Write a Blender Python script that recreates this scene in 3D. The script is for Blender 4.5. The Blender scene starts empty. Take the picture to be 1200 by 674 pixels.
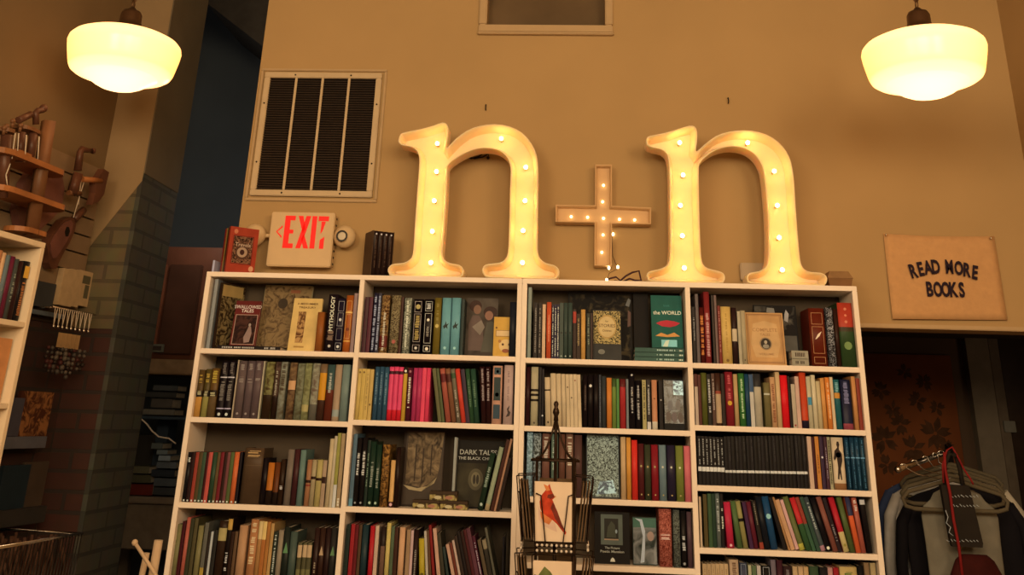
import bpy, bmesh, math, random
from mathutils import Vector, Matrix, Euler
from mathutils.geometry import delaunay_2d_cdt

random.seed(7)
R = math.radians
SC = bpy.context.scene
COL = SC.collection

# ------------------------------------------------------------------ camera, world, lights, exposure
CAM_LOC = Vector((0.18465, -4.24601, 1.73119))
FPX = 1150.0
PPY = 30.0          # the photograph is the lower part of an upright frame: its optical centre is near its top edge
_p, _y, _r = R(22.0607), R(-3.7027), R(1.8106)
_F = Vector((math.sin(_y) * math.cos(_p), math.cos(_y) * math.cos(_p), math.sin(_p)))
_R0 = Vector((math.cos(_y), -math.sin(_y), 0.0))
_U0 = _R0.cross(_F)
_R = _R0 * math.cos(_r) + _U0 * math.sin(_r)
_U = -_R0 * math.sin(_r) + _U0 * math.cos(_r)
cam_data = bpy.data.cameras.new('camera')
cam_data.sensor_width = 36.0
cam_data.lens = FPX / 1200.0 * 36.0
cam_data.shift_y = -(337.0 - PPY) / 1200.0
cam_data.clip_start = 0.02
cam = bpy.data.objects.new('camera', cam_data)
COL.objects.link(cam)
M = Matrix.Identity(4)
for i in range(3):
    M[i][0], M[i][1], M[i][2], M[i][3] = _R[i], _U[i], -_F[i], CAM_LOC[i]
cam.matrix_world = M
SC.camera = cam

SC.view_settings.view_transform = 'Standard'
SC.view_settings.look = 'None'
SC.view_settings.gamma = 1.0
SC.view_settings.use_curve_mapping = False
SC.view_settings.exposure = 0.2

world = bpy.data.worlds.new('world')
SC.world = world
world.use_nodes = True
world.node_tree.nodes['Background'].inputs[0].default_value = (1.0, 0.66, 0.36, 1)
world.node_tree.nodes['Background'].inputs[1].default_value = 0.06


def point_light(name, loc, power, color, radius):
    d = bpy.data.lights.new(name, 'POINT')
    d.energy = power
    d.color = color
    d.shadow_soft_size = radius
    o = bpy.data.objects.new(name, d)
    o.location = loc
    COL.objects.link(o)
    return o


WARM = (1.0, 0.71, 0.40)
# the shop's other ceiling pendants, behind the photographer
for lx_ in (-1.3, 0.4, 2.0):
    for ly_ in (-4.0, -6.2):
        point_light('shop_pendant_light', (lx_, ly_, 3.0), 112, WARM, 0.5)
# added fill lights with no visible source, brightening the back room
point_light('back_room_fill', (-1.75, 0.95, 2.75), 3.8, (1.0, 0.94, 0.84), 0.2)
point_light('back_room_fill', (2.9, 0.9, 1.95), 1.6, (1.0, 0.66, 0.38), 0.15)


# ------------------------------------------------------------------ picture -> place helpers
def ray(px, py):
    return (_F + _R * ((px - 600.0) / FPX) - _U * ((py - PPY) / FPX))


def at(px, py, Y):
    """Point of the plane y = Y seen at a pixel of the 1200x674 photograph."""
    d = ray(px, py)
    return CAM_LOC + d * ((Y - CAM_LOC.y) / d.y)


# ------------------------------------------------------------------ materials
def lin(c):
    c /= 255.0
    return c / 12.92 if c <= 0.04045 else ((c + 0.055) / 1.055) ** 2.4


def hexrgb(h):
    return [int(h[i:i + 2], 16) for i in (0, 2, 4)]


LIGHT = (1.05, 1.43, 2.2)     # undoes the warm lamplight: photograph colour -> paint colour


def albedo(h, k=1.0):
    out = []
    for c, l in zip(hexrgb(h), LIGHT):
        out.append(max(0.004, min(0.86, lin(c) * l * k)))
    return out


MATS = {}


def mat(name, rgb, rough=0.6, metal=0.0, var=0.12, scale=18.0, spec=0.18, bump=0.0, emit=None):
    if name in MATS:
        return MATS[name]
    m = bpy.data.materials.new(name)
    m.use_nodes = True
    nt = m.node_tree
    b = nt.nodes['Principled BSDF']
    b.inputs['Roughness'].default_value = rough
    b.inputs['Metallic'].default_value = metal
    b.inputs['Specular IOR Level'].default_value = spec
    tc = nt.nodes.new('ShaderNodeTexCoord')
    nz = nt.nodes.new('ShaderNodeTexNoise')
    nz.inputs['Scale'].default_value = scale
    nz.inputs['Detail'].default_value = 4
    nt.links.new(tc.outputs['Object'], nz.inputs['Vector'])
    rp = nt.nodes.new('ShaderNodeValToRGB')
    rp.color_ramp.elements[0].position = 0.3
    rp.color_ramp.elements[1].position = 0.7
    rp.color_ramp.elements[0].color = [max(0, c * (1 - var)) for c in rgb] + [1]
    rp.color_ramp.elements[1].color = [min(1, c * (1 + var)) for c in rgb] + [1]
    nt.links.new(nz.outputs['Fac'], rp.inputs['Fac'])
    nt.links.new(rp.outputs['Color'], b.inputs['Base Color'])
    if bump:
        bp = nt.nodes.new('ShaderNodeBump')
        bp.inputs['Strength'].default_value = bump
        bp.inputs['Distance'].default_value = 0.01
        nt.links.new(nz.outputs['Fac'], bp.inputs['Height'])
        nt.links.new(bp.outputs['Normal'], b.inputs['Normal'])
    if emit:
        b.inputs['Emission Color'].default_value = list(emit[0]) + [1]
        b.inputs['Emission Strength'].default_value = emit[1]
    MATS[name] = m
    return m


def hm(h, rough=0.5, k=1.0, **kw):
    """paint of the colour seen in the photograph"""
    return mat('paint_%s_%d_%d' % (h, int(rough * 100), int(k * 100)), albedo(h, k), rough, **kw)


def ornate(name, h1, h2, scale=60.0, rough=0.55, metal=0.0, dist=2.0, mid=0.5, soft=0.08):
    """two-colour procedural ornament (stamped leather, marbled paper, foil)"""
    if name in MATS:
        return MATS[name]
    m = bpy.data.materials.new(name)
    m.use_nodes = True
    nt = m.node_tree
    b = nt.nodes['Principled BSDF']
    b.inputs['Roughness'].default_value = rough
    b.inputs['Metallic'].default_value = metal
    b.inputs['Specular IOR Level'].default_value = 0.12 if rough > 0.3 else 0.4
    tc = nt.nodes.new('ShaderNodeTexCoord')
    nz = nt.nodes.new('ShaderNodeTexNoise')
    nz.inputs['Scale'].default_value = scale
    nz.inputs['Detail'].default_value = 3
    nz.inputs['Distortion'].default_value = dist
    nt.links.new(tc.outputs['Object'], nz.inputs['Vector'])
    rp = nt.nodes.new('ShaderNodeValToRGB')
    rp.color_ramp.elements[0].position = mid - soft
    rp.color_ramp.elements[1].position = mid + soft
    rp.color_ramp.elements[0].color = albedo(h1) + [1]
    rp.color_ramp.elements[1].color = albedo(h2) + [1]
    nt.links.new(nz.outputs['Fac'], rp.inputs['Fac'])
    nt.links.new(rp.outputs['Color'], b.inputs['Base Color'])
    MATS[name] = m
    return m


def emitter(name, rgb, strength=1.0):
    if name in MATS:
        return MATS[name]
    m = bpy.data.materials.new(name)
    m.use_nodes = True
    b = m.node_tree.nodes['Principled BSDF']
    b.inputs['Base Color'].default_value = (0.8, 0.8, 0.75, 1)
    b.inputs['Roughness'].default_value = 0.3
    b.inputs['Emission Color'].default_value = list(rgb) + [1]
    b.inputs['Emission Strength'].default_value = strength
    MATS[name] = m
    return m


def brick(name, h1, h2, hm_, axis='x', scale=1.0, rough=0.85):
    if name in MATS:
        return MATS[name]
    m = bpy.data.materials.new(name)
    m.use_nodes = True
    nt = m.node_tree
    b = nt.nodes['Principled BSDF']
    b.inputs['Roughness'].default_value = rough
    g = nt.nodes.new('ShaderNodeNewGeometry')
    s = nt.nodes.new('ShaderNodeSeparateXYZ')
    c = nt.nodes.new('ShaderNodeCombineXYZ')
    nt.links.new(g.outputs['Position'], s.inputs[0])
    nt.links.new(s.outputs['X' if axis == 'x' else 'Y'], c.inputs[0])
    nt.links.new(s.outputs['Z'], c.inputs[1])
    t = nt.nodes.new('ShaderNodeTexBrick')
    t.inputs['Color1'].default_value = albedo(h1) + [1]
    t.inputs['Color2'].default_value = albedo(h2) + [1]
    t.inputs['Mortar'].default_value = albedo(hm_) + [1]
    t.inputs['Scale'].default_value = scale
    t.inputs['Brick Width'].default_value = 0.215
    t.inputs['Row Height'].default_value = 0.075
    t.inputs['Mortar Size'].default_value = 0.008
    nt.links.new(c.outputs[0], t.inputs['Vector'])
    nz = nt.nodes.new('ShaderNodeTexNoise')
    nz.inputs['Scale'].default_value = 14
    nt.links.new(g.outputs['Position'], nz.inputs['Vector'])
    mx = nt.nodes.new('ShaderNodeMix')
    mx.data_type = 'RGBA'
    mx.blend_type = 'MULTIPLY'
    mx.inputs[0].default_value = 0.45
    nt.links.new(t.outputs['Color'], mx.inputs[6])
    nt.links.new(nz.outputs['Color'], mx.inputs[7])
    nt.links.new(mx.outputs[2], b.inputs['Base Color'])
    bp = nt.nodes.new('ShaderNodeBump')
    bp.inputs['Strength'].default_value = 0.6
    bp.inputs['Distance'].default_value = 0.01
    bp.invert = True
    nt.links.new(t.outputs['Fac'], bp.inputs['Height'])
    nt.links.new(bp.outputs['Normal'], b.inputs['Normal'])
    MATS[name] = m
    return m


WHITE = mat('white_shelf_paint', (0.86, 0.80, 0.74), 0.45, var=0.03, scale=5)
BACKP = mat('shelf_back_board', (0.075, 0.06, 0.045), 0.7, var=0.15, scale=3)
PAGE = mat('page_paper', (0.62, 0.56, 0.47), 0.8, var=0.12, scale=60)
PLASTIC = mat('white_plastic', (0.80, 0.72, 0.62), 0.4, var=0.02)
BLACKM = mat('black_metal', (0.02, 0.017, 0.015), 0.35, metal=0.6, var=0.1)
BRASS = mat('aged_brown_metal', (0.10, 0.055, 0.03), 0.35, metal=0.7)
STEEL = mat('steel', (0.6, 0.58, 0.55), 0.25, metal=1.0)
WALLM = mat('tan_wall_paint', (0.42, 0.29, 0.142), 0.85, var=0.04, scale=2.5, bump=0.05)


# ------------------------------------------------------------------ mesh building
class MB:
    def __init__(self):
        self.bm = bmesh.new()
        self.mats = []

    def mi(self, m):
        if m not in self.mats:
            self.mats.append(m)
        return self.mats.index(m)

    def face(self, pts, m, smooth=False):
        vs = [self.bm.verts.new(p) for p in pts]
        f = self.bm.faces.new(vs)
        f.material_index = self.mi(m)
        f.smooth = smooth
        return f

    def merge(self, other_bm, m, matrix=None, smooth=False):
        idx = self.mi(m)
        vm = {}
        for v in other_bm.verts:
            co = v.co if matrix is None else matrix @ v.co
            vm[v] = self.bm.verts.new(co)
        for f in other_bm.faces:
            try:
                nf = self.bm.faces.new([vm[v] for v in f.verts])
                nf.material_index = idx
                nf.smooth = smooth
            except ValueError:
                pass
        other_bm.free()

    def box(self, lo, hi, m, bevel=0.0, matrix=None):
        b = bmesh.new()
        bmesh.ops.create_cube(b, size=1.0)
        lo, hi = Vector(lo), Vector(hi)
        s = hi - lo
        c = (hi + lo) / 2
        for v in b.verts:
            v.co = Vector((v.co.x * s.x, v.co.y * s.y, v.co.z * s.z)) + c
        if bevel:
            bmesh.ops.bevel(b, geom=list(b.edges), offset=min(bevel, 0.45 * min(abs(s.x), abs(s.y), abs(s.z))), segments=2, affect='EDGES')
        self.merge(b, m, matrix)

    def sphere(self, c, r, m, seg=12, scale=(1, 1, 1)):
        b = bmesh.new()
        bmesh.ops.create_uvsphere(b, u_segments=seg, v_segments=max(6, seg // 2 + 2), radius=r)
        mt = Matrix.Translation(Vector(c)) @ Matrix.Diagonal((scale[0], scale[1], scale[2], 1))
        self.merge(b, m, mt, True)

    def tube(self, pts, r, m, seg=8, closed=False, rs=None):
        pts = [Vector(p) for p in pts]
        n = len(pts)
        idx = self.mi(m)
        rings = []
        a = None
        for i, p in enumerate(pts):
            if closed:
                t = (pts[(i + 1) % n] - pts[i - 1]).normalized()
            else:
                t = (pts[min(i + 1, n - 1)] - pts[max(i - 1, 0)]).normalized()
            if a is None:
                a = t.cross(Vector((0, 0, 1)) if abs(t.z) < 0.9 else Vector((1, 0, 0)))
            a = a - t * a.dot(t)
            if a.length < 1e-5:
                a = t.cross(Vector((0.3, 1, 0.2)))
            a.normalize()
            b = t.cross(a).normalized()
            rr = rs[i] if rs else r
            rings.append([self.bm.verts.new(p + (a * math.cos(2 * math.pi * k / seg) + b * math.sin(2 * math.pi * k / seg)) * rr) for k in range(seg)])
        m_ = n if closed else n - 1
        for i in range(m_):
            r0, r1 = rings[i], rings[(i + 1) % n]
            best = 0
            if closed and i == n - 1:
                best = min(range(seg), key=lambda s_: (r0[0].co - r1[s_].co).length)
            for k in range(seg):
                f = self.bm.faces.new([r0[k], r0[(k + 1) % seg], r1[(k + 1 + best) % seg], r1[(k + best) % seg]])
                f.material_index = idx
                f.smooth = True
        if not closed:
            for rg in (rings[0], rings[-1]):
                f = self.bm.faces.new(rg)
                f.material_index = idx

    def lathe(self, prof, c, m, seg=40, smooth=True):
        """prof: (radius, z) pairs turned about a vertical axis through c"""
        idx = self.mi(m)
        c = Vector(c)
        rings = []
        for r, z in prof:
            if r < 1e-5:
                rings.append([self.bm.verts.new(c + Vector((0, 0, z)))])
            else:
                rings.append([self.bm.verts.new(c + Vector((r * math.cos(2 * math.pi * k / seg), r * math.sin(2 * math.pi * k / seg), z))) for k in range(seg)])
        for a, b in zip(rings[:-1], rings[1:]):
            for k in range(seg):
                k2 = (k + 1) % seg
                vs = [a[k % len(a)], a[k2 % len(a)], b[k2 % len(b)], b[k % len(b)]]
                vs = [v for i, v in enumerate(vs) if v not in vs[:i]]
                if len(vs) > 2:
                    f = self.bm.faces.new(vs)
                    f.material_index = idx
                    f.smooth = smooth

    def prism(self, poly, y0, y1, m):
        """closed polygon of (x, z) extruded from y0 (front) to y1"""
        idx = self.mi(m)
        a = [self.bm.verts.new((x, y0, z)) for x, z in poly]
        b = [self.bm.verts.new((x, y1, z)) for x, z in poly]
        n = len(poly)
        fs = [self.bm.faces.new(a), self.bm.faces.new(b[::-1])]
        for i in range(n):
            fs.append(self.bm.faces.new([a[i], b[i], b[(i + 1) % n], a[(i + 1) % n]]))
        for f in fs:
            f.material_index = idx

    def build(self, name, parent=None, loc=None, rot=None, local=False):
        """vertices are in world coordinates unless local; then relative to loc (or the parent)"""
        bmesh.ops.recalc_face_normals(self.bm, faces=list(self.bm.faces))
        me = bpy.data.meshes.new(name)
        base = Vector((0, 0, 0))
        if not local:
            if parent is not None:
                q_ = parent
                while q_ is not None:
                    base = base + Vector(q_.location)
                    q_ = q_.parent
            elif loc is not None:
                base = Vector(loc)
            for v in self.bm.verts:
                v.co -= base
        self.bm.to_mesh(me)
        self.bm.free()
        for m in self.mats:
            me.materials.append(m)
        o = bpy.data.objects.new(name, me)
        COL.objects.link(o)
        if parent is not None:
            o.parent = parent
            if local and loc is not None:
                o.location = loc
        elif loc is not None:
            o.location = loc
        if rot is not None:
            o.rotation_euler = rot
        return o


def tag(o, label, cat, group=None):
    o['label'] = label
    o['category'] = cat
    if group:
        o['group'] = group
    return o


def thing(name, loc, label, cat, group=None, rot=None):
    o = bpy.data.objects.new(name, None)
    o.empty_display_size = 0.05
    o.location = loc
    if rot is not None:
        o.rotation_euler = rot
    COL.objects.link(o)
    return tag(o, label, cat, group)


def struct(o):
    o['kind'] = 'structure'
    return o


def text_bm(s, size, extrude=0.0006, bold=0.0, sx=1.0, align='CENTER'):
    """lettering with the built-in font as a bmesh in the x-z plane facing -y, centred"""
    cu = bpy.data.curves.new('lettering_curve', 'FONT')
    cu.body = s
    cu.size = size
    cu.extrude = extrude
    cu.offset = bold
    cu.align_x = align
    cu.align_y = 'CENTER'
    cu.resolution_u = 3
    ob = bpy.data.objects.new('lettering_curve', cu)
    COL.objects.link(ob)
    dg = bpy.context.evaluated_depsgraph_get()
    dg.update()
    me = bpy.data.meshes.new_from_object(ob.evaluated_get(dg))
    bpy.data.objects.remove(ob)
    b = bmesh.new()
    b.from_mesh(me)
    bpy.data.meshes.remove(me)
    for v in b.verts:
        v.co = Vector((v.co.x * sx, -v.co.z, v.co.y))
    return b


# ------------------------------------------------------------------ the setting
TOPZ = 2.30
BDEP = 0.22
WALLY = 0.235
beamz = at(1105, 381.3, WALLY).z
wl = at(298, 130, WALLY).x                 # free edge of the partition
wr = at(1184, 95, WALLY).x                 # inner corner with the side wall
CEIL = 4.45
rec0, rec1 = at(571, 20, WALLY).x, at(709, 20, WALLY).x
recz = at(640, 30.5, WALLY).z
w = MB()
w.box((wl, WALLY, beamz), (rec0, WALLY + 0.16, CEIL), WALLM)
w.box((rec1, WALLY, beamz), (wr, WALLY + 0.16, CEIL), WALLM)
w.box((rec0, WALLY, beamz), (rec1, WALLY + 0.16, recz), WALLM)
w.box((rec0, WALLY, recz + 0.55), (rec1, WALLY + 0.16, CEIL), WALLM)
wall = struct(w.build('wall_back', loc=(0, WALLY, 0)))
t = MB()
DUCT = mat('brown_recess_board', (0.12, 0.082, 0.045), 0.6, var=0.2, scale=4)
t.box((rec0 - 0.001, WALLY + 0.075, recz - 0.01), (rec1 + 0.001, WALLY + 0.155, recz + 0.56), DUCT)
struct(t.build('recess_panel', parent=wall))
t = MB()
fx0, fx1, fz0 = at(561, 39, WALLY).x, at(718, 39, WALLY).x, at(640, 39.5, WALLY).z
TRIM = mat('cream_trim_paint', (0.46, 0.34, 0.20), 0.5, var=0.03)
for lo, hi in (((fx0, fz0), (fx1, recz)), ((fx0, recz), (rec0, recz + 0.6)), ((rec1, recz), (fx1, recz + 0.6))):
    t.box((lo[0], WALLY - 0.02, lo[1]), (hi[0], WALLY, hi[1]), TRIM, 0.005)
t.box((fx0 - 0.004, WALLY - 0.028, fz0 - 0.012), (fx1 + 0.004, WALLY, fz0), TRIM, 0.004)
struct(t.build('trim_1', loc=(0, WALLY, recz)))
# thin pale edging under the partition
t = MB()
t.box((wl, WALLY - 0.008, beamz - 0.018), (wr, WALLY + 0.16, beamz), TRIM, 0.003)
struct(t.build('trim_2', loc=(0, WALLY, beamz)))

# side wall with the two pendants' light on it
t = MB()
t.box((wr, -7.5, 0), (wr + 0.15, WALLY + 0.16, CEIL), WALLM)
struct(t.build('wall_right', loc=(wr, 0, 0)))

# oblique wall on the other side; s runs towards the photographer from the pillar
XC = at(131, 150, 0.0).x
TH = R(7.0)
LD = Vector((-math.sin(TH), -math.cos(TH), 0))     # along the wall, towards us
LN = Vector((math.cos(TH), -math.sin(TH), 0))      # out of the wall, into the room


def LW(s, z, o):
    return Vector((XC, 0, 0)) + LD * s + LN * o + Vector((0, 0, z))


def lat(px, py, o):
    """(s, z) on the plane parallel to the oblique wall at distance o"""
    d = ray(px, py)
    P = LW(0, 0, o)
    k = (P - CAM_LOC).dot(LN) / d.dot(LN)
    q = CAM_LOC + d * k
    return (q - P).dot(LD), q.z


LMAT = Matrix(((LD.x, LN.x, 0, XC), (LD.y, LN.y, 0, 0), (0, 0, 1, 0), (0, 0, 0, 1)))   # local (s, o, z) -> world


def lbox(mb, s0, s1, o0, o1, z0, z1, m, bevel=0.0):
    mb.box((min(s0, s1), min(o0, o1), min(z0, z1)), (max(s0, s1), max(o0, o1), max(z0, z1)), m, bevel, LMAT)


BRICKWALL = brick('red_brick', '34150b', '2c1109', '22140d', 'y')
t = MB()
s_, slat_top = lat(90, 186, 0.02)
brick_top = lat(118, 388, 0.0)[1]
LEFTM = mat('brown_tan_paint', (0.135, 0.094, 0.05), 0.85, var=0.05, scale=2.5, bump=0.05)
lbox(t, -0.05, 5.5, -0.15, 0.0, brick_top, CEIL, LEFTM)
lbox(t, -0.05, 5.5, -0.15, -0.002, 0, brick_top, BRICKWALL)
struct(t.build('wall_left', loc=(XC, 0, 0)))
t = MB()
SLAT = mat('tan_slatwall', (0.17, 0.12, 0.075), 0.6, var=0.06)
SLATG = mat('slatwall_groove', (0.03, 0.02, 0.012), 0.8)
z = brick_top + 0.0
lbox(t, 0.03, 2.6, 0.0, 0.006, brick_top, slat_top, SLATG)
zz = slat_top
while zz - 0.076 > brick_top:
    lbox(t, 0.03, 2.6, 0.006, 0.02, zz - 0.069, zz, SLAT)
    zz -= 0.076
struct(t.build('wall_left_slats', loc=(XC, 0, 0)))

# pillar between the oblique wall and the opening
px_ = at(145.5, 337, 0.0).x
PIL0, PILD = 0.0, 0.41
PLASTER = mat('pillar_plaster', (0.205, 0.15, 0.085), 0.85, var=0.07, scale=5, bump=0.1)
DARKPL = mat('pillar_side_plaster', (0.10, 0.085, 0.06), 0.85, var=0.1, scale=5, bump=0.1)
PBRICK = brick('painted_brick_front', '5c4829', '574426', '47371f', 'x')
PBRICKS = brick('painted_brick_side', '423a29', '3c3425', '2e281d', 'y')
RBRICK = brick('red_brick_front', '3c180c', '33130a', '281810', 'x')
zb0 = at(112, 385, 0).z
zs0, zs1 = at(116, 290, 0).z, at(163, 212, 0).z
t = MB()
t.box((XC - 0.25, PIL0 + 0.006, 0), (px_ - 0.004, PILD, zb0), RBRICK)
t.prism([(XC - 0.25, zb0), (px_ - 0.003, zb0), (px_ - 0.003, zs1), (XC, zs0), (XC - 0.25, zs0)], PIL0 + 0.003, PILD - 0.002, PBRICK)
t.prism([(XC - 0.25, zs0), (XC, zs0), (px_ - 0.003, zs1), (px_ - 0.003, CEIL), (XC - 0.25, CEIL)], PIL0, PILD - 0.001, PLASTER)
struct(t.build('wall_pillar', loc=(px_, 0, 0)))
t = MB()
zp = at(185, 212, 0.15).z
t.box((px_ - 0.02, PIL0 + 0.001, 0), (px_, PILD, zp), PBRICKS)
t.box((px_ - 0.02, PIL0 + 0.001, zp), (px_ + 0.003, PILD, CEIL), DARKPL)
struct(t.build('wall_pillar_side', loc=(px_, 0, 0)))

# back room, floor and ceiling
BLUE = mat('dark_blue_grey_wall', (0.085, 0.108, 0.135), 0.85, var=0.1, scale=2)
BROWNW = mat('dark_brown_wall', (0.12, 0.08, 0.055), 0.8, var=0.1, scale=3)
t = MB()
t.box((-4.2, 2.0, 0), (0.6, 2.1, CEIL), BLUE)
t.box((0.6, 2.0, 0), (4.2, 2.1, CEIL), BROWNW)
struct(t.build('wall_back_room', loc=(0, 2.0, 0)))
t = MB()
t.box((0.5, WALLY + 0.17, 0), (0.6, 2.0, CEIL), BROWNW)
struct(t.build('wall_back_room_partition', loc=(0.5, 1, 0)))
t = MB()
t.box((-4.3, WALLY, 0), (-4.2, 2.1, CEIL), BLUE)
struct(t.build('wall_back_room_left', loc=(-4.2, 1, 0)))
t = MB()
t.box((4.2, WALLY, 0), (4.3, 2.1, CEIL), BROWNW)
t.box((wr + 0.15, WALLY + 0.06, 0), (4.2, WALLY + 0.16, CEIL), BROWNW)
struct(t.build('wall_back_room_right', loc=(4.2, 1, 0)))
FLOORM = mat('worn_wood_floor', (0.16, 0.09, 0.05), 0.5, var=0.25, scale=3)
t = MB()
t.box((-4.3, -7.5, -0.1), (4.3, 2.1, 0), FLOORM)
struct(t.build('floor', loc=(0, 0, 0)))
t = MB()
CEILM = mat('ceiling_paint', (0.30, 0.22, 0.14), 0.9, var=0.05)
t.box((-4.3, -7.5, CEIL), (4.3, WALLY + 0.16, CEIL + 0.1), CEILM)
struct(t.build('ceiling', loc=(0, 0, CEIL)))
t = MB()
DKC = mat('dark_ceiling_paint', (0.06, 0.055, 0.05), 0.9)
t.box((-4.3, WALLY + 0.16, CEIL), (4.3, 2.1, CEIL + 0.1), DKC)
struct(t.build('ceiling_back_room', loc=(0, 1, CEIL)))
# sloped dark soffit at the top of the opening
p0, p1 = at(238, 0, 1.2), at(318, 62, 1.2)
t = MB()
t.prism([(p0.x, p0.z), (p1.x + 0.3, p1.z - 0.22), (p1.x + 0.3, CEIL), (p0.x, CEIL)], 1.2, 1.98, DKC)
struct(t.build('ceiling_soffit', loc=(p0.x, 1.2, p0.z)))
t = MB()
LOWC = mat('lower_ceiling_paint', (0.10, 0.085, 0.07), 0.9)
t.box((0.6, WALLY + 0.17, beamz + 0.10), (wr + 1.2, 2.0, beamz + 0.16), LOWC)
struct(t.build('ceiling_lower', loc=(1.5, 1, beamz)))

# ------------------------------------------------------------------ bookcases
ZS = {1: [1.9854, 1.7176, 1.4026, 1.09, 0.78, 0.45], 2: [1.9859, 1.7262, 1.4097, 1.10, 0.78, 0.45],
      3: [1.9829, 1.7244, 1.4679, 1.2403, 0.98, 0.70, 0.40], 4: [1.981, 1.7465, 1.5294, 1.313, 1.095, 0.80, 0.45]}
PT = 0.020
bay_in = {}


def bookcase(x0, xm, x1, bays, label):
    root = thing('bookcase', ((x0 + x1) / 2, BDEP / 2, 0), label, 'bookcase', 'white bookcases along the partition')

    def part(name, lo, hi, m=WHITE, bev=0.0015):
        b = MB()
        b.box(lo, hi, m, bev)
        return b.build(name, parent=root)
    part('side_panel', (x0, 0, 0), (x0 + PT, BDEP, TOPZ - 0.02))
    part('side_panel', (x1 - PT, 0, 0), (x1, BDEP, TOPZ - 0.02))
    part('divider', (xm - PT / 2, 0.001, 0.08), (xm + PT / 2, BDEP - 0.008, TOPZ - 0.02))
    part('top_board', (x0, 0, TOPZ - 0.02), (x1, BDEP, TOPZ))
    part('back_board', (x0 + PT, BDEP - 0.008, 0.02), (x1 - PT, BDEP - 0.001, TOPZ - 0.02), BACKP)
    part('plinth', (x0 + PT, 0.02, 0), (x1 - PT, 0.035, 0.079))
    for bay, a, b in ((bays[0], x0 + PT, xm - PT / 2), (bays[1], xm + PT / 2, x1 - PT)):
        bay_in[bay] = (a, b)
        for z in ZS[bay]:
            part('shelf', (a, 0.002, z - 0.02), (b, BDEP - 0.009, z))
        part('bottom_shelf', (a, 0.002, 0.08), (b, BDEP - 0.009, 0.10))
    return root


bookcase(-1.375, -0.695, -0.0123, (1, 2), 'tall white bookcase of two bays standing under the EXIT sign')
bookcase(-0.0113, 0.679, 1.375, (3, 4), 'tall white bookcase of two bays standing beside the clothes rack')

# ------------------------------------------------------------------ books
ORD = ['first', 'second', 'third', 'fourth', 'fifth', 'sixth', 'seventh', 'eighth', 'ninth', 'tenth', 'eleventh', 'twelfth',
       'thirteenth', 'fourteenth', 'fifteenth', 'sixteenth', 'seventeenth', 'eighteenth', 'nineteenth', 'twentieth'] + \
      ['twenty-' + x for x in ('first', 'second', 'third', 'fourth', 'fifth', 'sixth', 'seventh', 'eighth', 'ninth')] + ['thirtieth'] + \
      ['thirty-' + x for x in ('first', 'second', 'third', 'fourth', 'fifth', 'sixth')]
NUM = {2: 'two', 3: 'three', 4: 'four', 5: 'five', 6: 'six', 7: 'seven', 8: 'eight'}
BAYNAME = {1: 'under the EXIT sign', 2: 'below the n nearer EXIT', 3: 'under the plus sign', 4: 'beside the clothes rack'}
SHELFNAME = ['top shelf', 'second shelf', 'third shelf', 'fourth shelf', 'fifth shelf']


def resolve(c, rough=0.45):
    if isinstance(c, str):
        return hm(c, rough)
    return c


def book_mesh(t, d, h, base, segs=(), bulge=None):
    """book standing with its spine towards -y: x 0..t, y 0..d, z 0..h; U-shaped cover"""
    hard = t > 0.016
    bulge = (min(0.005, t * 0.18) if hard else 0.0008) if bulge is None else bulge
    c = min(0.0022 if hard else 0.0009, t * 0.2)
    n = 6
    arc = [(t * k / n, bulge * (1 - math.sin(math.pi * k / n))) for k in range(n + 1)]
    outer = [(0.0, d)] + arc + [(t, d)]
    e = bulge + c
    inner = [(t - c, d), (t - c, e), (c, e), (c, d)]
    loop = outer + inner
    cuts = sorted(set([0.0, 1.0] + [v for s in segs for v in (s[0], s[1])]))
    b = MB()
    L = len(loop)
    rings = [[b.bm.verts.new((x, y, z * h)) for x, y in loop] for z in cuts]
    for i in range(len(cuts) - 1):
        vm = (cuts[i] + cuts[i + 1]) / 2
        sm = base
        for s in segs:
            if s[0] <= vm <= s[1]:
                sm = s[2]
        for k in range(L):
            k2 = (k + 1) % L
            f = b.bm.faces.new([rings[i][k], rings[i][k2], rings[i + 1][k2], rings[i + 1][k]])
            spine = 1 <= k <= n
            f.material_index = b.mi(sm if spine else base)
            f.smooth = spine and hard
    b.bm.faces.new(rings[0]).material_index = b.mi(base)
    b.bm.faces.new(rings[-1]).material_index = b.mi(base)
    pg = MB()
    pg.box((c + 0.0001, e + 0.0002, 0.003), (t - c - 0.0001, d - 0.004, h - 0.004), PAGE)
    return b, pg


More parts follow.
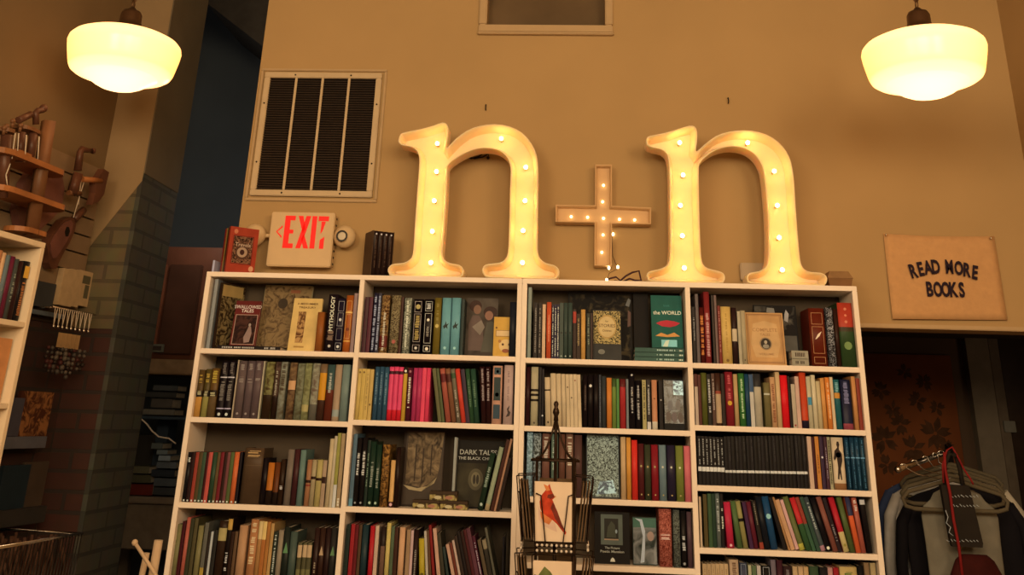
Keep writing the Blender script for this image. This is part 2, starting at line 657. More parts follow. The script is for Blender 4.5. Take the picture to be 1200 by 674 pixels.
def decor_mesh(t, h, ops, seed):
    """marks on a spine: title strips, frames, dots"""
    rnd = random.Random(seed)
    b = MB()
    y = -0.0005

    def q(x0, x1, z0, z1, m):
        b.box((x0, y, z0), (x1, 0.0008, z1), m)
    for op in ops:
        k = op[0]
        if k == 'T':       # illegible lettering running along the spine
            _, v0, v1, col, wd = op
            m = resolve(col, 0.4)
            z = v0 * h
            while z < v1 * h:
                step = rnd.uniform(0.003, 0.008)
                if rnd.random() > 0.16:
                    a = t * (0.5 - wd / 2 * rnd.uniform(0.6, 1))
                    c = t * (0.5 + wd / 2 * rnd.uniform(0.6, 1))
                    q(a, c, z, min(z + step * 0.62, v1 * h), m)
                z += step
        elif k == 'F':     # framed panel
            _, v0, v1, col = op
            m = resolve(col, 0.35)
            g = 0.0012
            x0, x1, z0, z1 = t * 0.14, t * 0.86, v0 * h, v1 * h
            q(x0, x1, z0, z0 + g, m)
            q(x0, x1, z1 - g, z1, m)
            q(x0, x0 + g, z0 + g, z1 - g, m)
            q(x1 - g, x1, z0 + g, z1 - g, m)
        elif k == 'D':     # publisher's dot or emblem
            _, v, col, r = op
            m = resolve(col, 0.4)
            rr = min(r, t * 0.36)
            b.prism([(t / 2 + rr * math.cos(a * math.pi / 5), v * h + rr * math.sin(a * math.pi / 5)) for a in range(10)], y, 0.0008, m)
        elif k == 'X':     # solid block / emblem polygon in spine fractions
            _, pts, col = op
            m = resolve(col, 0.4)
            b.prism([(t * u, h * v) for u, v in pts], y, 0.0008, m)
        elif k == 'W':     # real words running up or down the spine
            _, s, v, size, col, down = op
            bm_ = text_bm(s, size, 0.0004, 0.0003)
            ang = R(90) if down else R(-90)
            b.merge(bm_, resolve(col, 0.4), Matrix.Translation((t / 2, y, v * h)) @ Matrix.Rotation(ang, 4, 'Y'))
    return b


SEED = [0]
PENDING = []


def make_book(t, d, h, base, ops, loc, rot, label, group, name='book', k=1.0):
    SEED[0] += 1
    segs = [(o[1], o[2], resolve(o[3], 0.45)) for o in ops if o[0] == 'S']
    dec = [o for o in ops if o[0] not in 'SP']
    b, pg = book_mesh(t, d, h, resolve(base, 0.42), segs)
    o = b.build(name, loc=loc, rot=rot, local=True)
    tag(o, label, 'book', group)
    pg.build('page_block', parent=o, local=True)
    if dec:
        decor_mesh(t, h, dec, SEED[0]).build('spine_lettering' if any(q_[0] in 'TW' for q_ in dec) else 'spine_pattern', parent=o, local=True)
    return o


def endlab(what, i, n, where):
    if i < n - 1 - i:
        return '%s, %s from the pillar end, %s' % (what, ORD[i], where)
    return '%s, %s from the clothes-rack end, %s' % (what, ORD[n - 1 - i], where)


def short(ph):
    return ' '.join(x for x in ph.split() if x not in ('slim', 'thick', 'short', 'tall', 'worn', 'small'))


def shelf_row(bay, row, zoom, ym, books, lean=0.0, Y=0.022, tail=None):
    """books: (xl, xr, ytop, colour, phrase, ops) in crop coordinates measured at crop height ym"""
    ox, oy, sc = zoom
    z0 = ZS[bay][row]
    lo, hi = bay_in[bay]
    where = '%s %s' % (SHELFNAME[row], BAYNAME[bay])
    group = 'books on the ' + where
    ph = [b[4] for b in books]
    prev = None
    for i, bk in enumerate(books):
        xl, xr, yt, colr, p = bk[:5]
        ops = bk[5] if len(bk) > 5 else []
        ln = bk[6] if len(bk) > 6 else lean
        th = R(ln)
        pl, pr = at(ox + xl / sc, oy + ym / sc, Y), at(ox + xr / sc, oy + ym / sc, Y)
        h = at(ox + (xl + xr) / 2 / sc, oy + yt / sc, Y).z - z0
        zm = (pl.z + pr.z) / 2 - z0
        t = max(0.006, (pr.x - pl.x)) * math.cos(th) - 0.0006
        h = h / math.cos(th)
        if ln >= 0:
            xb = pl.x + zm * math.tan(th)
            need = lo + 0.0006
            if prev:
                pb, pt, pth, ph_ = prev
                for zq in (pt * math.sin(pth), 0.0, min(h * math.cos(th), ph_)):
                    xr1 = pb + pt * math.cos(pth) - (zq - pt * math.sin(pth)) * math.tan(pth)
                    need = max(need, xr1 + zq * math.tan(th) + 0.0004)
            if xb < need:
                t = max(0.0055, t - (need - xb) / math.cos(th))
                xb = need
            if xb + t * math.cos(th) > hi - 0.0005:
                t = max(0.004, (hi - 0.0005 - xb) / math.cos(th))
            prev = (xb, t, th, h * math.cos(th))
            loc = (xb, Y + random.uniform(-0.004, 0.004), z0 + 0.0004)
        else:
            xb = pr.x + zm * math.tan(th)
            loc = (xb - t * math.cos(th), Y + random.uniform(-0.004, 0.004), z0 + t * math.sin(-th) + 0.0004)
        # label
        trip = (ph[i - 1] if i else None, p, ph[i + 1] if i + 1 < len(ph) else None)
        alltrip = [(ph[j - 1] if j else None, ph[j], ph[j + 1] if j + 1 < len(ph) else None) for j in range(len(ph))]
        noun = '' if p.split()[-1] in ('volume', 'paperback', 'book', 'spine') else ' book'
        if ph.count(p) == 1 and len(p.split()) > 2:
            lab = '%s%s on the %s' % (p, noun, where)
        elif tail and p in tail:
            lab = tail[p]
        elif ph.count(p) > 1 and all(q == p for q in ph[ph.index(p):ph.index(p) + ph.count(p)]) and ph.count(p) <= 8:
            lab = '%s of %s %s%s counted from the pillar side, %s' % (ORD[i - ph.index(p)], NUM[ph.count(p)], p, noun + 's' if noun else 's', where)
        elif alltrip.count(trip) == 1 and trip[0] and trip[2] and trip[0] != p and trip[2] != p:
            lab = '%s%s between the %s and %s ones, %s' % (p, noun, short(trip[0]), short(trip[2]), where)
        else:
            lab = endlab(p + noun, i, len(ph), where)
        if len(lab.split()) > 16:
            lab = endlab(p + noun, i, len(ph), where)
        d = min(0.165, max(0.11, h * 0.68))
        if (bay, row) == (2, 2) and xl > 900:
            d = 0.076           # a big cover stands behind these
        if (bay, row) == (3, 0) and xl > 330:
            d = 0.088
        py_foot = PPY - FPX * ((Vector(loc) - CAM_LOC).dot(_U)) / ((Vector(loc) - CAM_LOC).dot(_F))
        vis = (xr - xl) / sc * max(1.0, min(673.0, py_foot) - (oy + yt / sc))
        PENDING.append((vis, (t, d, h, colr, ops, loc, (0, -th, 0), lab, group)))


W_ = 'd8c8a8'
GOLD = 'b98a3c'
SILV = 'b4aca0'


def T(col=W_, v0=0.25, v1=0.85, w=0.5):
    return ('T', v0, v1, col, w)


def S(v0, v1, col):
    return ('S', v0, v1, col)


def D(v=0.06, col=W_, r=0.005):
    return ('D', v, col, r)


def Fr(v0, v1, col=GOLD):
    return ('F', v0, v1, col)


LEATHER = ornate('brown_tooled_leather', '3a1a0c', '9a7240', 90)
LEATHER2 = ornate('grey_tooled_leather', '3c2a18', '8f7a52', 110)
SILVERY = ornate('silver_green_tooled', '3a3426', 'b0a888', 130)
BLACKSIL = ornate('black_silver_tooled', '191312', 'b8aca0', 120, mid=0.56)
REDORN = ornate('red_ornate_cloth', '6a2418', 'b0604a', 140)
GREYORN = ornate('grey_ornate_cloth', '24211c', '6c6a58', 120)

# --- bay 1
ZA = (230, 320, 6.316)
shelf_row(1, 0, ZA, 370, [
    (97, 122, 45, '827c70', 'slim tall pale grey'),
    (893, 945, 290, '8a4a1c', 'short plain brown'),
    (963, 1035, 158, '1b1013', 'black white-lettered', [('W', 'MYTHOLOGY', 0.66, 0.023, 'd8d0c0', False), T('8a6a50', 0.2, 0.36, 0.7), D(0.1, 'b8a890', 0.006)]),
    (1036, 1094, 190, '1c1420', 'dark navy silver-framed', [Fr(0.76, 0.95, 'a89a8c'), Fr(0.48, 0.73, 'a89a8c'), Fr(0.22, 0.44, '8a7c70'), Fr(0.04, 0.17, 'a89a8c'), D(0.6, 'c8bcb0', 0.006), D(0.1, 'c8bcb0', 0.006)]),
    (1096, 1150, 165, '9c4c18', 'orange-brown gold-framed', [Fr(0.72, 0.9, 'dca050'), Fr(0.24, 0.66, 'dca050'), S(0.68, 0.71, 'e0a858'), S(0.18, 0.21, 'c88838'), D(0.4, '6a2a10', 0.007)]),
    (1154, 1180, 150, '8c6c60', 'slim dusty pink'),
])
ZB = (215, 410, 6)
MARB = [ornate('marbled_%d' % i, a, b, 45, dist=1.0, soft=0.2) for i, (a, b) in enumerate((
    ('3a2410', '8a8048'), ('2a140c', '5c4434'), ('5c4a30', '8c8870'), ('3c2014', '80603c'), ('54482c', '807c5c'),
    ('5c5430', '8a8454'), ('5c4434', '989070'), ('b87414', '8a5a1c'), ('2c3c34', '5c2c1c'), ('7c5c44', 'a08c74'), ('4c5c4c', '8c8c78')))]
shelf_row(1, 1, ZB, 300, [
    (85, 135, 140, '4a3416', 'worn amber-based', [S(0, 0.42, 'b47a34'), S(0.42, 0.55, '1e140c'), T('b0a070', 0.43, 0.54, 0.7), T('a07c30', 0.72, 0.9, 0.6)]),
    (137, 180, 135, '4a3a18', 'worn olive-based', [S(0, 0.42, '8a7a3c'), S(0.42, 0.55, '1e140c'), T('b0a070', 0.43, 0.54, 0.7), T('b08c38', 0.72, 0.9, 0.6)]),
    (182, 236, 130, '5a3c18', 'worn brown-based', [S(0, 0.42, '5c4426'), S(0.42, 0.55, '1e140c'), T('b0a070', 0.43, 0.54, 0.7), T('b89838', 0.7, 0.95, 0.7)]),
    (243, 295, 80, '140c0e', 'black silver-scrolled', [T('7a6c5c', 0.3, 0.64, 0.6), S(0.7, 0.72, 'c0b0a8'), T('6a5c50', 0.78, 0.97, 0.5), S(0.15, 0.17, 'a898a0'), D(0.06, 'c8c0d0', 0.006)]),
    (297, 348, 80, '140c0e', 'black silver-scrolled', [T('7a6c5c', 0.3, 0.64, 0.6), S(0.7, 0.72, 'c0b0a8'), T('6a5c50', 0.78, 0.97, 0.5), S(0.15, 0.17, 'a898a0'), D(0.06, 'c8c0d0', 0.006)]),
    (358, 366, 72, 'a08868', 'slim cream slipcase edge book'),
    (368, 424, 78, '5a463e', 'purple-grey boxed volume', [T('8c7868', 0.84, 0.96, 0.5), T('8c7868', 0.62, 0.72, 0.7), D(0.08, '8c7868', 0.005)]),
    (426, 482, 78, '58443e', 'purple-grey boxed volume', [T('8c7868', 0.84, 0.96, 0.5), T('8c7868', 0.62, 0.72, 0.7), D(0.08, '8c7868', 0.005)]),
    (484, 540, 78, '57423c', 'purple-grey boxed volume', [T('8c7868', 0.84, 0.96, 0.5), T('8c7868', 0.62, 0.72, 0.7), D(0.08, '8c7868', 0.005)]),
    (542, 550, 80, 'b09c78', 'slim pale box-end book'),
    (560, 622, 85, MARB[0], 'worn olive dark-footed', [S(0, 0.42, '2c1a0c')]),
    (624, 664, 85, MARB[1], 'worn dark brown', [S(0, 0.4, '22120a'), T('9c8c70', 0.42, 0.9, 0.4)]),
    (666, 712, 85, MARB[2], 'worn sage-footed', [T('3c2c1c', 0.5, 0.95, 0.6)]),
    (730, 782, 90, MARB[3], 'brown peach-labelled', [S(0.52, 0.68, 'c08c5c')]),
    (784, 838, 95, MARB[4], 'worn grey-olive'),
    (840, 888, 95, MARB[5], 'worn pale olive', [S(0.15, 0.27, 'a08c54')]),
    (890, 945, 95, MARB[6], 'worn mauve and tan', [S(0, 0.28, '5a5040')]),
    (947, 998, 100, '3a2014', 'worn amber spine', [S(0.36, 0.84, 'c4801c'), S(0.84, 1, '6c5034')]),
    (1000, 1054, 105, '5c2414', 'brick red teal-topped', [S(0.55, 1, '34443c'), T('b0a890', 0.5, 0.85, 0.4)]),
    (1056, 1104, 105, '9c7c5c', 'pinkish tan', [S(0.08, 0.2, '8c8c7c')]),
    (1106, 1160, 105, '6c7464', 'worn grey-green'),
])
ZC = (200, 495, 5.714)
thin = [(95, 123, '0e0a0c', 'black'), (124, 148, '24100e', 'dark maroon'), (149, 172, '8c3424', 'brick red'), (173, 197, '4c381c', 'olive brown'),
        (198, 222, '34422c', 'dark green'), (223, 240, '3c0e0e', 'deep maroon'), (241, 266, 'b0483a', 'salmon red'), (267, 298, '2a3c26', 'bottle green'),
        (299, 318, '5c4224', 'tan brown'), (319, 342, '6c1a1e', 'crimson'), (343, 364, '2a120c', 'black-brown'), (365, 385, '6c3a34', 'dusty maroon'),
        (386, 410, '4c5228', 'olive green'), (411, 446, 'c05a2c', 'orange'), (447, 466, '120a10', 'ink black')]
rows = [(a, b, 200, c, 'slim ' + n, [D(0.03, 'c8c0b0', 0.0035)] + ([T('c8c0b0', 0.8, 0.9, 0.6)] if n == 'black' else [])) for a, b, c, n in thin]
shelf_row(1, 2, ZC, 360, rows + [
    (476, 606, 172, '4a3420', 'thick olive-brown gold-titled', [T('b48a54', 0.84, 0.95, 0.7), S(0.68, 0.69, '5c442c')]),
    (608, 645, 240, '120a0c', 'short black'),
    (647, 690, 270, '1c100a', 'short orange-topped', [S(0.34, 1, 'a85c1c')]),
    (692, 728, 270, '1c100a', 'short umber-topped', [S(0.3, 1, '5c2c10')]),
    (730, 762, 250, '2a180c', 'short dark umber', [T('c0b0a0', 0.3, 0.42, 0.6)]),
    (768, 812, 182, '6c5a48', 'taupe'),
    (816, 852, 182, '3c1a18', 'dark oxblood'),
    (856, 894, 185, '5c6c5c', 'grey-teal'),
    (905, 940, 252, '94603c', 'pinkish tan banded', [S(0.5, 0.56, '2a120a'), S(0.43, 0.46, '7c2418')]),
    (942, 972, 252, '9c845c', 'tan banded', [S(0.58, 0.64, '2a120a')]),
    (974, 1012, 252, 'a48c50', 'yellow-tan banded', [S(0.55, 0.61, '2a120a')]),
    (1014, 1040, 255, '9c7c5c', 'short beige banded', [S(0.5, 0.64, '2a120a')]),
    (1048, 1076, 110, 'b89c70', 'tall cream'),
    (1077, 1096, 92, 'b49c78', 'slim tall ivory'),
    (1098, 1120, 72, '8c8038', 'slim tall yellow-green', [S(0, 0.3, 'c0b4a0')]),
    (1122, 1148, 75, '9c7c54', 'slim tall tan-brown', [T('e0d4c0', 0.02, 0.12, 0.6)]),
])
ZD = (195, 590, 5.714)
shelf_row(1, 3, ZD, 300, [
    (46, 84, 140, '6c6038', 'olive-tan'), (86, 108, 120, '3c0e12', 'slim wine red'), (110, 138, 95, 'a4503c', 'slim tall coral'),
    (140, 164, 100, '34301c', 'slim dark olive'), (166, 190, 100, '4c4024', 'slim brown-olive'), (196, 232, 150, '74663c', 'khaki'),
    (240, 266, 130, '5c5444', 'slim grey yellow-footed', [S(0, 0.35, 'a88434')]), (268, 284, 190, '2a2018', 'slim dark umber'),
    (286, 302, 190, 'b0a898', 'slim white'), (304, 330, 180, '24201a', 'slim charcoal'),
    (334, 390, 118, '2c1a0e', 'dark brown tan-labelled', [S(0.72, 0.9, 'a48c54')]), (392, 424, 105, '1a100c', 'black amber-tipped', [S(0.85, 1, 'b0843c'), T('c0b4a4', 0.3, 0.55, 0.6)]),
    (426, 446, 190, '2c180e', 'slim burnt umber'), (448, 468, 190, '5c4028', 'slim wood brown'), (474, 530, 148, 'a87850', 'thick salmon tan'),
    (545, 600, 108, 'a4683c', 'tan-orange cream-titled', [T('d8b480', 0.4, 0.95, 0.6)]), (602, 632, 120, 'a4703c', 'orange-tan', [S(0.75, 1, 'c8a468')]),
    (634, 660, 122, 'a05c28', 'slim amber', [S(0.75, 1, 'd0a860')]), (662, 684, 125, 'a0642c', 'slim ochre'), (686, 708, 135, 'ac8048', 'slim honey'),
    (714, 740, 190, '24281c', 'slim black-green lettered', [T('b4b098', 0.1, 0.95, 0.5)]), (742, 776, 180, '847056', 'taupe-grey'),
    (780, 822, 160, '1c2018', 'black green-triangled', [('X', [(0.1, 0.62), (0.9, 0.62), (0.5, 0.78)], '5c7c4c')]),
    (824, 872, 190, '40483a', 'grey-green'), (880, 910, 262, '4a4228', 'short cream-topped', [S(0.72, 0.95, 'b89468'), S(0, 0.5, '6c6038')]),
    (912, 942, 262, '4a4228', 'short cream-topped', [S(0.72, 0.95, 'b89468'), S(0, 0.5, '6c6038')]),
    (944, 976, 262, '4a4228', 'short cream-topped', [S(0.72, 0.95, 'b89468'), S(0, 0.5, '6c6038')]),
    (985, 1020, 165, '2a1610', 'dark chestnut', [T('a08868', 0.3, 0.5, 0.4)]), (1022, 1058, 165, '301a10', 'dark brown pale-triangled', [('X', [(0.1, 0.6), (0.9, 0.6), (0.5, 0.74)], 'b08c64')]),
    (1060, 1095, 165, '261410', 'blackish brown'), (1097, 1135, 165, '24201a', 'dark green-triangled', [('X', [(0.1, 0.6), (0.9, 0.6), (0.5, 0.74)], '5c7448')]),
])
# --- bay 2
ZE = (410, 325, 5.854)
TEAL = '66908a'
BAT = [('X', [(0.2, 0.5), (0.4, 0.53), (0.5, 0.59), (0.58, 0.53), (0.84, 0.55), (0.66, 0.5), (0.72, 0.45), (0.5, 0.48), (0.3, 0.45)], '122420'), D(0.12, '90b8a8', 0.006)]
shelf_row(2, 0, ZE, 330, [
    (92, 118, 135, '3c1a1e', 'slim plum'), (120, 146, 135, '4c1a24', 'slim wine'),
    (150, 178, 108, '24202c', 'slim navy silver-laced', [T('a0a0a8', 0.05, 0.95, 0.6)]), (180, 204, 108, '24202c', 'slim navy silver-laced', [T('a0a0a8', 0.05, 0.95, 0.6)]),
    (206, 262, 122, LEATHER, 'tooled brown leather', [T('c8b898', 0.05, 0.7, 0.3), S(0.1, 0.3, '5c1c14')]), (276, 340, 125, LEATHER2, 'thick tooled tan leather', [D(0.2, 'a04c3c', 0.008)]),
    (342, 360, 135, '3c1c14', 'slim dark tooled red'), (366, 414, 142, SILVERY, 'silver-green tooled', [T('d8d0b8', 0.08, 0.95, 0.3)]),
    (428, 494, 150, '120a0c', 'black gold-framed', [Fr(0.76, 0.96, 'c0a890'), Fr(0.22, 0.73, 'c0a890'), Fr(0.05, 0.17, 'c0a890'), D(0.86, 'a89050', 0.01), T('b09048', 0.26, 0.7, 0.5), D(0.11, 'c8b8a0', 0.006)]),
    (502, 568, 150, '120a0c', 'black white-framed', [Fr(0.78, 0.96, 'd0c4b8'), Fr(0.2, 0.74, 'd0c4b8'), Fr(0.05, 0.16, 'd0c4b8'), T('c8bca8', 0.82, 0.92, 0.5), T('8c7c68', 0.28, 0.5, 0.3), D(0.62, 'e0d8c8', 0.006), D(0.1, 'e0d8c8', 0.007)]),
    (575, 622, 142, '6c561c', 'olive-gold starred', [D(0.5, 'c0a050', 0.008), T('8c7430', 0.6, 0.9, 0.4)]),
    (628, 690, 142, TEAL, 'teal dark-batted', BAT), (694, 756, 142, TEAL, 'teal dark-batted', BAT), (760, 782, 150, '1e2c26', 'slim black-green'),
    (1095, 1140, 170, '1c1c20', 'short charcoal'),
])
ZF = (405, 420, 5.854)
PK = [S(0, 0.2, 'c01c24'), S(0.86, 0.92, '3c141c')]
shelf_row(2, 1, ZF, 250, [
    (72, 102, 72, 'c09a50', 'pale yellow', [D(0.93, '6c4c20', 0.004)]), (103, 130, 72, 'bc9648', 'pale yellow', [D(0.93, '6c4c20', 0.004)]),
    (131, 158, 74, 'bc964c', 'pale yellow', [T('8c6c34', 0.2, 0.9, 0.3)]), (159, 184, 76, 'b8924c', 'pale yellow', [D(0.3, '6c4c20', 0.004)]),
    (192, 222, 58, '2c4450', 'blue', [T('6c8488', 0.3, 0.9, 0.3)]), (223, 254, 58, '2c4450', 'blue', [T('6c8488', 0.3, 0.9, 0.3)]), (255, 288, 60, '304a54', 'blue', [T('6c8488', 0.3, 0.9, 0.3)]),
    (290, 322, 58, 'd4405c', 'hot pink', PK), (323, 355, 58, 'd4405c', 'hot pink', PK), (356, 386, 60, 'd4405c', 'hot pink', PK),
    (388, 416, 62, 'c49430', 'yellow white-crested', [S(0.88, 1, '2c2018'), D(0.93, 'd8ccb8', 0.005)]),
    (419, 452, 66, '4c1420', 'maroon white-lettered', [T('d8c8c0', 0.25, 0.82, 0.5), D(0.93, '9c5c5c', 0.005)]),
    (456, 486, 66, 'a8304c', 'magenta'), (487, 518, 66, 'ac304c', 'magenta'), (519, 546, 66, 'd83c50', 'scarlet pink'), (547, 576, 66, 'd43c50', 'scarlet pink'),
    (614, 638, 72, '5c5430', 'olive', [], 10.0), (640, 660, 72, '484a28', 'dark olive', [], 10.0),
    (666, 702, 74, '9c4c38', 'brick', [S(0.74, 0.9, '5c1c1c')], 10.0), (704, 738, 74, '7c4c30', 'russet', [S(0.74, 0.9, '4c2018')], 10.0),
    (740, 770, 76, '6c5c44', 'stone grey', [S(0.82, 0.92, '3c4c2c'), T('b09c80', 0.1, 0.6, 0.4)], 10.0), (772, 804, 76, 'c43c28', 'orange-red', [], 10.0),
    (806, 834, 78, '34202c', 'aubergine', [], 9.0), (836, 866, 76, '2c4428', 'leaf green', [T('5c7450', 0.3, 0.8, 0.4)], 8.0), (868, 904, 76, '28402c', 'leaf green', [T('5c7450', 0.3, 0.8, 0.4)], 7.0),
    (926, 960, 60, '2a100e', 'dark maroon scripted', [T('9c8478', 0.4, 0.96, 0.5)], 4.0), (962, 996, 60, '2a100e', 'dark maroon scripted', [T('9c8478', 0.4, 0.96, 0.5)], 3.0),
    (1006, 1072, 52, 'c08868', 'salmon framed teal-panelled', [('X', [(0.15, 0.09), (0.85, 0.09), (0.85, 0.33), (0.15, 0.33)], '2c3c40'), ('X', [(0.15, 0.4), (0.85, 0.4), (0.85, 0.8), (0.15, 0.8)], '24302c'), ('X', [(0.15, 0.85), (0.85, 0.85), (0.85, 0.97), (0.15, 0.97)], '2c3c3c'), D(0.5, 'a08850', 0.008), D(0.9, '5c7c78', 0.006)]),
    (1084, 1148, 48, 'b08c78', 'pale pink dark-motifed', [('X', [(0.3, 0.12), (0.7, 0.14), (0.8, 0.2), (0.6, 0.24), (0.7, 0.32), (0.4, 0.26), (0.5, 0.19)], '3c2c24'), T('8c6c60', 0.4, 0.9, 0.25)]),
])
ZG = (400, 495, 5.714)
WTXT = 'c8bca8'
shelf_row(2, 2, ZG, 330, [
    (66, 92, 78, '4c5c60', 'blue-grey', [S(0, 0.1, '5c7c80')]), (94, 124, 105, '16100e', 'black white-lettered', [T(WTXT, 0.45, 0.8, 0.55), D(0.05, '8c8478', 0.004)]),
    (126, 162, 105, '16100e', 'black white-lettered', [T(WTXT, 0.45, 0.8, 0.55), D(0.05, '8c8478', 0.004)]), (164, 184, 120, '18241a', 'slim black-green', [T('7c8868', 0.3, 0.8, 0.4)]),
    (186, 224, 130, '16281a', 'dark green pale-lettered', [T('8c8c74', 0.3, 0.68, 0.5), D(0.06, 'a4b08c', 0.005)]), (226, 262, 150, '16281a', 'dark green pale-lettered', [T('8c8c74', 0.3, 0.62, 0.5), D(0.06, 'a4b08c', 0.005)]),
    (268, 318, 150, ornate('brown_gold_worn', '3c2410', '94642c', 50), 'brown and gold worn'), (330, 360, 255, 'c89454', 'short cream dotted', [S(0, 0.12, '3c1418'), D(0.06, 'd09c90', 0.006)]),
    (362, 392, 170, '1e0e0a', 'slim dark mahogany'),
    (968, 1004, 210, '1e2c1c', 'green leaning', [T('8c9478', 0.4, 0.75, 0.6), D(0.1, 'a4a890', 0.006)], -12.0),
    (1018, 1050, 170, '8c8c68', 'sage leaning', [S(0, 0.1, 'a88c60')], -12.5), (1056, 1080, 118, '3c1a10', 'mahogany leaning', [], -12.5), (1081, 1096, 112, '9c6c4c', 'tan leaning', [], -12.5), (1098, 1120, 240, '24140e', 'short umber leaning', [], -12.5),
])
ZH = (395, 595, 5.581)
shelf_row(2, 3, ZH, 300, [
    (52, 76, 110, '1c241c', 'slim black-green'), (80, 106, 108, '8c1c1e', 'red'), (108, 130, 110, '5c1416', 'dark red'), (132, 152, 112, '4c3420', 'slim tan-brown'),
    (156, 196, 112, '1c2c2c', 'black-teal'), (208, 238, 120, 'a41c20', 'bright red'), (240, 264, 120, 'bc9878', 'cream'), (280, 310, 125, '6c4c38', 'tan dark-topped', [S(0.72, 1, '241812')]),
    (316, 344, 100, 'b89c54', 'yellow-cream'), (346, 368, 122, '4c5438', 'slim moss'), (370, 394, 128, '3c2014', 'slim cocoa'), (400, 438, 130, 'c08c60', 'peach'),
    (448, 474, 145, '94704c', 'fawn'), (476, 494, 150, 'bc9484', 'slim pinkish white'), (496, 528, 145, '24120e', 'dark umber', [T('8c7c68', 0.3, 0.7, 0.4)]),
    (536, 572, 205, 'a88c24', 'short yellow', [D(0.4, '5c4c14', 0.006)], 4.0), (574, 592, 155, 'b09c80', 'slim ivory', [], 6.0), (594, 610, 150, '5c3c24', 'slim brown', [], 7.0), (612, 630, 118, '7c1c18', 'slim oxblood', [], 8.0),
    (640, 664, 140, 'c09070', 'slim peach-cream', [], 9.0), (666, 690, 170, '3c3424', 'slim drab', [], 10.0), (694, 712, 260, '2c342c', 'slim slate', [], 12.0),
    (722, 744, 244, 'c09070', 'slim pale rose', [], 15.0), (746, 764, 235, '6c3020', 'slim rust', [], 15.0), (766, 782, 218, 'c4a084', 'slim buff', [], 15.0), (784, 806, 190, '34241a', 'slim umber', [], 15.0),
    (808, 828, 160, '1c1210', 'slim black', [], 15.0), (830, 852, 160, '2c1610', 'slim seal brown', [], 15.0), (854, 874, 150, '4c1a1a', 'slim claret', [], 15.0), (876, 902, 140, '5c3034', 'slim dusty plum', [], 15.0),
    (904, 924, 190, '4c1a26', 'slim wine pale-edged', [T('c0b0b0', 0.3, 0.9, 0.4)], 15.0), (934, 958, 215, '5c4830', 'slim drab tan', [], 15.0), (960, 992, 215, '3c3428', 'umber pale-headed', [S(0.85, 1, '8c7858')], 14.0),
    (996, 1012, 135, '5c5440', 'slim grey-green', [], 14.0), (1060, 1092, 190, '201c1c', 'charcoal', [], 0.0),
])
# --- bay 3
ZI = (605, 325, 5.714)
shelf_row(3, 0, ZI, 350, [
    (76, 100, 68, '7c7c68', 'slim tall grey'), (116, 142, 170, '1c1210', 'black brown-marked', [T('8c7c68', 0.1, 0.9, 0.4)]), (146, 170, 170, '201410', 'black brown-marked', [T('8c7c68', 0.1, 0.9, 0.4)]),
    (174, 196, 182, 'c89c70', 'slim cream'), (202, 234, 166, 'c04c28', 'orange-red', [T('e08c5c', 0.3, 0.8, 0.3)]), (238, 252, 182, '2c2434', 'slim navy white-dashed', [T('d4ccc4', 0.05, 0.95, 0.5)]),
    (254, 270, 182, '2c2434', 'slim navy white-dashed', [T('d4ccc4', 0.05, 0.95, 0.5)]), (272, 288, 182, '2c2434', 'slim navy white-dashed', [T('d4ccc4', 0.05, 0.95, 0.5)]),
    (290, 316, 172, '3c4438', 'grey-green', [D(0.46, '14140e', 0.004), D(0.05, '9c9c84', 0.003)]), (318, 345, 172, '3c4438', 'grey-green', [D(0.46, '14140e', 0.004), D(0.05, '9c9c84', 0.003)]), (347, 376, 172, '3c4438', 'grey-green', [D(0.46, '14140e', 0.004), D(0.05, '9c9c84', 0.003)]),
    (380, 402, 215, '2c1810', 'slim short red-topped', [S(0.72, 0.95, '9c3020')]), (404, 430, 245, '2c1a10', 'short dark brown', [T('9c7c48', 0.3, 0.9, 0.5)]),
    (434, 464, 216, 'c48c44', 'tan-orange'), (472, 496, 242, '2a2c22', 'slim dark slate', [T('7c7c5c', 0.3, 0.9, 0.5)]), (498, 512, 240, '3c2820', 'slim sepia'),
])
ZJ = (605, 420, 5.714)
CR = 'c4a478'
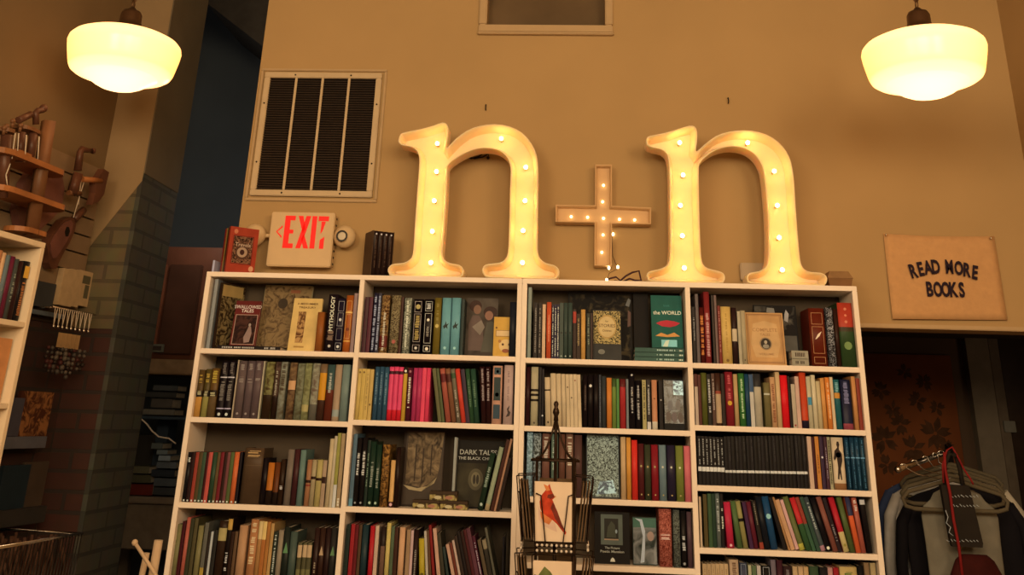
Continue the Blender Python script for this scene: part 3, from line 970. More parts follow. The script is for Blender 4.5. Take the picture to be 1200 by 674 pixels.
shelf_row(3, 1, ZJ, 280, [
    (62, 92, 60, '2c0e10', 'dark maroon'), (97, 147, 58, 'a8946c', 'pale grey black-banded', [S(0.58, 0.62, '1c120c'), S(0.5, 0.54, '1c120c'), S(0.41, 0.45, '1c120c'), D(0.05, '4c4030', 0.004)]),
    (151, 168, 62, '140e10', 'slim black'), (169, 186, 72, '120c10', 'slim ink-black', [D(0.18, 'c0b4a4', 0.004)]),
    (192, 230, 128, CR, 'short cream dark-marked', [S(0.72, 0.75, '2c1a10'), D(0.08, '3c2c1c', 0.004)], 2.0),
    (232, 270, 102, CR, 'cream', [], 2.0), (271, 303, 104, CR, 'cream', [], 2.0), (304, 333, 106, CR, 'cream', [], 2.0), (334, 358, 108, 'c0a074', 'cream', [D(0.75, '4c3820', 0.003)], 2.0),
    (359, 384, 108, CR, 'cream', [D(0.55, '4c3820', 0.003)], 2.0), (385, 410, 108, CR, 'cream', [D(0.88, '7c3820', 0.003)], 2.0), (411, 434, 110, CR, 'cream', [], 2.0),
    (448, 478, 110, '160c0c', 'black', [T('5c4434', 0.3, 0.8, 0.3)]), (480, 516, 108, '140c0c', 'black white-dotted', [D(0.78, 'd0c0b0', 0.006)]), (518, 552, 108, '140c0c', 'plain black'), (554, 570, 110, '2a2a2c', 'slim steel grey', [T('6c6c6c', 0.1, 0.9, 0.3)]),
    (573, 602, 120, '343430', 'graphite'), (606, 640, 132, 'c4702c', 'orange'), (642, 670, 136, '6c7c34', 'green', [S(0.83, 1, '3c4c20')]), (672, 690, 138, '4c7434', 'slim grass green'),
    (694, 734, 140, 'a42c28', 'red', [S(0.84, 1, '5c1c18')]), (737, 753, 140, '6c6c64', 'slim silver grey'), (757, 795, 102, '120c0e', 'tall black lettered', [T('a89c8c', 0.25, 0.75, 0.4), D(0.97, 'b8ac98', 0.004)]),
    (798, 838, 150, '120c0e', 'black pale-lettered', [T('a89c8c', 0.2, 0.9, 0.4)]), (845, 871, 145, 'a08c54', 'slim yellow-cream', [T('2c2414', 0.2, 0.95, 0.4)]), (875, 900, 145, '2a2420', 'slim white-footed black', [S(0, 0.15, 'c0b09c'), T('b8ac98', 0.3, 0.9, 0.5)]),
    (908, 944, 146, 'b87850', 'salmon white-footed', [S(0, 0.16, 'c8b494'), D(0.62, '6c3820', 0.003)]), (956, 982, 150, '100a0c', 'slim jet black', [D(0.6, 'a09484', 0.003)]),
])
ZK = (595, 470, 3.302)
shelf_row(3, 2, ZK, 250, [
    (73, 96, 122, ornate('blue_grey_mottled', '5c6c6c', '94a4a0', 60), 'pale blue-grey'), (98, 128, 126, ornate('grey_mottled', '34342c', '8c9088', 60), 'mottled grey'),
    (132, 162, 126, '6c4434', 'brown marked', [T('c0ac90', 0.6, 0.95, 0.6)]), (168, 194, 128, '5c6854', 'sage', [T('c0c0a4', 0.4, 0.9, 0.6)]), (198, 222, 128, '5c3828', 'chestnut'),
    (225, 254, 128, '74503c', 'tan-brown marked', [T('c8b494', 0.5, 0.95, 0.6)]), (257, 288, 132, '4c3028', 'cocoa'),
    (438, 458, 140, 'bc9464', 'slim cream'), (460, 478, 142, 'c88434', 'slim amber'), (480, 503, 152, 'c82c20', 'scarlet'),
    (505, 528, 166, '4c1a18', 'oxblood', [D(0.6, 'a88c54', 0.004), D(0.1, 'a88c54', 0.003)]), (530, 554, 170, '343420', 'dark olive', [D(0.6, 'a88c54', 0.004), D(0.1, 'a88c54', 0.003)]),
    (556, 583, 170, '7c181c', 'crimson', [D(0.6, 'a88c54', 0.004), D(0.1, 'a88c54', 0.003)]), (586, 614, 171, '64706c', 'grey-blue', [D(0.6, 'c0b494', 0.004), D(0.1, 'a88c54', 0.003)]),
    (617, 649, 172, '241c28', 'dark plum', [D(0.6, 'c0b494', 0.004), D(0.1, 'a88c54', 0.003)]), (651, 681, 174, '6c6c2c', 'olive-yellow', [D(0.6, 'd0c494', 0.004), D(0.1, 'a88c54', 0.003)]), (683, 709, 175, 'c4605c', 'salmon pink'),
])
shelf_row(3, 3, ZK, 530, [
    (587, 636, 418, REDORN, 'thick red ornate', [T('e0b49c', 0.42, 0.56, 0.8)]), (641, 668, 422, GREYORN, 'grey ornate'), (671, 692, 426, '14100e', 'black lettered', [T('c0b8a8', 0.3, 0.55, 0.6), D(0.07, '8c8478', 0.005)]), (695, 714, 430, '4c3434', 'slim mauve-brown'),
])
# --- bay 4
ZL = (800, 330, 5.581)
shelf_row(4, 0, ZL, 330, [
    (66, 88, 165, '160e0e', 'slim black', [T('8c8478', 0.4, 0.8, 0.4)]), (90, 110, 82, '5c4c44', 'slim tall grey-brown'), (114, 144, 170, '4c140e', 'dark red orange-lettered', [T('d07830', 0.15, 0.85, 0.7)]),
    (146, 184, 68, '7c2420', 'tall brick red', [T('c88c7c', 0.1, 0.7, 0.6)]), (196, 212, 90, '2c2018', 'slim tall umber'), (214, 230, 90, '6c5044', 'slim tall taupe'), (233, 252, 160, '6c1c14', 'slim oxblood', [T('a86c58', 0.2, 0.9, 0.5)]),
    (254, 320, 165, 'c89c50', 'thick yellow-cream', [D(0.06, '6c4818', 0.006), T('a87c34', 0.2, 0.9, 0.2)]), (323, 357, 172, '2a1612', 'dark brown cream-labelled', [S(0.4, 0.62, 'c0a47c')]),
    (361, 382, 196, 'a89470', 'slim pale stone'), (384, 416, 190, 'a89068', 'pale stone', [D(0.08, '4c3820', 0.003)]),
    (832, 934, 176, '5c1c0c', 'thick gold-framed brown leather', [Fr(0.72, 0.92, 'c88850'), Fr(0.22, 0.68, 'c88850'), Fr(0.05, 0.16, 'c88850'), ('X', [(0.3, 0.46), (0.5, 0.55), (0.75, 0.6), (0.6, 0.52), (0.4, 0.47)], 'e0bc94')]),
    (948, 992, 172, BLACKSIL, 'black and silver scrolled'), (996, 1024, 180, '2c140c', 'slim dark brown'),
    (1026, 1124, 140, '2c3c1c', 'thick red-topped green', [S(0.62, 1, 'a83420'), S(0.55, 0.62, '3c2c18'), D(0.9, 'd06c48', 0.006), D(0.8, 'd06c48', 0.005), D(0.7, 'd06c48', 0.006), D(0.33, '6c7c40', 0.016)]),
])
ZM = (805, 425, 5.581)
shelf_row(4, 1, ZM, 240, [
    (52, 74, 76, 'b09478', 'slim cream dark-topped', [S(0.75, 1, '4c2018')]), (76, 96, 80, '4c2018', 'slim maroon'), (98, 134, 68, '54501e', 'olive'), (136, 162, 76, '16100e', 'black pale-lettered', [T('c0b4a0', 0.25, 0.9, 0.6)]), (164, 186, 72, '4c3024', 'brown lettered', [T('a8907c', 0.3, 0.9, 0.5)]),
    (188, 226, 70, '3c2014', 'dark brown cream-footed', [S(0.05, 0.6, 'b08c64'), S(0.6, 0.66, '8c3c28')]), (228, 250, 74, '20140e', 'slim umber'), (254, 306, 62, '7c1c20', 'crimson gold-spotted', [T('c0504c', 0.5, 0.95, 0.4), D(0.42, 'c89424', 0.009)]), (310, 338, 76, 'b48c58', 'slim fawn'),
    (342, 382, 72, '346028', 'green flowered', [T('b0c088', 0.15, 0.9, 0.4)]), (384, 412, 76, '1c3848', 'deep teal'), (414, 440, 78, 'b8a890', 'white blue-topped', [S(0.66, 1, '34485c')]), (444, 492, 74, 'b09c7c', 'pale grey dark-topped', [S(0.75, 1, '2c2824')]),
    (506, 548, 132, '6c5c34', 'short khaki banded', [S(0.72, 0.76, 'b8ac8c')]), (550, 584, 96, 'c08c5c', 'peach lettered', [T('7c3c20', 0.1, 0.9, 0.5)]), (586, 616, 62, 'c49c68', 'tall buff'), (618, 666, 84, 'd0181c', 'vivid scarlet'), (668, 682, 90, '1c1210', 'slim black'),
    (686, 712, 142, 'ac9474', 'short stone', [D(0.06, '8c2c2c', 0.004)]), (714, 740, 92, 'c09478', 'slim blush'), (744, 788, 66, 'b83c1c', 'rust red', [S(0, 0.14, '1c1420')]), (790, 820, 92, 'b8a47c', 'cream blue-patched', [('X', [(0.1, 0.45), (0.9, 0.45), (0.9, 0.6), (0.1, 0.6)], '3c7c8c')]),
    (822, 850, 82, 'c8b084', 'tall cream'), (852, 880, 122, 'bca070', 'short oat'), (882, 910, 102, 'c88440', 'pale orange'), (912, 942, 98, 'd0742c', 'bright orange', [T('e8b078', 0.2, 0.9, 0.4)]), (944, 964, 96, 'c4a478', 'slim ecru'),
    (968, 1006, 112, '245450', 'teal orange-labelled', [S(0.62, 0.73, 'c07c2c'), T('7ca498', 0.75, 0.95, 0.6)]), (1012, 1078, 112, '1c1c2c', 'navy purple-lettered', [T('7c748c', 0.4, 0.95, 0.5), S(0, 0.12, '8c3c40')]), (1084, 1112, 92, 'bc7c44', 'apricot'), (1114, 1138, 104, '7c2c1c', 'slim russet'),
], lean=0.0)
ZN = (810, 500, 5.581)
blk = []
x = 46.0
for i in range(7):
    blk.append((x, x + 24.0, 62 + 1.5 * i, '100b0c', 'black white-lettered', [S(0.28, 0.37, 'c8bcac'), T('a09888', 0.42, 0.95, 0.35)]))
    x += 24.9
for i in range(22):
    blk.append((x, x + 23.6, 66 - 0.4 * i, ['0e0a0b', '140f10', '100c0a'][i % 3], 'thin black white-banded paperback', [S(0.265, 0.315, 'c8bcac')] + ([T('3a342e', 0.5, 0.95, 0.3)] if i % 2 else [])))
    x += 24.5
shelf_row(4, 2, ZN, 250, blk + [
    (768, 796, 66, 'c09878', 'cream'), (800, 816, 72, '3c1418', 'slim maroon'), (820, 846, 66, 'b8702c', 'orange lettered', [T('6c3414', 0.3, 0.7, 0.3)]), (850, 874, 66, '342030', 'purple', [D(0.6, 'c8b8c0', 0.004)]), (877, 898, 68, '3c1c24', 'dark maroon', [T('a08c8c', 0.2, 0.8, 0.3)]),
    (902, 922, 70, '9c8c64', 'slim cream lined', [T('2c2018', 0.1, 0.95, 0.6)]),
    (930, 1008, 72, 'c8a880', 'thick white man-silhouette', [S(0, 0.12, '8c5c34'), ('X', [(0.30, 0.2), (0.42, 0.19), (0.5, 0.32), (0.56, 0.19), (0.66, 0.18), (0.62, 0.4), (0.8, 0.55), (0.82, 0.68), (0.6, 0.76), (0.6, 0.8), (0.66, 0.86), (0.6, 0.92), (0.46, 0.92), (0.4, 0.86), (0.45, 0.8), (0.22, 0.74), (0.1, 0.6), (0.14, 0.55), (0.36, 0.62), (0.4, 0.42)], '2a1c16'), D(0.66, 'e0d0b8', 0.010)]),
    (1016, 1046, 72, '16303c', 'blue lined', [S(0.6, 0.62, '6c94a4'), T('4c7484', 0.05, 0.95, 0.2)]), (1048, 1078, 72, '16303c', 'blue lined', [S(0.6, 0.62, '6c94a4'), T('4c7484', 0.05, 0.95, 0.2)]), (1080, 1110, 72, '183440', 'blue lined', [S(0.6, 0.62, '6c94a4'), T('4c7484', 0.05, 0.95, 0.2)]), (1112, 1142, 74, '163038', 'blue lined', [S(0.6, 0.62, '6c94a4'), T('4c7484', 0.05, 0.95, 0.2)]),
], tail={'thin black white-banded paperback': 'thin black white-banded paperback in the long black run, third shelf beside the clothes rack'})
ZO = (810, 572, 5.333)
shelf_row(4, 3, ZO, 230, [
    (54, 68, 56, 'bc9c78', 'slim cream'), (80, 104, 40, '4c3c1c', 'olive-brown'), (108, 132, 36, '34482a', 'green'), (134, 156, 36, '1c3020', 'deep green'), (158, 186, 34, '5c5c50', 'grey', [T('a8a494', 0.3, 0.9, 0.5)]), (188, 208, 36, '140e0e', 'slim black white-titled', [T('d0c8c0', 0.35, 0.72, 0.6)]),
    (212, 258, 90, 'b02438', 'raspberry', [D(0.06, 'd89c94', 0.005)], 3.0), (262, 300, 86, '4c5c30', 'moss green', [], 7.0), (302, 334, 86, '8c7c44', 'khaki black-banded', [S(0.56, 0.63, '140e0a')], 8.0),
    (342, 366, 90, '3c1c34', 'purple', [], 8.0), (368, 398, 90, '5c1c24', 'maroon', [], 8.0), (402, 428, 82, '1c1410', 'slim black red-footed', [S(0, 0.14, '8c3420'), T('8c7c60', 0.5, 0.95, 0.3)], 8.0), (430, 470, 60, '121418', 'jet black', [], 8.0), (472, 516, 58, '1c3c54', 'blue pale-flecked', [D(0.62, '8cb4bc', 0.01)], 8.0),
    (526, 556, 64, '161010', 'ink black', [], 14.0), (558, 572, 62, '9c6c40', 'slim amber', [], 15.0), (574, 602, 80, 'bc885c', 'slim peach', [], 16.0), (604, 626, 80, 'c49080', 'slim blush', [S(0, 0.02, '4c3020')], 16.0), (628, 664, 62, '5c5c2c', 'olive yellow-footed', [S(0, 0.12, 'b0a040')], 16.0), (667, 704, 68, '34502c', 'leaf green red-topped', [S(0.5, 1, 'b42424')], 16.0), (706, 730, 64, '345034', 'forest green red-topped', [S(0.5, 1, '8c3424')], 16.0), (732, 756, 62, '2c4030', 'dark green', [], 16.0),
    (758, 790, 64, '3c403c', 'charcoal pale-lettered', [T('a8a898', 0.4, 0.9, 0.4), S(0, 0.1, 'a87474')], 16.0), (792, 828, 68, '120e10', 'black white-dotted', [D(0.06, 'd8d0c8', 0.006)], 15.0), (834, 868, 62, '7c4434', 'brick brown', [], 15.0), (870, 894, 66, '201418', 'slim dark plum', [T('8c8078', 0.2, 0.5, 0.5)], 14.0), (906, 944, 64, 'a81c24', 'red cream-footed', [S(0, 0.36, 'c4a868'), D(0.12, '8c7c34', 0.005)], 13.0), (950, 984, 62, '4c5428', 'olive', [], 11.0), (994, 1026, 60, 'd0582c', 'orange navy-topped', [S(0.66, 1, '2c2c40')], 8.0), (1032, 1064, 62, '9c4c38', 'terracotta', [T('d8b8a0', 0.75, 0.95, 0.6)], 6.0), (1074, 1108, 66, '140e0e', 'black white-topped', [S(0.88, 0.97, 'b8ac9c')], 4.0),
])
cr = [(72 + i * 27, 72 + i * 27 + 26, 475, 'b08c60', 'short buff', [T('7c5c34', 0.4, 0.9, 0.25)]) for i in range(6)]
shelf_row(4, 4, ZO, 530, cr + [
    (242, 300, 450, 'b08c68', 'thick cream', [T('6c4c34', 0.6, 0.95, 0.5)]), (306, 350, 468, '3c3c44', 'blue-grey framed', [Fr(0.5, 0.97, '8c8c8c')]), (358, 378, 484, 'a89c74', 'slim ecru'), (381, 408, 486, '54603c', 'moss'), (412, 436, 486, 'b8a490', 'white'),
    (441, 496, 486, '14120f', 'black white-framed', [Fr(0.4, 0.97, 'b8b0a4')]), (500, 532, 450, '6c5c5c', 'tall mauve-grey'), (536, 574, 452, '3c1a1e', 'tall oxblood'), (578, 630, 490, '34201c', 'dark umber', [T('7c6c64', 0.5, 0.95, 0.5)]),
    (636, 668, 492, 'b08c60', 'sand'), (670, 702, 492, 'b48c60', 'sand'), (704, 736, 494, 'b08858', 'sand'), (742, 800, 492, '344028', 'dark green'), (804, 852, 496, '1e1a18', 'charcoal'), (856, 888, 500, 'b07c6c', 'rose'), (890, 924, 500, '8c1c20', 'red'),
    (930, 1038, 495, 'bc9858', 'thick cream green-lettered', [T('5c6c2c', 0.5, 0.9, 0.5)]), (1042, 1080, 488, '161210', 'black'), (1084, 1118, 468, '7c5c3c', 'tan'), (1122, 1158, 470, '9c8054', 'straw'),
])


# the shelved books that show largest are things of their own; the slivers beyond them are one object
KEEP = 255
PENDING.sort(key=lambda q: -q[0])
for vis, a_ in PENDING[:KEEP]:
    make_book(*a_)


def bake_into(dst, mb, mtx):
    for m in mb.mats:
        dst.mi(m)
    remap = [dst.mi(m) for m in mb.mats]
    vm = {v: dst.bm.verts.new(mtx @ v.co) for v in mb.bm.verts}
    for f in mb.bm.faces:
        nf = dst.bm.faces.new([vm[v] for v in f.verts])
        nf.material_index = remap[f.material_index]
        nf.smooth = f.smooth
    mb.bm.free()


rest = MB()
for vis, (t, d, h, colr, ops, loc, rot, lab, group) in PENDING[KEEP:]:
    SEED[0] += 1
    mtx = Matrix.Translation(loc) @ Euler(rot).to_matrix().to_4x4()
    b, pg = book_mesh(t, d, h, resolve(colr, 0.42), [(o[1], o[2], resolve(o[3], 0.45)) for o in ops if o[0] == 'S'])
    bake_into(rest, b, mtx)
    bake_into(rest, pg, mtx)
    dec = [o for o in ops if o[0] not in 'SP']
    if dec:
        bake_into(rest, decor_mesh(t, h, dec, SEED[0]), mtx)
o = rest.build('slim_books', loc=(0, 0.05, ZS[1][2]))
tag(o, 'slimmest books and narrow spines filling the rows on all the shelves', 'books')
o['kind'] = 'stuff'

# ------------------------------------------------------------------ books standing face out
def art(name, parent, items, w, h, y=-0.0006):
    """flat prints on a cover: rectangles, ellipses, polygons and words in cover fractions"""
    b = MB()
    lay = 0
    for it in items:
        k = it[0]
        yy = y - 0.00012 * lay
        lay += 1
        if k == 'rect':
            _, u0, v0, u1, v1, c = it
            b.prism([(u0 * w, v0 * h), (u1 * w, v0 * h), (u1 * w, v1 * h), (u0 * w, v1 * h)], yy, 0.0002, resolve(c))
        elif k == 'ell':
            _, u, v, ru, rv, c = it
            b.prism([((u + ru * math.cos(a * math.pi / 12)) * w, (v + rv * math.sin(a * math.pi / 12)) * h) for a in range(24)], yy, 0.0002, resolve(c))
        elif k == 'poly':
            _, pts, c = it
            b.prism([(u * w, v * h) for u, v in pts], yy, 0.0002, resolve(c))
        elif k == 'text':
            _, s, u, v, size, c, sx = it
            b.merge(text_bm(s, size, 0.0003, size * 0.01, sx), resolve(c), Matrix.Translation((u * w, yy, v * h)))
        elif k == 'frame':
            _, u0, v0, u1, v1, g, c = it
            m = resolve(c)
            for a0, b0, a1, b1 in ((u0, v0, u1, v0 + g * w / h), (u0, v1 - g * w / h, u1, v1), (u0, v0, u0 + g, v1), (u1 - g, v0, u1, v1)):
                b.prism([(a0 * w, b0 * h), (a1 * w, b0 * h), (a1 * w, b1 * h), (a0 * w, b1 * h)], yy, 0.0002, m)
    return b.build(name, parent=parent, local=True)


def face_book(bl, br, top, Y, cover, items, label, group, z0, t=0.016, tilt=7.0, yaw=0.0, width=None):
    """book showing its front cover; bl, br: pixel x of the lower corners at pixel height bl[1]; top: pixel y of the top edge"""
    a, b = at(bl[0], bl[1], Y), at(br[0], br[1], Y)
    w = width or (b.x - a.x)
    tp = at((bl[0] + br[0]) / 2, top, Y + 0.012)
    h = (tp.z - z0) / math.cos(R(tilt))
    if Y >= 0.09:          # leans on the back board
        Y = min(Y, BDEP - 0.011 - t - h * math.sin(R(tilt)))
        a, b = at(bl[0], bl[1], Y), at(br[0], br[1], Y)
        w = width or (b.x - a.x)
    mb = MB()
    c = 0.002
    m = resolve(cover, 0.6)
    mb.box((0, 0, 0), (w, c, h), m, 0.0005)
    mb.box((0, t - c, 0), (w, t, h), m, 0.0005)
    mb.box((0, c * 0.5, 0.0002), (c, t - c * 0.5, h - 0.0002), m)
    o = mb.build('book', loc=(a.x, Y, z0 + 0.0005 + t * math.sin(R(tilt))), rot=(-R(tilt), 0, R(yaw)), local=True)
    tag(o, label, 'book', group)
    pg = MB()
    pg.box((c, c + 0.0001, 0.003), (w - 0.003, t - c - 0.0001, h - 0.003), PAGE)
    pg.build('page_block', parent=o, local=True)
    if items:
        art('cover_print', o, items, w, h)
    return o


def flat_book(x0, x1, z0, th, Y, dep, col, label, group, ops=(), name='book'):
    """book lying flat with its spine forward"""
    mb = MB()
    m = resolve(col, 0.42)
    w = x1 - x0
    mb.box((0, 0, 0), (w, dep, 0.002), m, 0.0004)
    mb.box((0, 0, th - 0.002), (w, dep, th), m, 0.0004)
    mb.box((0.0002, 0, 0.001), (w - 0.0002, 0.002, th - 0.001), m)
    o = mb.build(name, loc=(x0, Y, z0 + 0.0004), local=True)
    tag(o, label, 'book', group)
    pg = MB()
    pg.box((0.003, 0.0021, 0.0021), (w - 0.003, dep - 0.004, th - 0.0021), PAGE)
    pg.build('page_block', parent=o, local=True)
    if ops:
        b = MB()
        for (u0, u1, v0, v1, c) in ops:
            x = u0 * w
            rnd = random.Random(int(u0 * 1000) + len(label))
            mm = resolve(c)
            while x < u1 * w:
                s = rnd.uniform(0.003, 0.008)
                if rnd.random() > 0.15:
                    b.box((x, -0.0005, v0 * th), (x + s * 0.65, 0.0005, v1 * th), mm)
                x += s
        b.build('spine_lettering', parent=o, local=True)
    return o


def px(zm, x, y):
    return (zm[0] + x / zm[2], zm[1] + y / zm[2])


G = 'books on the %s %s'
Z11 = ZS[1][0]
# flat black book with a dark red cover standing on it
a, b = at(*px(ZA, 150, 560), 0.015), at(*px(ZA, 622, 560), 0.015)
flat_book(a.x, b.x, Z11, 0.0145, 0.015, 0.12, '160c0c', 'black book lying flat with pale lettering, top shelf under the EXIT sign', G % ('top shelf', BAYNAME[1]), [(0.08, 0.6, 0.3, 0.7, 'b0a08c'), (0.75, 0.95, 0.25, 0.75, 'b0a08c')])
FIG = ornate('dark_red_brown_picture', '24100c', '44241a', 25)
face_book(px(ZA, 243, 535), px(ZA, 432, 535), px(ZA, 0, 208)[1], 0.055, '5c1814', [
    ('text', 'SWALLOWED', 0.5, 0.86, 0.020, 'd0b8a0', 0.95), ('text', 'TALES', 0.5, 0.77, 0.020, 'd0b8a0', 1.0), ('rect', 0.06, 0.02, 0.95, 0.69, 'a07860'), ('rect', 0.09, 0.035, 0.92, 0.675, FIG),
    ('poly', [(0.55, 0.06), (0.75, 0.08), (0.8, 0.28), (0.74, 0.42), (0.66, 0.44), (0.58, 0.3), (0.5, 0.18)], '8c6c5c'), ('ell', 0.68, 0.46, 0.05, 0.035, 'a08470')],
    'dark red tales book lying face out on the flat black book', G % ('top shelf', BAYNAME[1]), Z11 + 0.0155, tilt=8)
TREE = ornate('tan_tree_print', '48301c', '84643c', 22, rough=0.4, dist=3.0, mid=0.44, soft=0.12)
face_book(px(ZA, 436, 560), px(ZA, 800, 560), px(ZA, 0, 90)[1], 0.13, '8a744c', [('rect', 0.01, 0.01, 0.99, 0.99, TREE), ('ell', 0.42, 0.72, 0.1, 0.08, '3c2c1c'), ('rect', 0.55, 0.88, 0.75, 0.93, '8c5030')],
          'large tan book with a dark tree drawing, face out under the EXIT sign', G % ('top shelf', BAYNAME[1]), Z11, tilt=9)
FIG2 = ornate('brown_figure_print', '5c3418', 'b08048', 30, dist=2.5)
face_book(px(ZA, 672, 570), px(ZA, 888, 570), px(ZA, 0, 188)[1], 0.05, 'd0a45c', [
    ('text', 'A MIDSUMMER', 0.5, 0.89, 0.012, '5c3818', 1.15), ('text', 'TREASURY', 0.5, 0.82, 0.012, '5c3818', 1.3), ('rect', 0.22, 0.15, 0.48, 0.74, FIG2), ('rect', 0.2, 0.06, 0.55, 0.09, 'a07438')],
    'cream book with a dark upright picture, face out under the EXIT sign', G % ('top shelf', BAYNAME[1]), Z11, tilt=8)
PICT = ornate('dark_woodland_print', '2a1a0c', '7a6038', 28, dist=2.5)
a = at(*px(ZA, 132, 545), 0.03)
face_book(px(ZA, 132, 545), px(ZA, 245, 545), px(ZA, 0, 72)[1], 0.03, '2c1a0e', [('rect', 0.03, 0.02, 0.97, 0.98, PICT), ('rect', 0.05, 0.8, 0.9, 0.97, 'a07c44')],
          'brown picture book turned sideways against the post under the EXIT sign', G % ('top shelf', BAYNAME[1]), Z11, tilt=0, yaw=66, width=0.15, t=0.012)
# second bay
Z21 = ZS[2][0]
COUP = ornate('dim_portrait_print', '2c2018', '5c4c3c', 12, soft=0.25, dist=0.6)
face_book(px(ZE, 786, 525), px(ZE, 1005, 525), px(ZE, 0, 145)[1], 0.10, '3a2e22', [
    ('rect', 0.0, 0.0, 1.0, 1.0, COUP), ('ell', 0.28, 0.86, 0.2, 0.1, '341810'), ('ell', 0.34, 0.8, 0.12, 0.08, '7c543c'), ('poly', [(0.1, 0.1), (0.6, 0.1), (0.52, 0.6), (0.4, 0.7), (0.2, 0.7), (0.08, 0.55)], '5c4438'),
    ('ell', 0.76, 0.76, 0.22, 0.1, '301610'), ('ell', 0.72, 0.7, 0.13, 0.08, '8c5c44'), ('poly', [(0.5, 0.08), (1.0, 0.08), (0.98, 0.5), (0.84, 0.6), (0.66, 0.58)], '4c4434'), ('poly', [(0.2, 0.5), (0.46, 0.36), (0.6, 0.5), (0.48, 0.62)], '7c6854')],
    'dim picture book showing two dark-haired people, face out beside the teal pair', G % ('top shelf', BAYNAME[2]), Z21, tilt=5)
face_book(px(ZE, 980, 532), px(ZE, 1138, 532), px(ZE, 0, 276)[1], 0.04, 'c8923c', [
    ('rect', 0.1, 0.5, 0.95, 0.66, 'd8ac70'), ('frame', 0.1, 0.5, 0.95, 0.66, 0.02, '8c5c2c'), ('ell', 0.55, 0.27, 0.3, 0.16, 'd4a868'), ('ell', 0.55, 0.14, 0.16, 0.05, '8c4828'), ('ell', 0.42, 0.3, 0.05, 0.03, '4c2814'), ('ell', 0.7, 0.3, 0.05, 0.03, '4c2814'), ('ell', 0.28, 0.38, 0.07, 0.04, 'a46c34'), ('ell', 0.84, 0.38, 0.07, 0.04, 'a46c34'), ('ell', 0.12, 0.72, 0.04, 0.025, '6c4020')],
    'small mustard book with a round animal face, face out beside the dim portrait book', G % ('top shelf', BAYNAME[2]), Z21, tilt=5)
Z23 = ZS[2][2]
WOOD = ornate('forest_sepia_print', '241810', '8a6c48', 20, dist=2.2, soft=0.2, mid=0.5)
face_book(px(ZG, 388, 545), px(ZG, 668, 545), px(ZG, 0, 52)[1], 0.10, '2a1c12', [('rect', 0.06, 0.02, 0.98, 0.98, '3a2a1c'), ('poly', [(0.1, 0.28), (0.5, 0.24), (0.85, 0.34), (0.9, 0.5), (0.98, 0.97), (0.1, 0.95)], WOOD), ('poly', [(0.05, 0.27), (0.4, 0.23), (0.72, 0.27), (0.86, 0.38), (0.8, 0.3), (0.5, 0.19), (0.2, 0.21)], 'a08458'), ('rect', 0.3, 0.32, 0.33, 0.8, '2c1c10'), ('rect', 0.48, 0.3, 0.51, 0.75, '2c1c10'), ('rect', 0.68, 0.4, 0.71, 0.8, '2c1c10')],
          'large sepia forest picture book, face out behind the small patterned boxes', G % ('third shelf', BAYNAME[2]), Z23, tilt=6)
face_book(px(ZG, 735, 560), px(ZG, 752, 560), px(ZG, 0, 105)[1], 0.075, '948c78', [], 'grey slim book edge between the forest and black covers', G % ('third shelf', BAYNAME[2]), Z23, tilt=3, t=0.05)
GLOW = ornate('dim_glow_print', '1c1610', '4c4028', 10, dist=0.2, soft=0.3, mid=0.55)
face_book(px(ZG, 757, 565), px(ZG, 1075, 565), px(ZG, 0, 128)[1], 0.11, '14100c', [
    ('rect', 0.02, 0.02, 0.98, 0.66, GLOW), ('text', 'DARK TALES', 0.45, 0.82, 0.026, 'a89c84', 1.05), ('text', 'THE BLACK CHILD', 0.42, 0.73, 0.0155, 'b0a48c', 1.15), ('ell', 0.42, 0.42, 0.16, 0.16, '4c4028'), ('ell', 0.42, 0.42, 0.1, 0.11, '6c5c3c'), ('ell', 0.39, 0.42, 0.03, 0.07, '2a2014'), ('ell', 0.46, 0.42, 0.03, 0.07, '2a2014')],
    'black tales book with two figures in a glow, face out behind leaning books', G % ('third shelf', BAYNAME[2]), Z23, tilt=6)
BOXP = ornate('floral_box_print', '3c2814', 'a08448', 45, dist=1.2)
a, b, c = at(*px(ZG, 478, 560), 0.03), at(*px(ZG, 660, 560), 0.03), at(*px(ZG, 845, 560), 0.03)
gift = 'small patterned boxes in front of the forest picture book'


def gift_box(x0, x1, z0, hh, label):
    root = thing('gift_box', ((x0 + x1) / 2, 0.03, z0), label, 'box', gift)
    m = MB()
    m.box((x0, 0.025, z0 + 0.0003), (x1, 0.075, z0 + hh * 0.62), BOXP, 0.001)
    m.build('box_base', parent=root)
    m = MB()
    m.box((x0 - 0.001, 0.024, z0 + hh * 0.64), (x1 + 0.001, 0.076, z0 + hh), hm('3a2614'), 0.001)
    m.build('box_lid', parent=root)
    m = MB()
    w_ = x1 - x0
    for u, c_ in ((0.3, 'b8a070'), (0.7, '9c6448')):
        m.prism([(x0 + w_ * (u + 0.14 * math.cos(k * math.pi / 6)), z0 + hh * (0.33 + 0.2 * math.sin(k * math.pi / 6))) for k in range(12)], 0.0244, 0.0252, hm(c_))
    m.build('box_motif', parent=root)


bh = at(*px(ZG, 560, 520), 0.03).z - Z23
gift_box(a.x, b.x - 0.0015, Z23, bh, 'small patterned box beside the forest picture, lower of the two nearest the green spines')
gift_box(b.x + 0.0015, c.x, Z23, bh, 'small patterned box in front of the black tales book')
a, b = at(*px(ZG, 592, 490), 0.03), at(*px(ZG, 776, 490), 0.03)
gift_box(a.x, b.x, Z23 + bh + 0.0005, bh * 1.05, 'small patterned box topmost on the two boxes below')
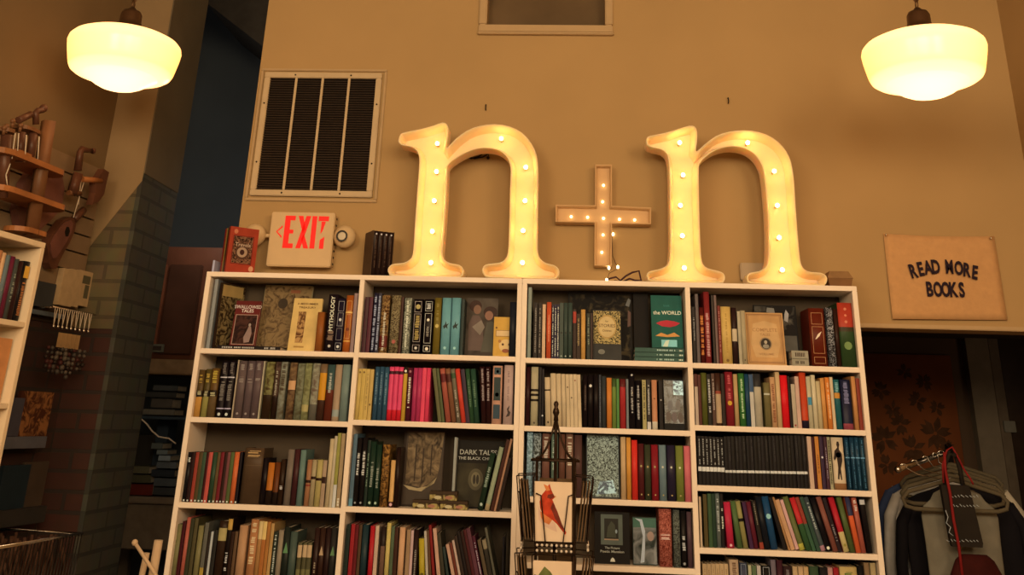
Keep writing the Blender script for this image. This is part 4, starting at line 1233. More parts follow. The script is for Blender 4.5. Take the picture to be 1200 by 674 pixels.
# plus-sign bay
Z31 = ZS[3][0]
FOIL = ornate('gold_dark_filigree', '2c2618', 'b89858', 70, dist=2.5)
face_book(px(ZI, 514, 545), px(ZI, 705, 545), px(ZI, 0, 222)[1], 0.045, '34302a', [
    ('rect', 0.02, 0.32, 0.98, 0.98, FOIL), ('ell', 0.5, 0.66, 0.34, 0.24, 'b08848'), ('ell', 0.5, 0.66, 0.3, 0.21, 'c4a064'), ('text', 'STORIES', 0.5, 0.68, 0.018, '5c4020', 1.05), ('text', 'for', 0.5, 0.77, 0.011, '5c4020', 1.0), ('text', 'Children', 0.5, 0.58, 0.011, '5c4020', 1.0), ('ell', 0.3, 0.16, 0.12, 0.05, '6c6454')],
    'gold filigree stories book with a round title, face out under the plus sign', G % ('top shelf', BAYNAME[3]), Z31, tilt=6)
BIGB = ornate('black_faint_gold_print', '0e0b0a', '4c3c24', 14, dist=2.0, mid=0.62, soft=0.1)
face_book(px(ZI, 345, 545), px(ZI, 780, 545), px(ZI, 0, 105)[1], 0.13, '140f0d', [('rect', 0.03, 0.03, 0.97, 0.97, BIGB), ('poly', [(0.9, 0.82), (0.96, 0.8), (0.99, 0.9), (0.95, 0.93)], '6c6458'), ('poly', [(0.93, 0.5), (0.98, 0.52), (0.985, 0.72), (0.94, 0.75)], '5c3c30')],
          'large black book faintly patterned behind the gold stories book', G % ('top shelf', BAYNAME[3]), Z31, tilt=6)
face_book(px(ZI, 792, 550), px(ZI, 893, 550), px(ZI, 0, 112)[1], 0.11, '0f0b0b', [], 'plain black upright book between the large black and green covers', G % ('top shelf', BAYNAME[3]), Z31, tilt=4)
a, b = at(*px(ZI, 792, 540), 0.025), at(*px(ZI, 1126, 540), 0.025)
h3 = (at(*px(ZI, 960, 474), 0.025).z - Z31) / 3
for i, nm in enumerate(('lowest', 'middle', 'topmost')):
    flat_book(a.x + 0.001 * i, b.x - 0.001 * (2 - i), Z31 + i * (h3 + 0.0002), h3 - 0.0006, 0.025, 0.15, '2c4a3c', 'green book lying flat, %s of three under the green world book' % nm, G % ('top shelf', BAYNAME[3]), [(0.45, 0.8, 0.35, 0.68, 'a8b8a0'), (0.9, 0.97, 0.35, 0.65, 'd0d0c0')])
face_book(px(ZI, 910, 474), px(ZI, 1120, 474), px(ZI, 0, 124)[1], 0.05, '1c5040', [
    ('text', 'the WORLD', 0.52, 0.66, 0.021, 'd8d0b8', 1.05), ('text', 'book', 0.5, 0.8, 0.012, '2c7060', 1.0), ('poly', [(0.15, 0.46), (0.3, 0.5), (0.5, 0.52), (0.75, 0.5), (0.92, 0.47), (0.8, 0.42), (0.6, 0.39), (0.35, 0.4)], 'b41c2c'), ('poly', [(0.12, 0.22), (0.3, 0.28), (0.5, 0.24), (0.72, 0.29), (0.9, 0.22), (0.7, 0.21), (0.5, 0.2), (0.3, 0.21)], 'c8843c'), ('rect', 0.3, 0.02, 0.8, 0.15, '7cb4bc'), ('poly', [(0.34, 0.02), (0.5, 0.02), (0.56, 0.15), (0.44, 0.13)], 'c8d4cc')],
    'green world book with red and tan shapes standing on three green books', G % ('top shelf', BAYNAME[3]), Z31 + 3 * (h3 + 0.0002) + 0.001, tilt=5)
Z32 = ZS[3][1]
SKULL = ornate('silver_skull_print', '14120f', '6c6c68', 26, dist=1.5, rough=0.2, mid=0.52, soft=0.1)
GLARE = ornate('painted_blue_glare', '2c3840', '98aeb2', 40, rough=0.25, metal=0.2)  # glare on the shiny covers, painted as a pale mottled patch
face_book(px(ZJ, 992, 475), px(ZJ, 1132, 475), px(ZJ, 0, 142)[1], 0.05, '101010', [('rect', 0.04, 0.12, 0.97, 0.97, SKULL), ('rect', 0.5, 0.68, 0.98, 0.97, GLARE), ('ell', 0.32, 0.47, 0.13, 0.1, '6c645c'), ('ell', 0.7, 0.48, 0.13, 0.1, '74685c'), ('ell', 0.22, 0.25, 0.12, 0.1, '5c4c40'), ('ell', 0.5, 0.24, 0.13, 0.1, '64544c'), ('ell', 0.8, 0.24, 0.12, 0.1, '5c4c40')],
          'glossy black book with painted glare and pale skulls, face out, second shelf', G % ('second shelf', BAYNAME[3]), Z32, tilt=6)
Z33 = ZS[3][2]
SILVF = ornate('silver_scroll_foil', '2c2e26', '8c9280', 80, rough=0.4, metal=0.1, dist=2.5)
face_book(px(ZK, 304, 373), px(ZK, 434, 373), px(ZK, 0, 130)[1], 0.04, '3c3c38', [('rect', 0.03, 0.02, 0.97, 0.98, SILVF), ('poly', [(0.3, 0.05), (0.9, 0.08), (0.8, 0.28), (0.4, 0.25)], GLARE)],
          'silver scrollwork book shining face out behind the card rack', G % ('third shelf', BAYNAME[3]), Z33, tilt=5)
Z34 = ZS[3][3]
face_book(px(ZK, 336, 633), px(ZK, 474, 633), px(ZK, 0, 432)[1], 0.045, '0f0c0b', [
    ('rect', 0.18, 0.36, 0.8, 0.95, '54584a'), ('rect', 0.28, 0.45, 0.68, 0.87, '1c1a14'), ('poly', [(0.34, 0.5), (0.62, 0.5), (0.58, 0.75), (0.48, 0.82), (0.38, 0.7)], '3c3c2c'), ('rect', 0.28, 0.45, 0.68, 0.475, 'a08060'), ('ell', 0.62, 0.62, 0.03, 0.04, '8c9490'),
    ('text', 'The Picture', 0.5, 0.3, 0.011, 'b0a890', 1.1), ('text', 'Poetic Mansion', 0.5, 0.23, 0.012, 'b0a890', 1.25), ('poly', [(0.44, 0.04), (0.58, 0.04), (0.56, 0.09), (0.51, 0.12), (0.46, 0.09)], 'c8bca0')],
    'black book with a grey framed window picture, face out behind the card rack', G % ('fourth shelf', BAYNAME[3]), Z34, tilt=5)
GLS = ornate('glossy_grey_portrait', '2c3028', '8c8478', 18, rough=0.15, dist=1.2, soft=0.18)
face_book(px(ZK, 486, 636), px(ZK, 580, 636), px(ZK, 0, 452)[1], 0.045, '2c342c', [('rect', 0.02, 0.02, 0.98, 0.98, GLS), ('rect', 0.02, 0.78, 0.98, 0.98, '3c5c48'), ('poly', [(0.1, 0.97), (0.3, 0.9), (0.42, 0.6), (0.36, 0.3), (0.3, 0.04), (0.46, 0.06), (0.5, 0.35), (0.52, 0.7), (0.4, 0.95)], 'a8a8a4'), ('ell', 0.74, 0.6, 0.14, 0.1, '9c7c68')],
          'glossy grey-green book with a pale streak, face out beside red ornate spine', G % ('fourth shelf', BAYNAME[3]), Z34, tilt=5)
# clothes-rack bay
Z41 = ZS[4][0]
face_book(px(ZL, 428, 542), px(ZL, 682, 542), px(ZL, 0, 206)[1], 0.045, 'b8844c', [
    ('frame', 0.04, 0.03, 0.96, 0.97, 0.02, '8c5c30'), ('frame', 0.08, 0.055, 0.92, 0.945, 0.01, '94643c'), ('poly', [(0.2, 0.78), (0.5, 0.84), (0.82, 0.78), (0.88, 0.4), (0.78, 0.14), (0.22, 0.14), (0.12, 0.4)], 'c09058'), ('text', 'COMPLETE', 0.5, 0.66, 0.019, '9c6c3c', 1.1), ('text', 'TALES', 0.5, 0.57, 0.014, '9c6c3c', 1.1), ('ell', 0.5, 0.4, 0.16, 0.12, '8c6c48'), ('ell', 0.5, 0.4, 0.13, 0.1, '2a1e14'), ('ell', 0.5, 0.43, 0.04, 0.035, 'b09878'), ('ell', 0.5, 0.35, 0.08, 0.04, '8c7c64'), ('text', 'VOLUME', 0.5, 0.2, 0.012, 'a47444', 1.3)],
    'tan ornate book with a round dark portrait, face out beside the clothes rack', G % ('top shelf', BAYNAME[4]), Z41, tilt=6)
DKP = ornate('black_figures_print', '161210', '5c5040', 16, dist=1.0, mid=0.6, soft=0.1)
face_book(px(ZL, 490, 540), px(ZL, 775, 540), px(ZL, 0, 158)[1], 0.12, '14100f', [('rect', 0.02, 0.5, 0.98, 0.98, DKP), ('poly', [(0.7, 0.75), (0.78, 0.72), (0.82, 0.86), (0.76, 0.93), (0.72, 0.86)], 'a49484'), ('poly', [(0.3, 0.88), (0.5, 0.86), (0.48, 0.95), (0.32, 0.96)], '7c7060'), ('rect', 0.62, 0.25, 0.96, 0.5, '4c4438')],
          'black book with pale figures behind the tan portrait book', G % ('top shelf', BAYNAME[4]), Z41, tilt=5)
a, b = at(*px(ZL, 716, 530), 0.03), at(*px(ZL, 826, 530), 0.03)
h1 = at(*px(ZL, 776, 506), 0.03).z - Z41
h2 = at(*px(ZL, 776, 452), 0.03).z - Z41 - h1
flat_book(a.x, b.x, Z41, h1 - 0.0006, 0.03, 0.08, '8c7c60', 'grey book lying flat under another, beside the thick brown leather book', G % ('top shelf', BAYNAME[4]), [(0.15, 0.7, 0.3, 0.7, '3c2c20')])
flat_book(a.x, b.x, Z41 + h1, h2 - 0.0006, 0.03, 0.08, '948468', 'pale grey book lying on top of another beside the brown leather book', G % ('top shelf', BAYNAME[4]), [(0.15, 0.8, 0.25, 0.75, '4c3828')])

# ------------------------------------------------------------------ marquee letters
LETTER = mat('cream_letter_plastic', (0.87, 0.70, 0.46), 0.45, var=0.02)
_b = LETTER.node_tree.nodes['Principled BSDF']      # thin moulded plastic: the bulbs glow through it
_b.inputs['Subsurface Weight'].default_value = 0.7
_b.inputs['Subsurface Radius'].default_value = (1.0, 0.75, 0.4)
_b.inputs['Subsurface Scale'].default_value = 0.03
BULB = emitter('warm_bulb', (1.0, 0.56, 0.17), 36.0)
SOCK = mat('bulb_socket', (0.5, 0.4, 0.28), 0.4, metal=0.5)


def smooth_poly(p, sub=2):
    out = []
    n = len(p)
    for i in range(n):
        p0, p1, p2, p3 = (Vector(p[(i + k - 1) % n]) for k in range(4))
        for s in range(sub):
            t = s / sub
            out.append(0.5 * ((2 * p1) + (p2 - p0) * t + (2 * p0 - 5 * p1 + 4 * p2 - p3) * t * t + (3 * p1 - p0 - 3 * p2 + p3) * t ** 3))
    return out


def inset(p, d):
    n = len(p)
    area = sum(p[i].x * p[(i + 1) % n].y - p[(i + 1) % n].x * p[i].y for i in range(n))
    sg = 1 if area > 0 else -1
    out = []
    for i in range(n):
        e0 = (p[i] - p[i - 1]).normalized()
        e1 = (p[(i + 1) % n] - p[i]).normalized()
        n0, n1 = Vector((-e0.y, e0.x)) * sg, Vector((-e1.y, e1.x)) * sg
        m = n0 + n1
        if m.length < 1e-4:
            m = n0
        m.normalize()
        c = max(0.6, m.dot(n0))
        out.append(p[i] + m * (d / c))
    return out


def safe_inset(p, d):
    """inset that never crosses the outline: points too near an edge are pushed back along the gradient"""
    out = inset(p, d)
    n = len(p)
    for k, q in enumerate(out):
        for it in range(14):
            best, bp = 1e9, None
            for i in range(n):
                a, b = p[i], p[(i + 1) % n]
                ab = b - a
                u = max(0.0, min(1.0, (q - a).dot(ab) / max(ab.dot(ab), 1e-12)))
                c = a + ab * u
                l = (q - c).length
                if l < best:
                    best, bp = l, c
            if best >= d * 0.97 or best < 1e-7:
                break
            q = q + (q - bp).normalized() * (d - best) * 0.7
        out[k] = q
    return out


def plate(b, pts, y, m):
    """flat cap inside a closed outline, robust for concave shapes"""
    v, e, f, *_ = delaunay_2d_cdt([Vector(q) for q in pts], [], [list(range(len(pts)))], 1, 1e-6)
    vs = [b.bm.verts.new((q.x, y, q.y)) for q in v]
    idx = b.mi(m)
    for t in f:
        fc = b.bm.faces.new([vs[i] for i in t])
        fc.material_index = idx


def channel(poly, yf, depth, m, rim=0.006, slope=0.016, deep=0.75, name='channel', root=None):
    """open-fronted channel: back, sloping return walls and a rounded rim"""
    b = MB()
    idx = b.mi(m)
    loops = [(0.0, yf + depth), (0.0, yf + 0.006), (0.001, yf + 0.002), (0.003, yf), (rim, yf + 0.0025), (rim + slope * 0.45, yf + depth * 0.32), (rim + slope, yf + depth * deep)]
    rings, outl = [], []
    for d, y in loops:
        q = safe_inset(poly, d) if d else poly
        outl.append(q)
        rings.append([b.bm.verts.new((v.x, y, v.y)) for v in q])
    n = len(poly)
    for r0, r1 in zip(rings[:-1], rings[1:]):
        for i in range(n):
            f = b.bm.faces.new([r0[i], r0[(i + 1) % n], r1[(i + 1) % n], r1[i]])
            f.material_index = idx
            f.smooth = True
    plate(b, outl[0], yf + depth, m)
    plate(b, outl[-1], loops[-1][1], m)
    return b.build(name, parent=root)


def bulb(p, root, r=0.0088, depth_y=0.0):
    b = MB()
    b.sphere(p, r, BULB, 12, (1, 1.25, 1))
    o = b.build('bulb', parent=root)
    b = MB()
    b.tube([(p[0], p[1] + r * 1.1, p[2]), (p[0], LYF + LDEP * 0.75 - 0.0005, p[2])], r * 0.62, SOCK, 10)
    b.build('bulb_socket', parent=o)
    return o


NL = [(40, 90), (48, 70), (70, 62), (130, 50), (180, 36), (214, 24), (232, 32), (238, 52), (236, 80), (231, 108), (232, 124), (265, 90), (310, 57), (360, 38), (420, 31), (480, 40), (530, 66), (565, 106), (585, 150), (592, 200), (592, 300), (591, 400), (590, 500), (592, 540), (602, 564), (624, 580), (655, 588), (673, 603), (676, 622), (666, 640), (645, 644), (520, 641), (400, 638), (378, 628), (370, 609), (377, 591), (397, 583), (440, 578), (462, 564), (472, 538), (475, 490), (478, 400), (480, 300), (483, 215), (477, 180), (462, 155), (435, 136), (400, 128), (355, 129), (310, 144), (270, 166), (238, 192), (234, 215), (231, 300), (225, 400), (217, 500), (214, 545), (222, 567), (245, 580), (280, 587), (297, 603), (298, 622), (288, 635), (265, 638), (140, 635), (18, 632), (2, 622), (-3, 606), (6, 590), (25, 582), (60, 579), (85, 565), (97, 540), (103, 450), (110, 350), (117, 250), (122, 180), (118, 150), (105, 130), (80, 120), (52, 115), (40, 103)]
NR = [(24, 82), (30, 66), (50, 60), (100, 50), (150, 35), (195, 22), (217, 26), (226, 46), (226, 85), (223, 108), (224, 124), (255, 96), (300, 63), (350, 46), (410, 40), (470, 47), (525, 70), (565, 105), (590, 145), (603, 190), (610, 250), (615, 330), (622, 430), (630, 520), (637, 567), (651, 590), (676, 600), (715, 603), (737, 616), (740, 635), (732, 651), (712, 656), (570, 651), (438, 646), (424, 636), (421, 618), (434, 603), (470, 597), (495, 581), (504, 558), (507, 500), (505, 400), (498, 300), (490, 220), (480, 180), (460, 146), (430, 121), (390, 108), (345, 107), (300, 120), (262, 144), (238, 170), (233, 195), (233, 260), (236, 400), (240, 500), (243, 545), (250, 569), (268, 585), (310, 596), (330, 605), (337, 621), (332, 638), (312, 645), (180, 641), (45, 637), (30, 626), (26, 611), (38, 597), (70, 590), (100, 578), (114, 556), (119, 500), (118, 400), (117, 300), (115, 200), (112, 160), (105, 135), (85, 118), (50, 110), (28, 100)]
LYF, LDEP = 0.02, 0.10


def marquee(pts, zm, bulbs, label):
    poly = []
    for x, y in pts:
        q = at(zm[0] + x / zm[2], zm[1] + y / zm[2], LYF)
        poly.append(Vector((q.x, q.z)))
    poly = smooth_poly(poly, 2)
    zmin = min(p.y for p in poly)
    dz = TOPZ + 0.0005 - zmin
    xs = [p.x for p in poly]
    x0, x1 = min(xs), max(xs)
    for p in poly:
        p.y += dz
    root = thing('marquee_letter', ((x0 + x1) / 2, LYF + LDEP / 2, TOPZ), label, 'marquee letter', 'marquee letters on the bookcases')
    channel(poly, LYF, LDEP, LETTER, name='channel_body', root=root)
    for bx, by in bulbs:
        q = at(bx, by, LYF + 0.030)
        bulb((q.x, LYF + 0.030, q.z + dz), root)
    return dz


d1 = marquee(NL, (455, 135, 3.371), [(512.5, 167.3), (511.5, 200), (508.9, 234.2), (506.6, 270.1), (505, 306.7), (587.5, 161.4), (616.2, 195), (615.3, 234.2), (613, 269.2), (612.3, 306.7)], 'large lit white letter n with bulbs, standing nearer the EXIT sign')
d2 = marquee(NR, (750, 140, 3.369), [(796.5, 166.8), (800.5, 204.6), (797.4, 240.2), (799.6, 275.8), (801.9, 313.6), (876.2, 166.8), (907.4, 200.1), (910.9, 240.2), (913.1, 278), (916.7, 315.9)], 'large lit white letter n with bulbs, standing nearer the READ MORE BOOKS banner')
print('letter dz', d1, d2)

# plus sign on the wall
PY, PDEP = WALLY - 0.07, 0.07
p = [at(697.2, 192.3, PY), at(717.3, 192.6, PY), at(717.3, 241, PY), at(763.6, 243, PY), at(763.2, 263, PY), at(717.4, 262.2, PY), at(717.0, 311.7, PY), at(696.2, 311.5, PY), at(696.6, 261, PY), at(650.7, 260.3, PY), at(650.9, 239.6, PY), at(697, 240.4, PY)]
poly = [Vector((q.x, q.z)) for q in p]
root = thing('marquee_plus', (sum(v.x for v in poly) / 12, WALLY, poly[6].y), 'white plus sign with small bulbs hanging on the wall between the two letters', 'marquee sign')
PLUSM = mat('plus_enamel', (0.62, 0.42, 0.23), 0.5, var=0.03)
channel(poly, PY, PDEP - 0.0015, PLUSM, rim=0.006, slope=0.004, deep=0.6, name='channel_body', root=root)
PBULB = emitter('dim_bulb', (1.0, 0.72, 0.32), 5.0)
for bx, by in [(707.2, 217.3), (706.2, 236.5), (707.2, 256), (706.7, 275.4), (705.3, 295.8), (669.4, 254), (688.6, 254.7), (725.9, 257.1), (743.7, 257.8)]:
    q = at(bx, by, PY + 0.03)
    b = MB()
    b.sphere((q.x, PY + 0.03, q.z), 0.0062, PBULB, 10)
    o = b.build('bulb', parent=root)

# ------------------------------------------------------------------ pendants
def opal():
    """opal glass lit from inside: hottest around the bowl, where the bulb sits"""
    m = bpy.data.materials.new('opal_glass_lit')
    m.use_nodes = True
    nt = m.node_tree
    b = nt.nodes['Principled BSDF']
    b.inputs['Base Color'].default_value = (0.8, 0.78, 0.72, 1)
    b.inputs['Roughness'].default_value = 0.25
    tc = nt.nodes.new('ShaderNodeTexCoord')
    sp = nt.nodes.new('ShaderNodeSeparateXYZ')
    nt.links.new(tc.outputs['Object'], sp.inputs[0])
    mr = nt.nodes.new('ShaderNodeMapRange')
    mr.inputs['From Min'].default_value = -0.20
    mr.inputs['From Max'].default_value = 0.05
    nt.links.new(sp.outputs['Z'], mr.inputs['Value'])
    rp = nt.nodes.new('ShaderNodeValToRGB')
    e = rp.color_ramp.elements
    e[0].position = 0.0
    e[0].color = (3.2, 1.7, 0.75, 1)
    e[1].position = 1.0
    e[1].color = (2.0, 0.98, 0.42, 1)
    for pos_, c_ in ((0.20, (3.0, 1.5, 0.60, 1)), (0.33, (2.5, 0.93, 0.19, 1)), (0.65, (2.3, 0.92, 0.21, 1))):
        x_ = e.new(pos_)
        x_.color = c_
    nt.links.new(mr.outputs['Result'], rp.inputs['Fac'])
    nt.links.new(rp.outputs['Color'], b.inputs['Emission Color'])
    b.inputs['Emission Strength'].default_value = 1.0
    return m


SHADE = opal()
BOWL = SHADE


def pendant(cx, cyp, px_half, Y, label):
    c = at(cx, cyp, Y)
    dist = (c - CAM_LOC).dot(_F)
    r = px_half / FPX * dist
    root = thing('pendant_lamp', (c.x, Y, c.z), label, 'pendant lamp', 'schoolhouse pendant lamps')
    b = MB()
    pr = [(0.28, 0.27), (0.30, 0.23), (0.42, 0.20), (0.62, 0.145), (0.82, 0.08), (0.93, 0.025), (0.985, -0.04), (1.0, -0.11), (0.985, -0.22), (0.96, -0.34), (0.935, -0.45), (0.915, -0.53), (0.885, -0.59), (0.83, -0.63), (0.75, -0.655), (0.66, -0.675)]
    b.lathe([(a * r, z * r) for a, z in pr], c, SHADE, 48)
    b.build('glass_shade', parent=root)
    b = MB()
    b.lathe([(a * r, z * r) for a, z in [(0.66, -0.675), (0.59, -0.71), (0.52, -0.76), (0.44, -0.815), (0.33, -0.87), (0.2, -0.91), (0.1, -0.925), (0.0, -0.93)]], c, BOWL, 48)
    b.build('glass_bowl', parent=root)
    b = MB()
    b.lathe([(a * r, z * r) for a, z in [(0.0, 0.70), (0.05, 0.70), (0.08, 0.66), (0.16, 0.62), (0.19, 0.56), (0.195, 0.42), (0.215, 0.36), (0.27, 0.30), (0.31, 0.27), (0.31, 0.24), (0.28, 0.235)]], c, BRASS, 32)
    cap_ = b.build('fitter_cap', parent=root)
    b = MB()
    zc = c.z + 0.70 * r
    k = 0
    while zc < CEIL - 0.03:
        pts = []
        for i in range(12):
            a = i * math.pi / 6
            u, v = 0.011 * math.cos(a), 0.02 * math.sin(a)
            pts.append((c.x + (u if k % 2 else 0), Y + (0 if k % 2 else u), zc + 0.017 + v))
        b.tube(pts, 0.0028, BRASS, 5, closed=True)
        zc += 0.031
        k += 1
    b.build('chain', parent=cap_)
    b = MB()
    b.lathe([(0.0, -0.04), (0.02, -0.04), (0.05, -0.02), (0.06, -0.001), (0, -0.001)], (c.x, Y, CEIL), BRASS, 24)
    b.build('ceiling_canopy', parent=root)
    return c


pendant(148.0, 50, 63, -0.65, 'lit schoolhouse pendant lamp hanging by the brick pillar')
pendant(1080.8, 54, 68.6, -0.75, 'lit schoolhouse pendant lamp hanging above the READ MORE BOOKS banner')

# ------------------------------------------------------------------ wall-mounted things
# air return grille
q = [at(308.5, 82, WALLY), at(455.3, 81, WALLY), at(440.6, 238.5, WALLY), at(286.5, 234.5, WALLY)]
gx0, gx1 = (q[0].x + q[3].x) / 2, (q[1].x + q[2].x) / 2
gz1, gz0 = (q[0].z + q[1].z) / 2, (q[2].z + q[3].z) / 2
root = thing('air_vent', ((gx0 + gx1) / 2, WALLY, gz0), 'large cream air return grille with dark louvers on the wall', 'air vent')
GRL = mat('cream_grille_paint', (0.52, 0.42, 0.28), 0.45, var=0.05)
DARKL = mat('dark_louver', (0.05, 0.033, 0.024), 0.5, var=0.1)
b = MB()
for lo, hi in (((gx0, gz0), (gx1, gz0 + 0.012)), ((gx0, gz1 - 0.012), (gx1, gz1)), ((gx0, gz0 + 0.012), (gx0 + 0.012, gz1 - 0.012)), ((gx1 - 0.012, gz0 + 0.012), (gx1, gz1 - 0.012))):
    b.box((lo[0], WALLY - 0.012, lo[1]), (hi[0], WALLY, hi[1]), TRIM, 0.003)
b.build('outer_trim', parent=root)
b = MB()
i0, i1, j0, j1 = gx0 + 0.022, gx1 - 0.022, gz0 + 0.022, gz1 - 0.022
fw = 0.028
for lo, hi in (((i0, j0), (i1, j0 + fw)), ((i0, j1 - fw), (i1, j1)), ((i0, j0 + fw), (i0 + fw, j1 - fw)), ((i1 - fw, j0 + fw), (i1, j1 - fw))):
    b.box((lo[0], WALLY - 0.02, lo[1]), (hi[0], WALLY - 0.001, hi[1]), GRL, 0.003)
gfr = b.build('grille_frame', parent=root)
b = MB()
z = j0 + fw + 0.004
while z < j1 - fw - 0.004:
    b.face([(i0 + fw, WALLY - 0.016, z), (i1 - fw, WALLY - 0.016, z), (i1 - fw, WALLY - 0.003, z + 0.009), (i0 + fw, WALLY - 0.003, z + 0.009)], DARKL)
    b.face([(i0 + fw, WALLY - 0.016, z), (i1 - fw, WALLY - 0.016, z), (i1 - fw, WALLY - 0.016, z + 0.0015), (i0 + fw, WALLY - 0.016, z + 0.0015)], DARKL)
    z += 0.0118
b.box((i0 + fw, WALLY - 0.003, j0 + fw), (i1 - fw, WALLY - 0.001, j1 - fw), mat('grille_back', (0.012, 0.01, 0.009), 0.8))
b.build('louvers', parent=root)
for k in (1, 2, 3):
    b = MB()
    xx = i0 + fw + (i1 - i0 - 2 * fw) * k / 4
    b.box((xx - 0.006, WALLY - 0.021, j0 + fw), (xx + 0.006, WALLY - 0.015, j1 - fw), GRL, 0.002)
    b.build('grille_bar', parent=root)
for sx, sz in ((0.25, 0), (0.75, 0), (0.25, 1), (0.75, 1), (0, 0.25), (0, 0.75), (1, 0.25), (1, 0.75)):
    b = MB()
    cx = i0 + fw / 2 + (i1 - i0 - fw) * sx
    cz = j0 + fw / 2 + (j1 - j0 - fw) * sz
    b.sphere((cx, WALLY - 0.02, cz), 0.0045, BLACKM, 8, (1, 0.5, 1))
    b.build('screw', parent=gfr)

# EXIT sign with two emergency lamp heads
EY = WALLY - 0.07
q = [at(318.2, 248.8, EY), at(391.2, 248.8, EY), at(388.6, 313.4, EY), at(312.0, 311.4, EY)]
ex0, ex1 = (q[0].x + q[3].x) / 2, (q[1].x + q[2].x) / 2
ez1, ez0 = (q[0].z + q[1].z) / 2, (q[2].z + q[3].z) / 2
ez0 = max(ez0, TOPZ + 0.012)
root = thing('exit_sign', ((ex0 + ex1) / 2, WALLY, ez0), 'cream EXIT sign with red letters and two round emergency lamps', 'exit sign')
EXM = mat('aged_cream_plastic', (0.60, 0.46, 0.28), 0.4, var=0.03)
b = MB()
b.box((ex0, EY, ez0), (ex1, EY + 0.03, ez1), EXM, 0.004)
b.box((ex0 + 0.006, EY + 0.03, ez0 + 0.006), (ex1 - 0.002, WALLY - 0.0005, ez1 - 0.006), EXM, 0.004)
b.build('sign_housing', parent=root)
b = MB()
for k in range(8):
    zz = ez0 + 0.02 + k * (ez1 - ez0 - 0.04) / 7
    b.box((ex1 - 0.003, EY + 0.04, zz - 0.004), (ex1 - 0.0005, WALLY - 0.012, zz + 0.004), mat('vent_slot_shadow', (0.03, 0.025, 0.02), 0.8))
b.build('side_vents', parent=root)
REDL = mat('exit_red', (0.62, 0.012, 0.012), 0.4, var=0.05, emit=((1.0, 0.02, 0.01), 0.35))
ew, eh = ex1 - ex0, ez1 - ez0


def EP(u, v):
    return (ex0 + ew * u, ez0 + eh * v)


b = MB()


def strokes(polys):
    for pl in polys:
        b.prism([EP(u, v) for u, v in pl], EY - 0.002, EY + 0.001, REDL)


V0, V1 = 0.33, 0.93
strokes([[(0.225, V0), (0.31, V0), (0.31, V1), (0.225, V1)], [(0.31, V0), (0.385, V0), (0.385, V0 + 0.085), (0.31, V0 + 0.085)], [(0.31, V1 - 0.085), (0.385, V1 - 0.085), (0.385, V1), (0.31, V1)], [(0.31, 0.60), (0.37, 0.60), (0.37, 0.67), (0.31, 0.67)]])
strokes([[(0.43, V0), (0.505, V0), (0.63, V1), (0.555, V1)], [(0.555, V0), (0.63, V0), (0.543, 0.60), (0.506, 0.60 - 0.1)], [(0.43, V1), (0.505, V1), (0.556, 0.69), (0.522, 0.60)]])
strokes([[(0.65, V0), (0.725, V0), (0.725, V1), (0.65, V1)]])
strokes([[(0.75, V1 - 0.09), (0.91, V1 - 0.09), (0.91, V1), (0.75, V1)], [(0.80, V0), (0.865, V0), (0.865, 0.55), (0.80, 0.49)], [(0.80, 0.60), (0.83, 0.66), (0.865, 0.83), (0.80, 0.83)]])
strokes([[(0.12, 0.63), (0.195, 0.71), (0.195, 0.75), (0.10, 0.63)], [(0.10, 0.63), (0.195, 0.51), (0.195, 0.55), (0.12, 0.63)]])
b.build('exit_lettering', parent=root)
for cx, cy, dx in ((298, 275, -1), (403.5, 277, 1)):
    hy = WALLY - 0.07
    c = at(cx, cy, hy)
    rr = 13.0 / FPX * (c - CAM_LOC).dot(_F)
    b = MB()
    b.sphere((c.x, hy + 0.01, c.z), rr, EXM, 24, (1, 0.75, 1))
    xe = ex0 if dx < 0 else ex1
    b.tube([(c.x, hy + 0.02, c.z), (xe + 0.002 * -dx, hy + 0.02, c.z)], 0.009, EXM, 10)
    o = b.build('lamp_head', parent=root)
    if dx < 0:
        continue
    b = MB()
    L0 = Vector((c.x - 0.004 * dx, hy - rr * 0.66, c.z - 0.004))
    for r0, r1, m, dy in ((0.52, 0.36, BLACKM, 0.0), (0.36, 0.0, mat('lamp_lens_glass', (0.30, 0.26, 0.2), 0.35, metal=0.4), 0.003)):
        pts = 20
        for i in range(pts):
            a0, a1 = 2 * math.pi * i / pts, 2 * math.pi * (i + 1) / pts
            f = []
            for r_, a_ in ((r0, a0), (r0, a1), (r1, a1), (r1, a0)):
                v = L0 + Vector((rr * r_ * math.cos(a_), dy, rr * r_ * math.sin(a_)))
                if not f or (v - f[-1]).length > 1e-6:
                    f.append(v)
            b.face(f[:3] if len(f) < 4 else f, m)
    b.build('lamp_lens', parent=o)

# junction box behind the second n, hooks, cable
b = MB()
a, c = at(866, 309, WALLY), at(897, 330, WALLY)
b.box((a.x, WALLY - 0.03, c.z), (c.x, WALLY - 0.0005, a.z), mat('grey_outlet_box', (0.42, 0.34, 0.25), 0.5, var=0.03), 0.004)
o = b.build('junction_box', loc=(a.x, WALLY, c.z))
tag(o, 'grey-white outlet box on the wall behind the second letter n', 'outlet box')
for (hx, hy), wds in (((569.5, 126), 'between the first n and the ceiling'), ((853, 118), 'above the second letter n')):
    a = at(hx, hy, WALLY)
    b = MB()
    b.tube([(a.x, WALLY, a.z + 0.012), (a.x, WALLY - 0.014, a.z + 0.01), (a.x, WALLY - 0.018, a.z - 0.006), (a.x, WALLY - 0.008, a.z - 0.016)], 0.0028, BLACKM, 6)
    tag(b.build('wall_hook', loc=(a.x, WALLY, a.z)), 'small dark hook screwed in the wall %s' % wds, 'hook', 'wall hooks')
b = MB()
pts = [at(x, y, WALLY - 0.012) for x, y in ((543, 181), (552, 186), (562, 183), (570, 177), (566, 174), (556, 178), (548, 183), (556, 186), (566, 184), (573, 180), (572, 185))]
b.tube(pts, 0.0035, BLACKM, 6)
